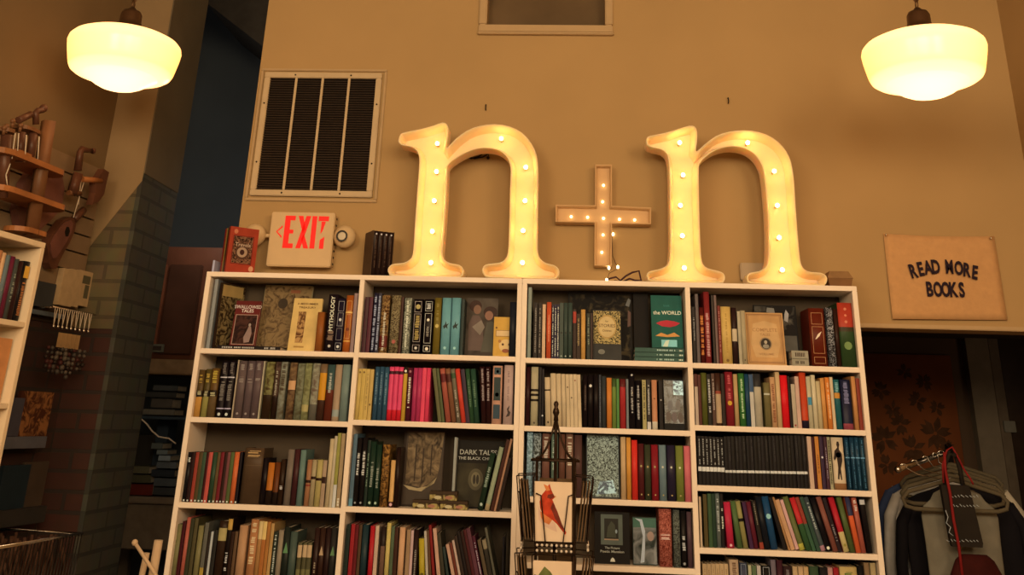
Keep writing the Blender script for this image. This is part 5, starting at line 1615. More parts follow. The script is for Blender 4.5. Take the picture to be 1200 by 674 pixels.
b.sphere(pts[-1], 0.008, BLACKM, 8)
tag(b.build('power_cable', loc=pts[0]), 'black curled cable on the wall seen through the first n', 'cable')
# fairy-light cable lying beside the second n
b = MB()
CAB = mat('dark_purple_cable', (0.05, 0.02, 0.03), 0.5)
base = [at(x, y, 0.06) for x, y in ((712, 326), (722, 323), (727, 328), (733, 323), (741, 318), (749, 316), (751, 328), (744, 328), (738, 325), (730, 329), (720, 329))]
base = [Vector((v.x, 0.06 + 0.015 * math.sin(i * 1.7), max(TOPZ + 0.005, v.z + d1))) for i, v in enumerate(base)]
b.tube(base, 0.004, CAB, 6)
root = b.build('fairy_light_string', loc=(base[0].x, 0.06, TOPZ))
tag(root, 'dark fairy light string lying on the bookcase below the plus sign', 'string lights')
b = MB()
w_ = [at(717, 276, WALLY - 0.006), at(718, 300, WALLY - 0.006), at(724, 315, 0.17), at(714, 320, 0.1)]
b.tube([Vector(v) for v in w_] + [base[0]], 0.0012, CAB, 5)
b.build('thin_wire', parent=root)
FB = emitter('fairy_bulb', (1.0, 0.72, 0.34), 9.0)
for x, y, Y in ((718.5, 274.5, WALLY - 0.012), (724, 313, 0.17), (711, 328.5, 0.03), (713.5, 314, 0.17)):
    c = at(x, y, Y)
    b = MB()
    b.sphere((c.x, Y, max(c.z, TOPZ + 0.006)), 0.0055, FB, 8, (1, 1, 1.4))
    b.build('fairy_bulb', parent=root)

# banner
BY = WALLY - 0.006
q = [at(1035, 274, BY), at(1164.5, 277, BY), at(1180, 375.4, BY), at(1045, 374.2, BY)]
root = thing('banner', (q[0].x, WALLY, q[0].z), 'tan cloth banner reading READ MORE BOOKS pinned to the wall', 'banner')
CLOTH = mat('tan_canvas', (0.55, 0.33, 0.16), 0.9, var=0.05, scale=40, bump=0.15)
b = MB()
NX, NZ = 16, 12
gr = []
for j in range(NZ + 1):
    row = []
    for i in range(NX + 1):
        u, v = i / NX, j / NZ
        p_ = (q[0] * (1 - u) + q[1] * u) * (1 - v) + (q[3] * (1 - u) + q[2] * u) * v
        sag = 0.006 * math.sin(u * math.pi) * (1 - v)
        p_ = Vector((p_.x, BY - 0.004 - 0.004 * math.sin(3.1 * u + 1.3 * v) * v - 0.006 * v, p_.z - sag))
        row.append(b.bm.verts.new(p_))
    gr.append(row)
for j in range(NZ):
    for i in range(NX):
        f = b.bm.faces.new([gr[j][i], gr[j][i + 1], gr[j + 1][i + 1], gr[j + 1][i]])
        f.material_index = b.mi(CLOTH)
        f.smooth = True
cl = b.build('cloth', parent=root)
sm_ = cl.modifiers.new('thickness', 'SOLIDIFY')
sm_.thickness = 0.002
sm_.offset = 1.0
NAVY = mat('navy_print', (0.02, 0.012, 0.024), 0.8)
b = MB()
ty = BY - 0.019


def ban(u, v):
    p_ = (q[0] * (1 - u) + q[1] * u) * (1 - v) + (q[3] * (1 - u) + q[2] * u) * v
    return p_


tl, tr = ban(0.19, 0.40), ban(0.80, 0.40)
width = tr.x - tl.x
hgt = (ban(0.5, 0.0).z - ban(0.5, 1.0).z)
word = 'READ MORE'
adv = [1, 0.92, 1.0, 1.0, 0.55, 1.32, 1.06, 1.0, 0.92]
tot = sum(adv)
pos = 0
for ch, a_ in zip(word, adv):
    uc = (pos + a_ / 2) / tot
    pos += a_
    if ch == ' ':
        continue
    xx = tl.x + width * uc
    k = (uc - 0.5) * 2
    zz = ban(0.5, 0.395).z - 0.028 * k * k
    bm_ = text_bm(ch, hgt * 0.222, 0.0006, hgt * 0.008, 0.56 if ch in 'MO' else 0.62)
    cx = (max(v.co.x for v in bm_.verts) + min(v.co.x for v in bm_.verts)) / 2
    b.merge(bm_, NAVY, Matrix.Translation((xx, ty, zz)) @ Matrix.Rotation(R(13) * k, 4, 'Y') @ Matrix.Translation((-cx, 0, 0)))
tl, tr = ban(0.315, 0.66), ban(0.665, 0.66)
pos = 0
for ch in 'BOOKS':
    uc = (pos + 0.5) / 5
    pos += 1
    bm_ = text_bm(ch, hgt * 0.235, 0.0006, hgt * 0.008, 0.52 if ch == 'O' else 0.6)
    cx = (max(v.co.x for v in bm_.verts) + min(v.co.x for v in bm_.verts)) / 2
    b.merge(bm_, NAVY, Matrix.Translation((tl.x + (tr.x - tl.x) * uc, ty, ban(0.5, 0.665).z)) @ Matrix.Translation((-cx, 0, 0)))
b.build('banner_lettering', parent=root)
for x, y in ((1037, 276), (1159, 280)):
    a = at(x, y, BY)
    b = MB()
    b.tube([(a.x, WALLY, a.z + 0.003), (a.x, BY - 0.02, a.z)], 0.003, STEEL, 8)
    b.sphere((a.x, BY - 0.02, a.z), 0.005, STEEL, 8)
    b.build('pin', parent=root)

# ------------------------------------------------------------------ on top of the bookcases
grp = 'red and ochre books leaning on top of the bookcase'
p_ = at(263.5, 320, 0.008)
ang = R(38)
dirw = Vector((math.cos(ang), math.sin(ang), 0))     # along the cover
dirt = Vector((-math.sin(ang), math.cos(ang), 0))    # into the stack
off = 0.0
h_ = at(270, 266, 0.05).z - TOPZ + d1
FILI = ornate('dark_oval_filigree', '241008', '7c5034', 60)
for i, (t_, c_, lab) in enumerate(((0.018, '94301a', 'red-brown book with a dark ornate cover panel, standing before the EXIT sign'), (0.016, '3c3018', 'dark olive book sandwiched behind the red-brown book before the EXIT sign'), (0.017, 'a07034', 'ochre book between the olive and dark red books by the EXIT sign'), (0.017, '8c2018', 'dark red book rearmost of the four beside the EXIT sign'))):
    base_p = Vector((p_.x, p_.y, TOPZ + 0.0005)) + dirt * off
    wb = 0.13 if i == 0 else 0.125
    mb = MB()
    m = hm(c_, 0.4)
    hh = h_ * (1.0 if i == 0 else 0.985)
    mb.box((0, 0, 0), (wb, 0.0025, hh), m, 0.0006)
    mb.box((0, t_ - 0.0025, 0), (wb, t_, hh), m, 0.0006)
    mb.box((0, 0.001, 0.0002), (0.003, t_ - 0.001, hh - 0.0002), m)
    o = mb.build('book', loc=base_p, rot=(0, 0, ang), local=True)
    tag(o, lab, 'book', grp)
    mb = MB()
    mb.box((0.003, 0.0026, 0.003), (wb - 0.004, t_ - 0.0026, hh - 0.004), PAGE)
    mb.build('page_block', parent=o, local=True)
    if i == 0:
        art('cover_print', o, [('rect', 0.16, 0.22, 0.82, 0.80, FILI), ('frame', 0.13, 0.2, 0.85, 0.82, 0.02, '5c1c10'), ('ell', 0.49, 0.46, 0.24, 0.16, '4c2c1c'), ('ell', 0.49, 0.46, 0.18, 0.11, 'a07c5c'), ('ell', 0.49, 0.46, 0.08, 0.06, '3c1c14'), ('text', 'Travels', 0.49, 0.62, 0.022, 'b08c6c', 1.1), ('ell', 0.2, 0.9, 0.07, 0.05, 'b86440'), ('ell', 0.86, 0.12, 0.08, 0.06, 'c08058')], wb, hh)
    off += t_ + 0.0008
b = MB()
a = at(248.5, 318, 0.03)
b.box((0, 0, 0), (0.009, 0.12, at(251, 304, 0.03).z - TOPZ + d1), hm('a89ca0', 0.4), 0.001)
lil = b.build('book', loc=(a.x - 0.002, 0.03, TOPZ + 0.0005), local=True)
tag(lil, 'small pale lilac book standing at the bookcase edge by the pillar', 'book')
# dark boxed set
a = at(434.5, 322, 0.05)
ang = R(-32)
hh = at(434.5, 268.5, 0.05).z - TOPZ + d1
root = thing('box_set', (a.x, 0.05, TOPZ + 0.0005), 'dark brown boxed set of books standing between EXIT sign and letter n', 'box set', rot=(0, 0, R(30)))
b = MB()
cas = hm('4c3420', 0.5)
W2, D2 = 0.092, 0.11
b.box((-0.003, 0.0, 0), (0, D2, hh), cas, 0.0008)
b.box((W2, 0.0, 0), (W2 + 0.003, D2, hh), cas, 0.0008)
b.box((0, D2 - 0.003, 0), (W2, D2, hh), cas, 0.0008)
b.build('slipcase', parent=root, local=True)
for i in range(4):
    tt = W2 / 4
    bb, pg = book_mesh(tt - 0.0006, D2 - 0.006, hh - 0.003, hm('24140f', 0.4), [(0.86, 0.9, hm('2c1a14', 0.4))])
    o = bb.build('boxed_volume', parent=root, loc=(i * tt + 0.0003, 0.001, 0.0005), local=True)
    dm = decor_mesh(tt, hh, [('D', 0.92, 'c0b0a0', 0.004), ('T', 0.2, 0.8, '4c3424', 0.3)], 40 + i)
    dm.build('spine_lettering', parent=o, local=True)
# little cardboard carton
a = at(971, 334, 0.05)
c = at(1000, 334, 0.05)
root = thing('cardboard_carton', ((a.x + c.x) / 2, 0.09, TOPZ), 'small brown cardboard carton at the end of the bookcase beside the second n', 'carton')
CARD = mat('brown_cardboard', (0.19, 0.105, 0.05), 0.85, var=0.12)
hh = at(985, 317, 0.05).z - TOPZ + d2
b = MB()


def frustum(b, x0, x1, y0, y1, z0, z1, ins, m):
    lo = [(x0, y0, z0), (x1, y0, z0), (x1, y1, z0), (x0, y1, z0)]
    hi = [(x0 + ins, y0 + ins, z1), (x1 - ins, y0 + ins, z1), (x1 - ins, y1 - ins, z1), (x0 + ins, y1 - ins, z1)]
    b.face(lo, m)
    b.face(hi, m)
    for i in range(4):
        j = (i + 1) % 4
        b.face([lo[i], lo[j], hi[j], hi[i]], m)


frustum(b, a.x, c.x, 0.05, 0.14, TOPZ + 0.0005 + hh * 0.55, TOPZ + 0.0005, 0.008, CARD)
b.build('carton_base', parent=root)
b = MB()
frustum(b, a.x - 0.002, c.x + 0.002, 0.048, 0.142, TOPZ + hh * 0.56, TOPZ + hh, 0.014, mat('brown_cardboard_lid', (0.26, 0.16, 0.08), 0.85, var=0.12))
b.build('carton_lid', parent=root)

# ------------------------------------------------------------------ card spinner rack
SY = -0.62
k_ = (at(672, 600, SY) - CAM_LOC).dot(_F) / FPX
pr_ = at(672.5, 560, SY)
plf = at(628.5, 560, SY)
ringz = at(650, 540, SY).z
finz = at(651, 482, SY).z
xL, xR = plf.x, pr_.x
xm = (xL + xR) / 2
dR = (xR - xL)
WIRE = mat('dark_bronze_wire', (0.03, 0.018, 0.012), 0.35, metal=0.6)
root = thing('card_spinner_rack', (xm, SY + dR / 2, 0), 'dark wire spinner rack of greeting cards standing before the bookcases', 'card rack')
cy = SY + dR / 2
b = MB()
for X, Y_, rr in ((xL, SY, 0.003), (xR, SY, 0.0075), (xL, SY + dR, 0.003), (xR, SY + dR, 0.003)):
    b.tube([(X, Y_, 0.12), (X, Y_, ringz + 0.01)], rr, WIRE, 8)
b.tube([(xm, cy, 0.1), (xm, cy, ringz + 0.15)], 0.006, WIRE, 8)
b.build('frame_posts', parent=root)
b = MB()
for X, Y_ in ((xL - 0.018, SY), (xR + 0.018, SY), (xL - 0.018, SY + dR), (xR + 0.018, SY + dR), (xm, SY), (xm, SY + dR)):
    pts = []
    for i in range(13):
        t_ = i / 12
        rad = 1 - t_ * 0.97
        pts.append((xm + (X - xm) * rad, cy + (Y_ - cy) * rad, ringz + (finz - 0.03 - ringz) * (t_ ** 2.6)))
    b.tube(pts, 0.0035, WIRE, 6)
b.tube([(xL - 0.018, SY, ringz), (xR + 0.018, SY, ringz), (xR + 0.018, SY + dR, ringz), (xL - 0.018, SY + dR, ringz)], 0.004, WIRE, 6, closed=True)
crown = b.build('crown', parent=root)
b = MB()
b.lathe([(0, 0.035), (0.006, 0.032), (0.009, 0.024), (0.006, 0.014), (0.01, 0.006), (0.012, -0.004), (0.007, -0.015), (0.009, -0.03), (0, -0.035)], (xm, cy, finz), WIRE, 16)
b.build('finial', parent=crown)
b = MB()
b.lathe([(0, 0.1), (0.03, 0.1), (0.05, 0.08), (0.24, 0.03), (0.25, 0.0), (0, 0)], (xm, cy, 0.0), WIRE, 28)
b.build('base', parent=root)
CARDS = mat('card_stock_back', (0.12, 0.075, 0.04), 0.7, var=0.15)
CREAM = mat('cream_card', (0.74, 0.62, 0.50), 0.6, var=0.04)
tier = [(at(640, 560, SY).z, at(640, 630, SY).z), (at(640, 651, SY).z, at(640, 651, SY).z - 0.2)]
z = tier[1][0] - 0.25
while z > 0.4:
    tier.append((z, z - 0.205))
    z -= 0.25
cards_group = 'cards in the spinner rack'


def wire_pocket(z1, z0):
    b = MB()
    zb = z0 - 0.012
    # shallow basket on all four sides
    for s in (0, 1, 2, 3):
        R4 = Matrix.Translation((xm, cy, 0)) @ Matrix.Rotation(R(90) * s, 4, 'Z')
        hw = dR / 2

        def P(x, y, zz):
            return R4 @ Vector((x, -y, zz))
        b.tube([P(-hw, hw + 0.004, zb), P(hw, hw + 0.004, zb)], 0.0025, WIRE, 6)
        b.tube([P(-hw, hw + 0.045, zb), P(hw, hw + 0.045, zb)], 0.0025, WIRE, 6)
        for xx in (-hw, hw):
            b.tube([P(xx, hw, zb), P(xx, hw + 0.045, zb), P(xx * 1.12, hw + 0.066, z1 + 0.004)], 0.0022, WIRE, 6)
        b.tube([P(-hw * 1.12, hw + 0.066, z1 + 0.004), P(-hw * 1.0, hw, z1 + 0.008)], 0.002, WIRE, 6)
        b.tube([P(hw * 1.12, hw + 0.066, z1 + 0.004), P(hw * 1.0, hw, z1 + 0.008)], 0.002, WIRE, 6)
        for sgn in (-1, 1):
            b.tube([P(sgn * hw * 0.45, hw + 0.045, zb), P(sgn * hw * 0.72, hw + 0.056, z0 + (z1 - z0) * 0.72), P(sgn * hw * 0.98, hw + 0.058, z0 + (z1 - z0) * 0.75)], 0.0022, WIRE, 6)
    return b.build('wire_pocket', parent=root)


GLINT = mat('wire_glint', (0.62, 0.58, 0.54), 0.25, var=0.05, spec=0.5)  # pale colour for the modelled highlights along the rack wire
RED = mat('cardinal_red', (0.46, 0.05, 0.02), 0.7, var=0.4, scale=30)
DKRED = mat('cardinal_dark_red', (0.16, 0.03, 0.02), 0.7, var=0.3, scale=30)
ORG = mat('cardinal_orange', (0.62, 0.22, 0.08), 0.7, var=0.2, scale=30)
GRN = mat('leaf_green_print', (0.13, 0.17, 0.06), 0.7, var=0.3, scale=30)
for ti, (z1, z0) in enumerate(tier):
    wire_pocket(z1, z0)
    hc = z1 - z0
    for s in range(4):
        Rz = R(90) * s
        R4 = Matrix.Translation((xm, cy, 0)) @ Matrix.Rotation(Rz, 4, 'Z')
        hw = dR / 2
        for k in range(3):
            if ti > 1:
                continue
            if s == 2 and k:
                continue
            lean = 7.0
            yy = -(hw + 0.034 - 0.010 * k)
            loc = R4 @ Vector((-hw * 1.06 + 0.002 * k, yy, z0 - 0.008))
            mb = MB()
            wc = dR * 0.98
            front = CREAM if (s == 0 and k == 0) else CARDS
            mb.box((0, 0, 0), (wc, 0.004, hc * (1.0 if k == 0 else 0.985)), front)
            side = ('facing the camera', 'facing the clothes rack', 'facing the shelves', 'facing the pillar')[s]
            if s == 0 and ti == 0 and k == 0:
                lab = 'cream greeting card of a red cardinal in the spinner rack top tier'
            elif s == 0 and ti == 1 and k == 0:
                lab = 'cream greeting card with green leaves below the cardinal card'
            elif k == 0 and ti < 2:
                lab = 'brown greeting card outermost in the %s tier pocket %s' % (('top', 'second')[ti], side)
            elif ti < 2:
                lab = 'brown greeting card %s in the %s tier pocket %s' % (('', 'middle', 'innermost')[k], ('top', 'second')[ti], side)
            else:
                lab = 'greeting card in the %s tier pocket %s' % (ORD[ti], side)
            o = mb.build('greeting_card', loc=loc, rot=Euler((R(lean) if s == 0 else R(lean), 0, Rz)), local=True)
            tag(o, lab, 'greeting card', cards_group)
            if s == 0 and k == 0 and ti == 0:
                art('card_picture', o, [
                    ('poly', [(0.30, 0.86), (0.40, 0.97), (0.44, 0.88), (0.5, 0.8), (0.55, 0.74), (0.48, 0.7), (0.55, 0.6), (0.62, 0.48), (0.68, 0.36), (0.76, 0.26), (0.86, 0.16), (0.83, 0.12), (0.7, 0.22), (0.6, 0.3), (0.48, 0.36), (0.34, 0.4), (0.22, 0.45), (0.16, 0.55), (0.14, 0.66), (0.2, 0.78)], RED),
                    ('poly', [(0.1, 0.6), (0.2, 0.44), (0.4, 0.38), (0.56, 0.3), (0.62, 0.16), (0.44, 0.2), (0.26, 0.26), (0.12, 0.36)], 'd0a07c'),
                    ('poly', [(0.32, 0.84), (0.24, 0.96), (0.38, 0.92), (0.42, 0.86)], ORG), ('poly', [(0.36, 0.78), (0.5, 0.8), (0.54, 0.75), (0.44, 0.71), (0.34, 0.73)], DKRED),
                    ('poly', [(0.5, 0.66), (0.62, 0.5), (0.74, 0.3), (0.84, 0.17), (0.72, 0.24), (0.56, 0.38), (0.44, 0.56)], DKRED), ('poly', [(0.16, 0.5), (0.34, 0.42), (0.48, 0.36), (0.4, 0.28), (0.26, 0.32), (0.18, 0.4)], ORG), ('poly', [(0.53, 0.77), (0.59, 0.755), (0.54, 0.74)], 'b87838')], wc, hc, -0.0004)
            if s == 0 and k == 0 and ti == 1:
                art('card_picture', o, [('poly', [(0.15, 0.8), (0.3, 0.92), (0.45, 0.85), (0.58, 0.74), (0.7, 0.66), (0.75, 0.5), (0.68, 0.55), (0.55, 0.68), (0.4, 0.76), (0.28, 0.7)], GRN), ('ell', 0.3, 0.75, 0.12, 0.08, GRN), ('ell', 0.5, 0.6, 0.06, 0.12, GRN), ('ell', 0.35, 0.5, 0.14, 0.06, GRN), ('ell', 0.6, 0.35, 0.1, 0.14, ORG)], wc, hc, -0.0004)
    # rows of pale spheres standing in for wire glints under each tier
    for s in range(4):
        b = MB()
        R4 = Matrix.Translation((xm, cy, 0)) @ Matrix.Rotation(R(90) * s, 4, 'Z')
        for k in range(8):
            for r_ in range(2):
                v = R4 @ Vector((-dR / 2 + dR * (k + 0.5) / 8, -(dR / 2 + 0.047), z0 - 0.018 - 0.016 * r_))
                b.sphere(v, 0.0045, GLINT, 8)
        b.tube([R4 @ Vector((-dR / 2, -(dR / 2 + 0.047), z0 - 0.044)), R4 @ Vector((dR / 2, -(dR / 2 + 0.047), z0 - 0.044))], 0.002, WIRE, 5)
        b.build('glint_row', parent=root)

# ------------------------------------------------------------------ oblique wall: side bookcase, instruments, slat-wall goods
SO = 0.30
s_end, zt = lat(54, 285, SO)
_, zsh1 = lat(35, 378.5, SO)
_, zsh2 = lat(16, 473, SO)
print('side case s_end', s_end, 'zt', zt, zsh1, zsh2)
SW = 0.95
CREAMW = mat('cream_shelf_paint', (0.66, 0.56, 0.42), 0.5, var=0.04)
root = thing('side_bookcase', LW(s_end + SW / 2, 0, SO / 2), 'cream bookcase against the slat wall under the wooden sculpture', 'bookcase')


def lpart(name, s0, s1, o0, o1, z0, z1, m=CREAMW, par=None, bev=0.0015):
    b = MB()
    lbox(b, s0, s1, o0, o1, z0, z1, m, bev)
    return b.build(name, parent=par or root)


lpart('side_panel', s_end, s_end + 0.02, 0.022, SO, 0, zt - 0.02)
lpart('side_panel', s_end + SW - 0.02, s_end + SW, 0.022, SO, 0, zt - 0.02)
lpart('top_board', s_end, s_end + SW, 0.022, SO, zt - 0.02, zt)
lpart('back_board', s_end + 0.02, s_end + SW - 0.02, 0.023, 0.03, 0.0, zt - 0.02)
for z in (zsh1, zsh2, zsh2 - 0.34, zsh2 - 0.68):
    if z > 0.06:
        lpart('shelf', s_end + 0.02, s_end + SW - 0.02, 0.031, SO - 0.002, z - 0.018, z)
# books on it (spines towards the room); s decreases towards the pillar
rotz = math.atan2(LN.x, -LN.y)        # local -y (spine) -> +LN
side_books = [('140f0e', 0.034, 0.205, 'black orange-labelled', [('X', [(0.2, 0.72), (0.95, 0.72), (0.95, 0.92), (0.2, 0.92)], 'c0862c'), T('a05c2c', 0.1, 0.66, 0.5)]), ('2a120e', 0.026, 0.2, 'dark brown', []), ('3c3a30', 0.022, 0.205, 'charcoal olive', [T('8c8468', 0.3, 0.8, 0.4)]),
              ('5c1a26', 0.024, 0.21, 'wine red', []), ('5c6058', 0.026, 0.21, 'grey', []), ('c08c5c', 0.02, 0.215, 'peach', []), ('a8683c', 0.022, 0.22, 'tan orange', [T('e0b888', 0.2, 0.6, 0.5)]), ('8c4c2c', 0.024, 0.225, 'rust', []),
              ('b47c4c', 0.022, 0.225, 'caramel', []), ('6c3420', 0.026, 0.22, 'chestnut', []), ('a88c60', 0.022, 0.215, 'buff', []), ('4c3424', 0.028, 0.22, 'umber', [])]
s = s_end + 0.024
for i, (c_, t_, h_, nm, ops) in enumerate(side_books):
    pos_ = LW(s + t_, zsh1 + 0.0005, SO - 0.025)
    # local x runs along -LD?  build with x axis = direction of decreasing s
    o = make_book(t_, 0.16, h_, c_, ops, pos_, (0, 0, math.atan2(-LD.y, -LD.x)), '%s book, %s from the pillar end in the cream side bookcase' % (nm, ORD[i]), 'books in the cream side bookcase')
    s += t_ + 0.0008
# face-out orange book on the second shelf
s1_, z1_ = lat(24, 398, SO - 0.03)
b = MB()
bw, bh_ = 0.20, 0.0
zt2 = lat(10, 397, SO - 0.03)[1]
hh = zt2 - zsh2
pos_ = LW(s_end + 0.03 + 0.2, zsh2 + 0.0005, SO - 0.03)
b.box((0, 0, 0), (0.2, 0.0025, hh), hm('b4703c', 0.5), 0.0006)
b.box((0, 0.022, 0), (0.2, 0.0245, hh), hm('b4703c', 0.5), 0.0006)
b.box((0, 0.001, 0.0002), (0.003, 0.024, hh - 0.0002), hm('b4703c', 0.5))
o = b.build('book', loc=pos_, rot=(0, 0, math.atan2(-LD.y, -LD.x)), local=True)
tag(o, 'plain orange book facing out on the second shelf of cream side bookcase', 'book', 'books in the cream side bookcase')
b = MB()
b.box((0.003, 0.0026, 0.003), (0.196, 0.0219, hh - 0.004), PAGE)
b.build('page_block', parent=o, local=True)

# wooden tiered sculpture above the side bookcase
WOODO = mat('orange_wood', (0.27, 0.11, 0.04), 0.4, var=0.25, scale=9)
WOODD = mat('dark_red_wood', (0.075, 0.032, 0.02), 0.35, var=0.3, scale=9)
WOODB = mat('brown_wood', (0.13, 0.06, 0.028), 0.4, var=0.25, scale=9)
STRING = mat('pale_string', (0.5, 0.44, 0.36), 0.6)
OO = 0.16


def lp(px_, py_, o=OO):
    s_, z_ = lat(px_, py_, o)
    return LW(s_, z_, o)


bsc, bz = lat(20, 270, OO)
root = thing('wooden_sculpture', lp(22, 274), 'tiered wooden sculpture with rounded shelves and strings above the side bookcase', 'sculpture')


def round_tier(name, pA, pB, o0, o1, th, m, par):
    """rounded plank along the wall from pixel A to pixel B"""
    (s0, z0), (s1, z1) = lat(*pA, OO), lat(*pB, OO)
    z_ = (z0 + z1) / 2
    b = MB()
    ring = []
    n = 20
    s0, s1 = min(s0, s1), max(s0, s1)
    rr = (o1 - o0) / 2
    for i in range(n):
        a = 2 * math.pi * i / n
        ex = rr * math.cos(a)
        ring.append(((s1 - rr if math.cos(a) > 0 else s0 + rr) + ex, (o0 + o1) / 2 + rr * math.sin(a)))
    up = [b.bm.verts.new(LW(s_, z_ + th / 2, o_)) for s_, o_ in ring]
    dn = [b.bm.verts.new(LW(s_, z_ - th / 2, o_)) for s_, o_ in ring]
    idx = b.mi(m)
    for f in [b.bm.faces.new(up), b.bm.faces.new(dn)] + [b.bm.faces.new([up[i], up[(i + 1) % n], dn[(i + 1) % n], dn[i]]) for i in range(n)]:
        f.material_index = idx
    return b.build(name, parent=par)


round_tier('tier', (-12, 190), (76, 191), 0.06, 0.20, 0.02, WOODO, root)
round_tier('tier', (-12, 229), (76, 236), 0.06, 0.20, 0.02, WOODO, root)
round_tier('tier', (18, 270), (54, 274), 0.08, 0.19, 0.018, WOODO, root)
round_tier('tier', (11, 180), (38, 181), 0.10, 0.18, 0.014, WOODO, root)
round_tier('tier', (3, 153), (18, 154), 0.10, 0.18, 0.014, WOODB, root)
round_tier('tier', (24, 152), (48, 153), 0.10, 0.18, 0.014, WOODB, root)
for name, A, B, r_, m in (('post', (57, 142), (36, 276), 0.030, WOODB), ('post', (8, 158), (2, 232), 0.02, WOODD), ('post', (40, 152), (34, 190), 0.016, WOODD), ('post', (26, 155), (22, 190), 0.014, WOODD)):
    b = MB()
    b.tube([lp(*A), lp(*B)], r_, m, 4 if r_ > 0.025 else 10)
    b.build(name, parent=root)
b = MB()
b.tube([lp(42, 146), lp(42, 132), lp(44, 130), lp(50, 129), lp(51, 126)], 0.012, WOODD, 10)
b.sphere(lp(51, 127), 0.016, WOODD, 10)
b.build('carved_spout', parent=root)
b = MB()
b.tube([lp(21, 141), lp(28, 138), lp(36, 134)], 0.013, WOODD, 10)
b.build('carved_spout', parent=root)
for x, y in ((8, 148), (15, 142), (24, 147), (5, 150)):
    b = MB()
    b.tube([lp(x, y), lp(x - 1, y + 8)], 0.006, WOODB, 8)
    b.sphere(lp(x, y), 0.01, WOODB, 8)
    b.build('peg', parent=root)
b = MB()
for A, B in (((18, 156), (14, 186)), ((22, 156), (20, 186)), ((31, 158), (29, 190)), ((12, 192), (7, 205)), ((7, 205), (9, 220)), ((46, 160), (44, 190))):
    b.tube([lp(*A, 0.18), lp(*B, 0.18)], 0.0022, STRING, 5)
b.build('strings', parent=root)
# second sculpture: hanging string instrument
OO2 = 0.10
root = thing('string_instrument', LW(*[lat(82, 235, OO2)[0], lat(82, 235, OO2)[1], OO2]), 'dark carved string instrument with bent neck hanging on the slat wall', 'string instrument')


def lpp(px_, py_):
    return lp(px_, py_, OO2)


b = MB()
b.tube([lpp(91, 200), lpp(94, 178), lpp(96, 175), lpp(101, 176), (lpp(108, 177))], 0.014, WOODD, 10, rs=[0.016, 0.014, 0.014, 0.011, 0.009])
b.sphere(lpp(109, 177), 0.013, WOODD, 10)
b.build('bent_neck', parent=root)
b = MB()
b.tube([lpp(91, 204), lpp(84, 228)], 0.024, WOODD, 4)
b.tube([lpp(96, 210), lpp(118, 212)], 0.012, WOODO, 10)
b.tube([lpp(80, 226), lpp(94, 227)], 0.011, WOODB, 10)
b.build('bridge_frame', parent=root)
b = MB()
for A, B in (((90, 208), (84, 226)), ((95, 210), (92, 240)), ((99, 211), (86, 255))):
    b.tube([lpp(*A), lpp(*B)], 0.0022, STRING, 5)
b.build('strings', parent=root)


def slab_poly(b, pts, o0, o1, m):
    """outline given in pixels on the plane o1, thickened back to o0"""
    idx = b.mi(m)
    q_ = [lat(x, y, o1) for x, y in pts]
    f_ = [b.bm.verts.new(LW(s_, z_, o1)) for s_, z_ in q_]
    k_ = [b.bm.verts.new(LW(s_, z_, o0)) for s_, z_ in q_]
    n = len(q_)
    for f in [b.bm.faces.new(f_), b.bm.faces.new(k_)] + [b.bm.faces.new([f_[i], f_[(i + 1) % n], k_[(i + 1) % n], k_[i]]) for i in range(n)]:
        f.material_index = idx


b = MB()
slab_poly(b, [(112, 214), (122, 198), (128, 202), (125, 214), (122, 228), (116, 236), (108, 240), (112, 226)], 0.075, 0.105, WOODD)
b.build('scroll_head', parent=root)
# violin-like body below
root = thing('violin', LW(*lat(70, 285, 0.07), 0.05), 'dark violin-like body with an oval sound hole hanging on the slat wall', 'violin')
b = MB()
slab_poly(b, [(57, 300), (55, 288), (60, 276), (68, 266), (74, 258), (82, 254), (90, 258), (88, 270), (82, 284), (75, 296), (70, 306), (66, 315), (60, 315), (57, 308)], 0.03, 0.062, WOODD)
b.build('rib_sides', parent=root)
b = MB()
PURP = mat('purple_brown_wood', (0.12, 0.052, 0.042), 0.3, var=0.25, scale=9)
slab_poly(b, [(60, 296), (60, 286), (64, 277), (71, 267), (77, 260), (83, 258), (86, 262), (84, 272), (78, 284), (71, 295), (66, 302), (62, 303)], 0.0625, 0.068, PURP)
b.build('top_plate', parent=root)
b = MB()
slab_poly(b, [(76, 272), (78, 266), (81, 266), (82, 271), (80, 277), (77, 277)], 0.0683, 0.069, BLACKM)
b.build('sound_hole', parent=root)
b = MB()
b.tube([LW(*lat(86, 258, 0.055), 0.055), LW(*lat(93, 251, 0.055), 0.055), LW(*lat(98, 246, 0.055), 0.055)], 0.016, WOODD, 8)
b.build('neck', parent=root)
b = MB()
slab_poly(b, [(24, 268), (20, 245), (28, 215), (40, 196), (58, 192), (72, 200), (76, 222), (72, 244), (60, 258), (46, 270)], 0.024, 0.056, PURP)
o = b.build('wooden_shell', loc=LW(*lat(45, 255, 0.05), 0.05))
tag(o, 'purple-brown rounded wooden body tucked behind the tiered sculpture', 'instrument body')

# slat-wall goods
def lcard(name, p0, p1, o0, o1, m, label, cat, group=None, extra=None):
    (s0, z0), (s1, z1) = lat(*p0, o1), lat(*p1, o1)
    b = MB()
    lbox(b, s0, s1, o0, o1, z0, z1, m, 0.001)
    ob = b.build(name, loc=LW((s0 + s1) / 2, min(z0, z1), o0))
    tag(ob, label, cat, group)
    return ob


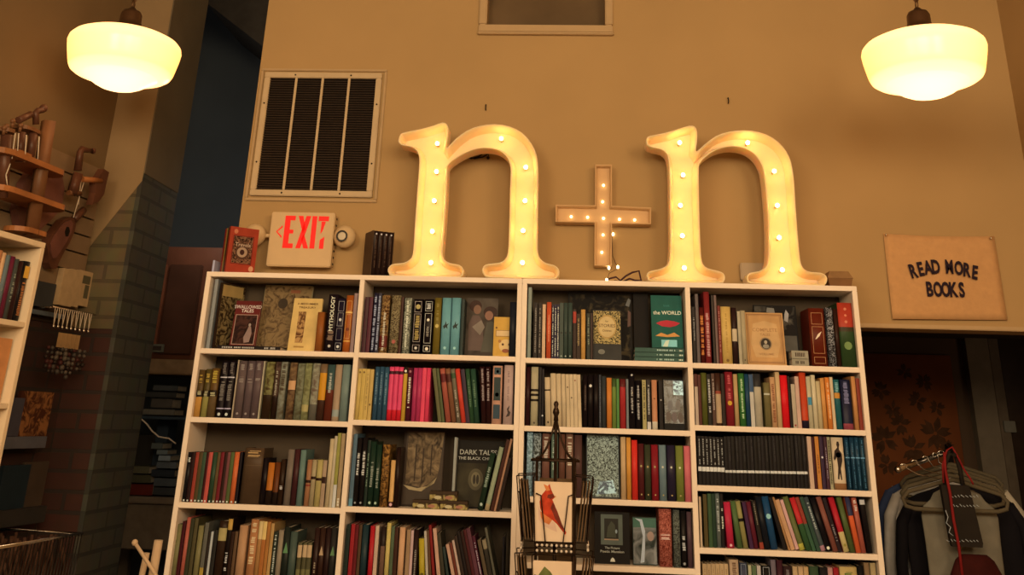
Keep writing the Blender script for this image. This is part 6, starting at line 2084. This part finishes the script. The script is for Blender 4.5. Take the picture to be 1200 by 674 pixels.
BOOKLET = mat('cream_booklet', (0.33, 0.25, 0.15), 0.7, var=0.12, scale=25)
for i, (xa, xb, wd) in enumerate(((76, 83, 'nearest the side bookcase'), (85, 91, 'in the middle of its three'), (94, 107, 'nearest the pillar'))):
    o = lcard('booklet', (xa, 314 + i), (xb, 360 + i * 0.5), 0.022, 0.05 - 0.006 * i, BOOKLET, 'cream booklet standing on the slat wall, %s' % wd, 'booklet', 'cream booklets on the slat wall')
    if i == 2:
        (s0, z0), (s1, z1) = lat(96, 322, 0.0385), lat(105, 334, 0.0385)
        b = MB()
        lbox(b, s0, s1, 0.0375, 0.0386, z0, z1, hm('4c4028'))
        lbox(b, lat(100, 334, 0.0385)[0], lat(102, 350, 0.0385)[0], 0.0375, 0.0386, lat(100, 334, 0.0385)[1], lat(100, 350, 0.0385)[1], hm('4c4028'))
        b.build('cover_print', parent=o)
o = lcard('picture_card', (42, 328), (61, 362), 0.022, 0.034, hm('302c26'), 'dark grey picture card on the slat wall beside the side bookcase', 'picture card')
o = lcard('price_rail', (38, 362), (76, 374), 0.022, 0.045, hm('4c4c48'), 'pale grey shelf strip on the slat wall under the grey picture card', 'shelf strip')
root = thing('keychain_rail', LW(*lat(90, 364, 0.12), 0.05), 'metal rail on the slat wall hung with strings of tags and beads', 'display rail')
b = MB()
b.tube([LW(lat(60, 365, 0.12)[0], lat(85, 364, 0.12)[1], 0.12), LW(lat(113, 363, 0.12)[0], lat(85, 364, 0.12)[1], 0.12)], 0.004, STEEL, 8)
for x in (66, 106):
    s_ = lat(x, 364, 0.12)[0]
    b.tube([LW(s_, lat(85, 364, 0.12)[1], 0.02), LW(s_, lat(85, 364, 0.12)[1], 0.12)], 0.004, STEEL, 8)
b.build('rail_bar', parent=root)
rr_ = random.Random(3)
zr = lat(85, 364, 0.12)[1]
TAGM = mat('tan_tag_card', (0.30, 0.2, 0.1), 0.7, var=0.15)
for i in range(9):
    s_ = lat(64 + i * 5.2, 364, 0.12)[0]
    zl = lat(85, 438 + rr_.uniform(-6, 6), 0.12)[1]
    zm_ = lat(85, 386, 0.12)[1]
    ob = thing('keychain', LW(s_, zr, 0.125), 'hanging beaded keychain, %s from the side bookcase on the metal rail' % ORD[i], 'keychain', 'keychains on the metal rail')
    b = MB()
    b.tube([LW(s_ - 0.008, zr, 0.126), LW(s_, zm_, 0.128)], 0.0016, STRING, 5)
    b.tube([LW(s_ + 0.008, zr, 0.126), LW(s_, zm_, 0.128)], 0.0016, STRING, 5)
    b.build('loop', parent=ob)
    b = MB()
    b.sphere(LW(s_, zm_, 0.128), 0.007, STEEL, 8)
    b.build('clasp', parent=ob)
    if 2 <= i <= 6:
        b = MB()
        lbox(b, s_ - 0.014, s_ + 0.014, 0.127, 0.129, zm_ - 0.075, zm_ - 0.02, TAGM)
        b.build('tag', parent=ob)
    b = MB()
    zz = zm_ - 0.08
    j = 0
    while zz > zl:
        b.sphere(LW(s_ + rr_.uniform(-0.008, 0.008), zz, 0.126), rr_.uniform(0.006, 0.011), (hm('3c3024'), hm('241810'), hm('4c3c2c'), hm('3c1a14'))[rr_.randrange(4)], 8)
        zz -= 0.017
        j += 1
    b.build('beads', parent=ob)
# lower displays
o = lcard('picture_book', (26, 458), (54, 511.4), 0.05, 0.065, ornate('rusty_cover', '3c1c0e', '7c4a24', 20), 'rust-coloured picture book facing out on the ledge below the keychains', 'book')
o = lcard('pale_book', (15, 466), (21, 511.4), 0.05, 0.08, hm('3c3434'), 'slim mauve book standing beside the rust picture book', 'book')
o = lcard('display_ledge', (8, 512), (53, 525), 0.022, 0.085, hm('4c4440'), 'pale ledge under the rust picture book', 'ledge')
o = lcard('picture_book', (5, 546), (26.5, 599.4), 0.05, 0.065, hm('1a2020'), 'dark blue book facing out near the floor basket', 'book')
o = lcard('picture_book', (29.5, 542), (47, 599.4), 0.05, 0.06, hm('3c2c1e'), 'dim brown book facing out beside the dark blue one', 'book')
o = lcard('display_ledge', (-6, 600), (52, 612), 0.022, 0.085, hm('2c241c'), 'dark ledge under the blue book', 'ledge')
# shaggy basket
bp0, bp1 = lp(-10, 632, 0.25), lp(84, 626, 0.25)
zb = (bp0.z + bp1.z) / 2
root = thing('wire_basket', LW(lat(38, 630, 0.25)[0], zb - 0.35, 0.25), 'dark wire basket of brown bundles at the foot of the brick wall', 'basket')
s0, s1 = lat(-10, 630, 0.3)[0], lat(84, 628, 0.3)[0]
b = MB()
b.tube([LW(s0, zb, 0.03), LW(s0, zb, 0.34), LW(s1, zb, 0.34), LW(s1, zb, 0.03)], 0.005, STEEL, 8, closed=True)
b.build('rim', parent=root)
b = MB()
for k in range(26):
    s_ = s0 + (s1 - s0) * k / 25
    b.tube([LW(s_, zb, 0.34), LW(s_, zb - 0.35, 0.33)], 0.002, BLACKM, 5)
for k in range(8):
    o_ = 0.03 + 0.31 * k / 7
    for s_ in (s0, s1):
        b.tube([LW(s_, zb, o_), LW(s_, zb - 0.35, o_)], 0.002, BLACKM, 5)
lbox(b, s0, s1, 0.03, 0.34, zb - 0.355, zb - 0.345, BLACKM)
b.build('wire_mesh', parent=root)
o_b = MB()
SHAG = mat('dark_brown_bundle', (0.06, 0.03, 0.02), 0.8, var=0.4, scale=30)
rr_ = random.Random(5)
for k in range(150):
    s_ = rr_.uniform(min(s0, s1) + 0.02, max(s0, s1) - 0.02)
    o_ = rr_.uniform(0.05, 0.32)
    o_b.tube([LW(s_, zb - 0.34, o_), LW(s_ + rr_.uniform(-0.02, 0.02), zb - 0.1, o_ + rr_.uniform(-0.01, 0.01)), LW(s_ + rr_.uniform(-0.03, 0.03), zb - rr_.uniform(0.0, 0.06), o_)], 0.006, SHAG, 5)
o = o_b.build('brown_twigs', loc=LW((s0 + s1) / 2, zb - 0.345, 0.2))
tag(o, 'dark brown twigs standing packed in the wire basket', 'twigs')
o['kind'] = 'stuff'
# the basket stands on a low stand
b = MB()
lbox(b, s0 + 0.02, s1 - 0.02 if s1 > s0 else s1 + 0.02, 0.03, 0.34, 0, zb - 0.356, hm('24160e'), 0.004)
o = b.build('low_cabinet', loc=LW((s0 + s1) / 2, 0, 0.2))
tag(o, 'low dark cabinet under the wire basket beside the brick wall', 'cabinet')
# rolled tubes and knobbed stick by the bookcase
TUBE = mat('pale_rolled_paper', (0.60, 0.46, 0.32), 0.7, var=0.06)
for (A, B, r_, lab, nm) in (((186, 633), (178, 700), 0.017, 'thicker pale rolled paper tube standing beside the bookcase post', 'paper_roll'), ((172, 648), (152, 700), 0.012, 'slimmer pale tube leaning outward beside the thicker one', 'paper_roll'), ((158, 636), (180, 670), 0.007, 'pale knobbed wooden stick crossing the paper tubes', 'wooden_stick')):
    Yt = -0.06 if nm == 'wooden_stick' else 0.02
    a_, b_ = at(*A, Yt), at(*B, Yt)
    d_ = (b_ - a_)
    k_ = (a_.z - 0.003) / -d_.z
    end = a_ + d_ * k_ if nm != 'wooden_stick' else a_ + d_ * 2.0
    if nm == 'paper_roll':
        end = Vector((a_.x - (0.03 if r_ > 0.015 else 0.09), Yt, 0.003 + r_ * 0.2))
    b = MB()
    b.tube([a_, a_ * 0.5 + end * 0.5, end], r_, TUBE, 12)
    if nm == 'wooden_stick':
        b.sphere(a_, 0.012, TUBE, 12)
    o = b.build(nm, loc=end)
    tag(o, lab, 'tube' if nm == 'paper_roll' else 'stick', 'pale tubes beside the bookcase' if nm == 'paper_roll' else None)

# ------------------------------------------------------------------ back room behind the pillar
CY = 1.25
WOODK = mat('dark_red_brown_wood', (0.11, 0.04, 0.022), 0.45, var=0.25, scale=6)
a, c = at(150, 288, CY), at(262, 424, CY)
root = thing('wood_cabinet', ((a.x + c.x) / 2, CY + 0.2, c.z), 'dark red-brown wooden cabinet behind the pillar with a framed label', 'cabinet')
b = MB()
b.box((a.x, CY, c.z), (c.x, CY + 0.4, a.z), WOODK, 0.006)
b.build('carcass', parent=root)
d0, d1_ = at(200, 310, CY), at(222, 420, CY)
b = MB()
xx0 = at(192, 350, CY).x
b.box((xx0 - 0.16, CY - 0.02, c.z + 0.03), (xx0 + 0.0, CY - 0.001, a.z - 0.1), mat('red_brown_door', (0.17, 0.06, 0.03), 0.45, var=0.2, scale=6), 0.006)
b.build('door_panel', parent=root)
b = MB()
b.box((xx0 + 0.012, CY - 0.02, c.z + 0.03), (xx0 + 0.20, CY - 0.001, a.z - 0.1), mat('dark_door', (0.06, 0.025, 0.015), 0.4, var=0.2, scale=6), 0.006)
b.build('door_panel', parent=root)
l0, l1 = at(173, 403, CY - 0.03), at(191, 413, CY - 0.03)
b = MB()
b.box((l0.x, CY - 0.03, l1.z), (l1.x, CY - 0.021, l0.z), hm('5c5038'), 0.002)
b.box((l0.x + 0.012, CY - 0.032, l1.z + 0.01), (l1.x - 0.012, CY - 0.0295, l0.z - 0.01), hm('342418'))
b.build('label_frame', parent=root)
a2, c2 = at(150, 426, CY - 0.12), at(240, 440, CY - 0.12)
b = MB()
b.box((a2.x, CY - 0.12, c2.z), (c2.x, CY + 0.4, c.z - 0.001), mat('ledge_wood', (0.20, 0.13, 0.07), 0.6, var=0.2), 0.006)
o = b.build('wall_shelf', loc=(a2.x, CY, c2.z))
tag(o, 'brown wooden shelf board under the red-brown cabinet', 'shelf')
# lower table with stacks
zt_ = at(180, 582, CY).z
b = MB()
tx0, tx1 = at(120, 582, CY).x, at(262, 582, CY).x
TBL = mat('grey_brown_table', (0.16, 0.13, 0.10), 0.6, var=0.15)
root = thing('back_table', ((tx0 + tx1) / 2, CY + 0.15, 0), 'grey-brown table behind the pillar piled with books', 'table')
b.box((tx0, CY - 0.05, zt_ - 0.03), (tx1, CY + 0.4, zt_), TBL, 0.004)
b.build('table_top', parent=root)
b = MB()
b.box((tx0 + 0.02, CY - 0.02, zt_ - 0.24), (tx1 - 0.02, CY, zt_ - 0.031), TBL, 0.004)
b.build('apron', parent=root)
for xx in (tx0 + 0.03, tx1 - 0.03):
    for yy in (CY, CY + 0.36):
        b = MB()
        b.box((xx - 0.025, yy - 0.025, 0), (xx + 0.025, yy + 0.025, zt_ - 0.031), TBL, 0.004)
        b.build('leg', parent=root)
stack = [  # pixel rect, colour, label
    ((150, 567, 178, 581), '5c1c10', 'brick red book lying lowest in the heap behind the pillar'), ((180, 571, 206, 581), '3a3630', 'dark grey book lying lowest beside the brick red one'),
    ((152, 556, 176, 566.5), '4a4028', 'olive book lying on the brick red one behind the pillar'), ((181, 560, 205, 570.5), '4c4a44', 'grey book second lowest in the stack beside the post'),
    ((155, 546, 174, 555.5), '5c5034', 'tan book lying on the olive one behind the pillar'), ((178, 550, 204, 559.5), '2c2c2c', 'charcoal book third lowest in the stack beside the post'),
    ((184, 541, 206, 549.5), '5c5a54', 'mid grey book in the stack beside the post'), ((186, 533.5, 199, 540.5), '8c8c84', 'small pale grey book in the stack beside the post'),
    ((184, 527, 196, 533), '747468', 'small ash-coloured book in the stack beside the post'), ((178, 519, 190, 526.5), '5c5a4c', 'small drab book topmost of the stack beside the post')]
for (x0, y0, x1, y1), c_, lab in stack:
    p0, p1 = at(x0, y0, CY), at(x1, y1, CY)
    flat_book(p0.x, p1.x, p1.z, p0.z - p1.z - 0.001, CY, 0.14, c_, lab, 'books heaped behind the pillar')
# hanging shelf stack just under the brown board
s2 = [((168, 479, 204, 487), '6c5f4c', 'pale book lowest on the metal shelf below the brown board'), ((178, 467, 201, 478.5), '55483a', 'thick umber book on the metal shelf below the brown board'), ((170, 459, 206, 466.5), '3c362e', 'dark book third up on the metal shelf below the board'), ((180, 451, 208, 458.5), '4c4840', 'grey-brown book topmost on the metal shelf below the board')]
zsf = at(185, 488, CY).z
b = MB()
sx0, sx1 = at(120, 488, CY).x, at(262, 488, CY).x
b.box((sx0, CY - 0.03, zsf - 0.014), (sx1, CY + 0.3, zsf), hm('343a3c'), 0.002)
root = b.build('metal_shelf', loc=(sx0, CY, zsf))
tag(root, 'grey metal shelf holding a short book stack below the brown board', 'shelf')
for xx in (sx0 + 0.01, sx1 - 0.01):
    b = MB()
    b.box((xx - 0.008, CY + 0.285, zt_ + 0.001), (xx + 0.008, CY + 0.298, c2.z - 0.002), hm('343a3c'))
    b.build('shelf_support', parent=root)
for (x0, y0, x1, y1), c_, lab in s2:
    p0, p1 = at(x0, y0, CY), at(x1, y1, CY)
    flat_book(p0.x, p1.x, p1.z, p0.z - p1.z - 0.001, CY, 0.14, c_, lab, 'books on the metal shelf')
# upright grey box and brown box on the table
for (x0, y0, x1, y1), c_, lab, yy in (((152, 509, 177, 545), '30281f', 'upright brown carton standing behind the olive book', 0.16), ((180, 489, 194, 527), '34383a', 'upright grey file box standing behind the small books', 0.16)):
    p0, p1 = at(x0, y1, CY + yy), at(x1, y1, CY + yy)
    p0.z = min(at(x0, y0, CY + yy).z, zsf - 0.016)
    b = MB()
    b.box((p0.x, CY + yy, zt_ + 0.0005), (p1.x, CY + yy + 0.12, p0.z), hm(c_), 0.002)
    o = b.build('file_box', loc=(p0.x, CY + yy, zt_))
    tag(o, lab, 'box', 'upright boxes on the back table')
b = MB()
pts = [at(x, y, CY - 0.036) for x, y in ((160, 486), (172, 497), (178, 505), (186, 512), (198, 514), (206, 520))]
b.tube(pts, 0.004, PLASTIC, 6)
tag(b.build('power_cable', loc=pts[0]), 'white cable trailing past the stacks behind the pillar', 'cable')

# ------------------------------------------------------------------ back room seen past the clothes rack
TY = 1.96
a, c = at(1013, 414, TY), at(1143, 640, TY)
root = thing('tapestry', ((a.x + c.x) / 2, TY, c.z), 'dark orange wall hanging with brown floral print behind the clothes rack', 'wall hanging')
b = MB()
TAP = mat('dark_orange_cloth', (0.19, 0.062, 0.022), 0.9, var=0.15, scale=4)
b.box((a.x - 0.1, TY, c.z - 0.2), (c.x, TY + 0.012, a.z), TAP, 0.003)
b.build('hanging_cloth', parent=root)
b = MB()
FLO = mat('brown_flower_print', (0.075, 0.035, 0.018), 0.9, var=0.3, scale=20)
rr_ = random.Random(11)
for fx, fy, fr in ((1060, 436, 9), (1083, 448, 10), (1032, 458, 11), (1075, 470, 11), (1098, 478, 9), (1046, 480, 10), (1036, 515, 16), (1096, 508, 17), (1070, 526, 15), (1055, 497, 12), (1110, 525, 9), (1040, 545, 12)):
    cc = at(fx, fy, TY)
    sc = fr / FPX * (cc - CAM_LOC).dot(_F)
    n = 11
    for k in range(n):
        an = 2 * math.pi * k / n + rr_.random()
        w2 = 0.22
        tip = Vector((math.cos(an), math.sin(an)))
        sd = Vector((-tip.y, tip.x))
        pl = [tip * 0.12 + sd * 0.05, tip * 0.6 + sd * w2, tip * (0.95 + 0.2 * rr_.random()), tip * 0.6 - sd * w2, tip * 0.12 - sd * 0.05]
        b.prism([(cc.x + v.x * sc, cc.z + v.y * sc) for v in pl], TY - 0.001 - 0.00012 * k, TY + 0.001, FLO)
b.build('flower_print', parent=root)
# grey pilaster and dark door
g0, g1 = at(1134, 430, TY), at(1171, 430, TY)
b = MB()
b.box((at(1141, 520, TY).x + 0.02, TY - 0.03, 0), (at(1172, 520, TY).x, TY + 0.038, beamz + 0.10), mat('grey_plaster', (0.22, 0.19, 0.15), 0.85, var=0.08))
struct(b.build('wall_pilaster', loc=(g0.x, TY, 0)))
dx0 = at(1172, 520, TY).x + 0.004
b = MB()
b.box((dx0, TY - 0.02, 0), (dx0 + 0.06, TY + 0.02, 2.32), mat('grey_door_frame', (0.16, 0.13, 0.10), 0.6), 0.004)
dr = struct(b.build('door_1', loc=(dx0, TY, 0)))
b = MB()
b.box((dx0 + 0.061, TY - 0.01, 0.01), (dx0 + 0.9, TY + 0.03, 2.31), mat('dark_door_wood', (0.035, 0.02, 0.013), 0.4, var=0.2), 0.004)
b.build('door_leaf', parent=dr)
b = MB()
hz = at(1176, 500, TY).z
b.box((dx0 + 0.02, TY - 0.035, hz - 0.03), (dx0 + 0.085, TY - 0.012, hz + 0.03), hm('7c6c54'), 0.003)
b.build('door_hinge', parent=dr)

# ------------------------------------------------------------------ clothes rack
GY = 0.27
rx = at(1112, 560, GY + 0.4).x
fa, fb = at(1056, 549, GY), at(1112, 529, GY + 0.48)      # low front end and high rear end of the sloping arm


def arm(u):
    return fa * (1 - u) + fb * u


root = thing('clothes_rack', (fb.x, fb.y, 0), 'metal clothes rack with a sloping arm hung with garments beside the bookcase', 'clothes rack')
b = MB()
b.tube([arm(-0.06), arm(1.0)], 0.011, STEEL, 12)
b.sphere(arm(-0.06), 0.014, STEEL, 10)
b.build('sloping_arm', parent=root)
b = MB()
b.tube([(fb.x, fb.y, 0.02), (fb.x, fb.y, fb.z + 0.03)], 0.016, BLACKM, 12)
b.build('post', parent=root)
b = MB()
b.tube([(fb.x - 0.3, fb.y, 0.018), (fb.x + 0.3, fb.y, 0.018)], 0.016, BLACKM, 10)
b.tube([(fb.x, fb.y - 0.3, 0.018), (fb.x, fb.y + 0.3, 0.018)], 0.016, BLACKM, 10)
b.build('base', parent=root)
by_ = GY - 0.045
b = MB()
sa = at(1116, 533, by_)
b.tube([(fb.x, fb.y, fb.z + 0.028), (fb.x * 0.5 + sa.x * 0.5, fb.y * 0.5 + by_ * 0.5, fb.z * 0.4 + sa.z * 0.6 + 0.03), (sa.x, by_ - 0.025, sa.z)], 0.008, BLACKM, 10)
b.build('second_arm', parent=root)


def garment(u, pxc, color, label, w=0.2, sleeve=True, drop=0.62, top=0.085, thick=0.03, printm=None, hood=False, seed=0):
    rnd = random.Random(seed)
    ap = arm(u)
    y = ap.y
    cx = at(pxc, 600, y).x
    zt = ap.z - top
    root = thing('shirt', (cx, y, zt), label, 'garment', 'garments on the rack')
    b = MB()
    m = hm(color, 0.85)
    idx = b.mi(m)
    prof = [(0.0, 0.065, 0.3), (-0.015, 0.095, 0.45), (-0.04, w * 0.74, 0.75), (-0.065, w * 0.95, 0.9), (-0.1, w * 1.03, 1.0), (-0.2, w * 1.0, 1.15), (-0.4, w * 0.98, 1.2), (-drop, w * 1.0, 1.25)]
    seg = 28
    rings = []
    for dz, hw, td in prof:
        rg = []
        for k in range(seg):
            a = 2 * math.pi * k / seg
            fold = 1 + (0.10 * math.sin(5 * a + seed) * min(1, -dz / 0.2))
            rg.append(b.bm.verts.new((cx + hw * math.copysign(abs(math.cos(a)) ** 0.8, math.cos(a)), y + thick * td * math.sin(a) * fold, zt + dz)))
        rings.append(rg)
    for r0, r1 in zip(rings[:-1], rings[1:]):
        for k in range(seg):
            f = b.bm.faces.new([r0[k], r0[(k + 1) % seg], r1[(k + 1) % seg], r1[k]])
            f.material_index = idx
            f.smooth = True
    for rg in (rings[0], rings[-1]):
        b.bm.faces.new(rg).material_index = idx
    b.build('torso', parent=root)
    if sleeve:
        for sgn in (-1, 1):
            b = MB()
            b.tube([(cx + sgn * w * 0.86, y, zt - 0.07), (cx + sgn * w * 1.05, y, zt - 0.15), (cx + sgn * w * 1.13, y, zt - 0.3), (cx + sgn * w * 1.15, y, zt - 0.52)], 0.05, m, 12, rs=[thick * 1.0, thick * 1.25, thick * 1.2, thick * 1.05])
            b.build('sleeve', parent=root)
    if printm:
        b = MB()
        yy = y - thick * 1.42
        for it in printm:
            b.tube([(cx + u, yy, zt + v) for u, v in it], 0.004, hm('b8aca0', 0.7), 6)
        b.build('print', parent=root)
    # hanger
    return root


HANG = mat('grey_flocked_hanger', (0.10, 0.088, 0.062), 0.9, var=0.08)


def hanger(u, pxc, label, w=0.2, top=0.055, tilt=0.0, r_=0.0085):
    ap = arm(u)
    y, zt, hx = ap.y, ap.z + 0.0115, ap.x
    cx = at(pxc, 600, y).x
    ob = thing('coat_hanger', (hx, y, zt), label, 'hanger', 'hangers on the rack')
    b = MB()
    b.tube([(cx, y, zt - 0.055), (cx * 0.3 + hx * 0.7, y, zt - 0.035), (hx + 0.016, y, zt - 0.012), (hx + 0.014, y, zt + 0.002), (hx, y, zt + 0.0035), (hx - 0.014, y, zt - 0.006)], 0.0028, STEEL, 6)
    b.build('hook', parent=ob)
    b = MB()
    loop = [(-0.03, -0.002), (-w * 0.55, -0.025), (-w * 0.9, -0.045), (-w * 1.02, -0.07), (-w * 0.98, -0.098), (-w * 0.8, -0.108), (0, -0.11), (w * 0.8, -0.108), (w * 0.98, -0.098), (w * 1.02, -0.07), (w * 0.9, -0.045), (w * 0.55, -0.025), (0.03, -0.002), (0, 0.004)]
    b.tube([(cx + a_ * math.cos(tilt), y + a_ * math.sin(tilt), zt - top + v) for a_, v in loop], r_, HANG, 8, closed=True)
    b.build('hanger_frame', parent=ob)
    return ob


garment(0.88, 1116, 'b89c78', 'cream sweater rearmost on the rack with both shoulders showing', w=0.265, thick=0.026, seed=1)
garment(0.74, 1096, '343a4c', 'navy blue shirt hanging between the cream and off-white garments', w=0.215, thick=0.022, seed=2)
garment(0.58, 1102, 'b09c84', 'off-white shirt hanging behind the black shirt', w=0.205, thick=0.02, seed=3)
garment(0.36, 1126, '100c0e', 'black shirt with pale line drawing hanging behind the black bag', w=0.235, thick=0.02, printm=[[(-0.14, -0.30), (-0.12, -0.27), (-0.08, -0.26), (-0.04, -0.28)], [(-0.10, -0.38), (-0.07, -0.36), (-0.05, -0.39)], [(0.16, -0.36), (0.17, -0.42)]], seed=4)
garment(0.14, 1124, '74644c', 'grey-brown vest hanging foremost on the rack', w=0.15, sleeve=False, thick=0.016, seed=5)
for i, (u_, dx_, wd) in enumerate(((0.83, 1122, 'just before the cream sweater'), (0.69, 1117, 'just behind the off-white shirt'), (0.48, 1120, 'just behind the black shirt'), (0.25, 1119, 'just before the black shirt'), (0.03, 1121, 'foremost on the sloping arm'))):
    hanger(u_ * 0.97, dx_, 'grey flocked coat hanger %s' % wd, w=0.205)
# black bag with white writing, red strap
b0, b1 = at(1099, 568, by_), at(1150, 640, by_)
root = thing('tote_bag', ((b0.x + b1.x) / 2, by_, b1.z), 'black bag with white writing hung before the rack', 'bag')
b = MB()
BAGM = mat('black_canvas', (0.018, 0.015, 0.013), 0.85, var=0.15)
xs_ = (b0.x + b1.x) / 2
b.prism([(b0.x + 0.008, b0.z), (b1.x - 0.02, b0.z), (b1.x + 0.004, b1.z + 0.01), (b1.x, b1.z - 0.005), (b0.x + 0.025, b1.z - 0.005), (b0.x + 0.02, b1.z + 0.01)], by_ - 0.012, by_ + 0.012, BAGM)
b.build('bag_body', parent=root)
b = MB()
WR = hm('a8a090', 0.7)
rr_ = random.Random(8)
for (x0, x1, y) in ((1115, 1145, 581), (1117, 1146, 592), (1109, 1148, 633)):
    x_ = x0
    while x_ < x1:
        L_ = rr_.uniform(2.0, 4.0)
        p0 = at(x_, y + rr_.uniform(-1.2, 0.5), by_ - 0.0135)
        p1 = at(x_ + L_, y + 2.0, by_ - 0.0135)
        b.tube([(p0.x, by_ - 0.013, p0.z), ((p0.x + p1.x) / 2, by_ - 0.013, p0.z - 0.004), (p1.x, by_ - 0.013, p1.z)], 0.0013, WR, 5)
        x_ += L_ + 1.4
pts = [at(x, y, by_ - 0.013) for x, y in ((1108, 598), (1111, 606), (1109, 613), (1114, 618), (1112, 624), (1117, 628))]
b.tube([(v.x, by_ - 0.013, v.z) for v in pts], 0.0016, WR, 5)
b.build('bag_writing', parent=root)
b = MB()
REDS = mat('red_strap', (0.20, 0.012, 0.014), 0.7, var=0.15)
s1_ = [at(x, y, by_ - 0.022) for x, y in ((1106, 566), (1105, 545), (1110, 528), (1116, 524), (1122, 534), (1130, 550), (1138, 562), (1141, 568))]
b.tube([(v.x, by_ - 0.018, v.z) for v in s1_], 0.004, REDS, 8)
s2_ = [at(x, y, by_ - 0.026) for x, y in ((1107, 530), (1108, 550), (1114, 580), (1118, 610), (1124, 640), (1130, 690))]
b.tube([(v.x, by_ - 0.022, v.z) for v in s2_], 0.006, REDS, 8)
STRAPS = b
b = MB()
hb = [at(x, y, by_) for x, y in ((1108, 568), (1107, 545), (1112, 532), (1120, 534), (1125, 550), (1128, 568))]
b.tube([(v.x, by_, v.z) for v in hb], 0.009, BAGM, 10)
b.build('handle', parent=root)
# dark red cloth bag below
b0, b1 = at(1108, 642, by_), at(1172, 642, by_)
b0.z -= 0.02
root = thing('cloth_bag', ((b0.x + b1.x) / 2, by_ + 0.02, b0.z - 0.4), 'dark red cloth bag on long red straps hanging below the black bag', 'bag')
b = MB()
RB = mat('dark_red_cloth', (0.035, 0.004, 0.004), 0.85, var=0.2)
cx_ = (b0.x + b1.x) / 2
seg = 20
rings = []
for dz, hw, hd in ((0, 0.05, 0.012), (-0.02, 0.075, 0.02), (-0.07, 0.10, 0.03), (-0.16, 0.115, 0.036), (-0.28, 0.115, 0.036), (-0.34, 0.10, 0.03)):
    rings.append([b.bm.verts.new((cx_ + hw * math.cos(2 * math.pi * k / seg), by_ - 0.003 + hd * math.sin(2 * math.pi * k / seg) * (1 + 0.15 * math.sin(4 * math.pi * 2 * k / seg)), b0.z + dz)) for k in range(seg)])
for r0, r1 in zip(rings[:-1], rings[1:]):
    for k in range(seg):
        f = b.bm.faces.new([r0[k], r0[(k + 1) % seg], r1[(k + 1) % seg], r1[k]])
        f.material_index = b.mi(RB)
        f.smooth = True
for rg in (rings[0], rings[-1]):
    b.bm.faces.new(rg).material_index = b.mi(RB)
b.build('bag_body', parent=root)
STRAPS.build('strap', parent=root)
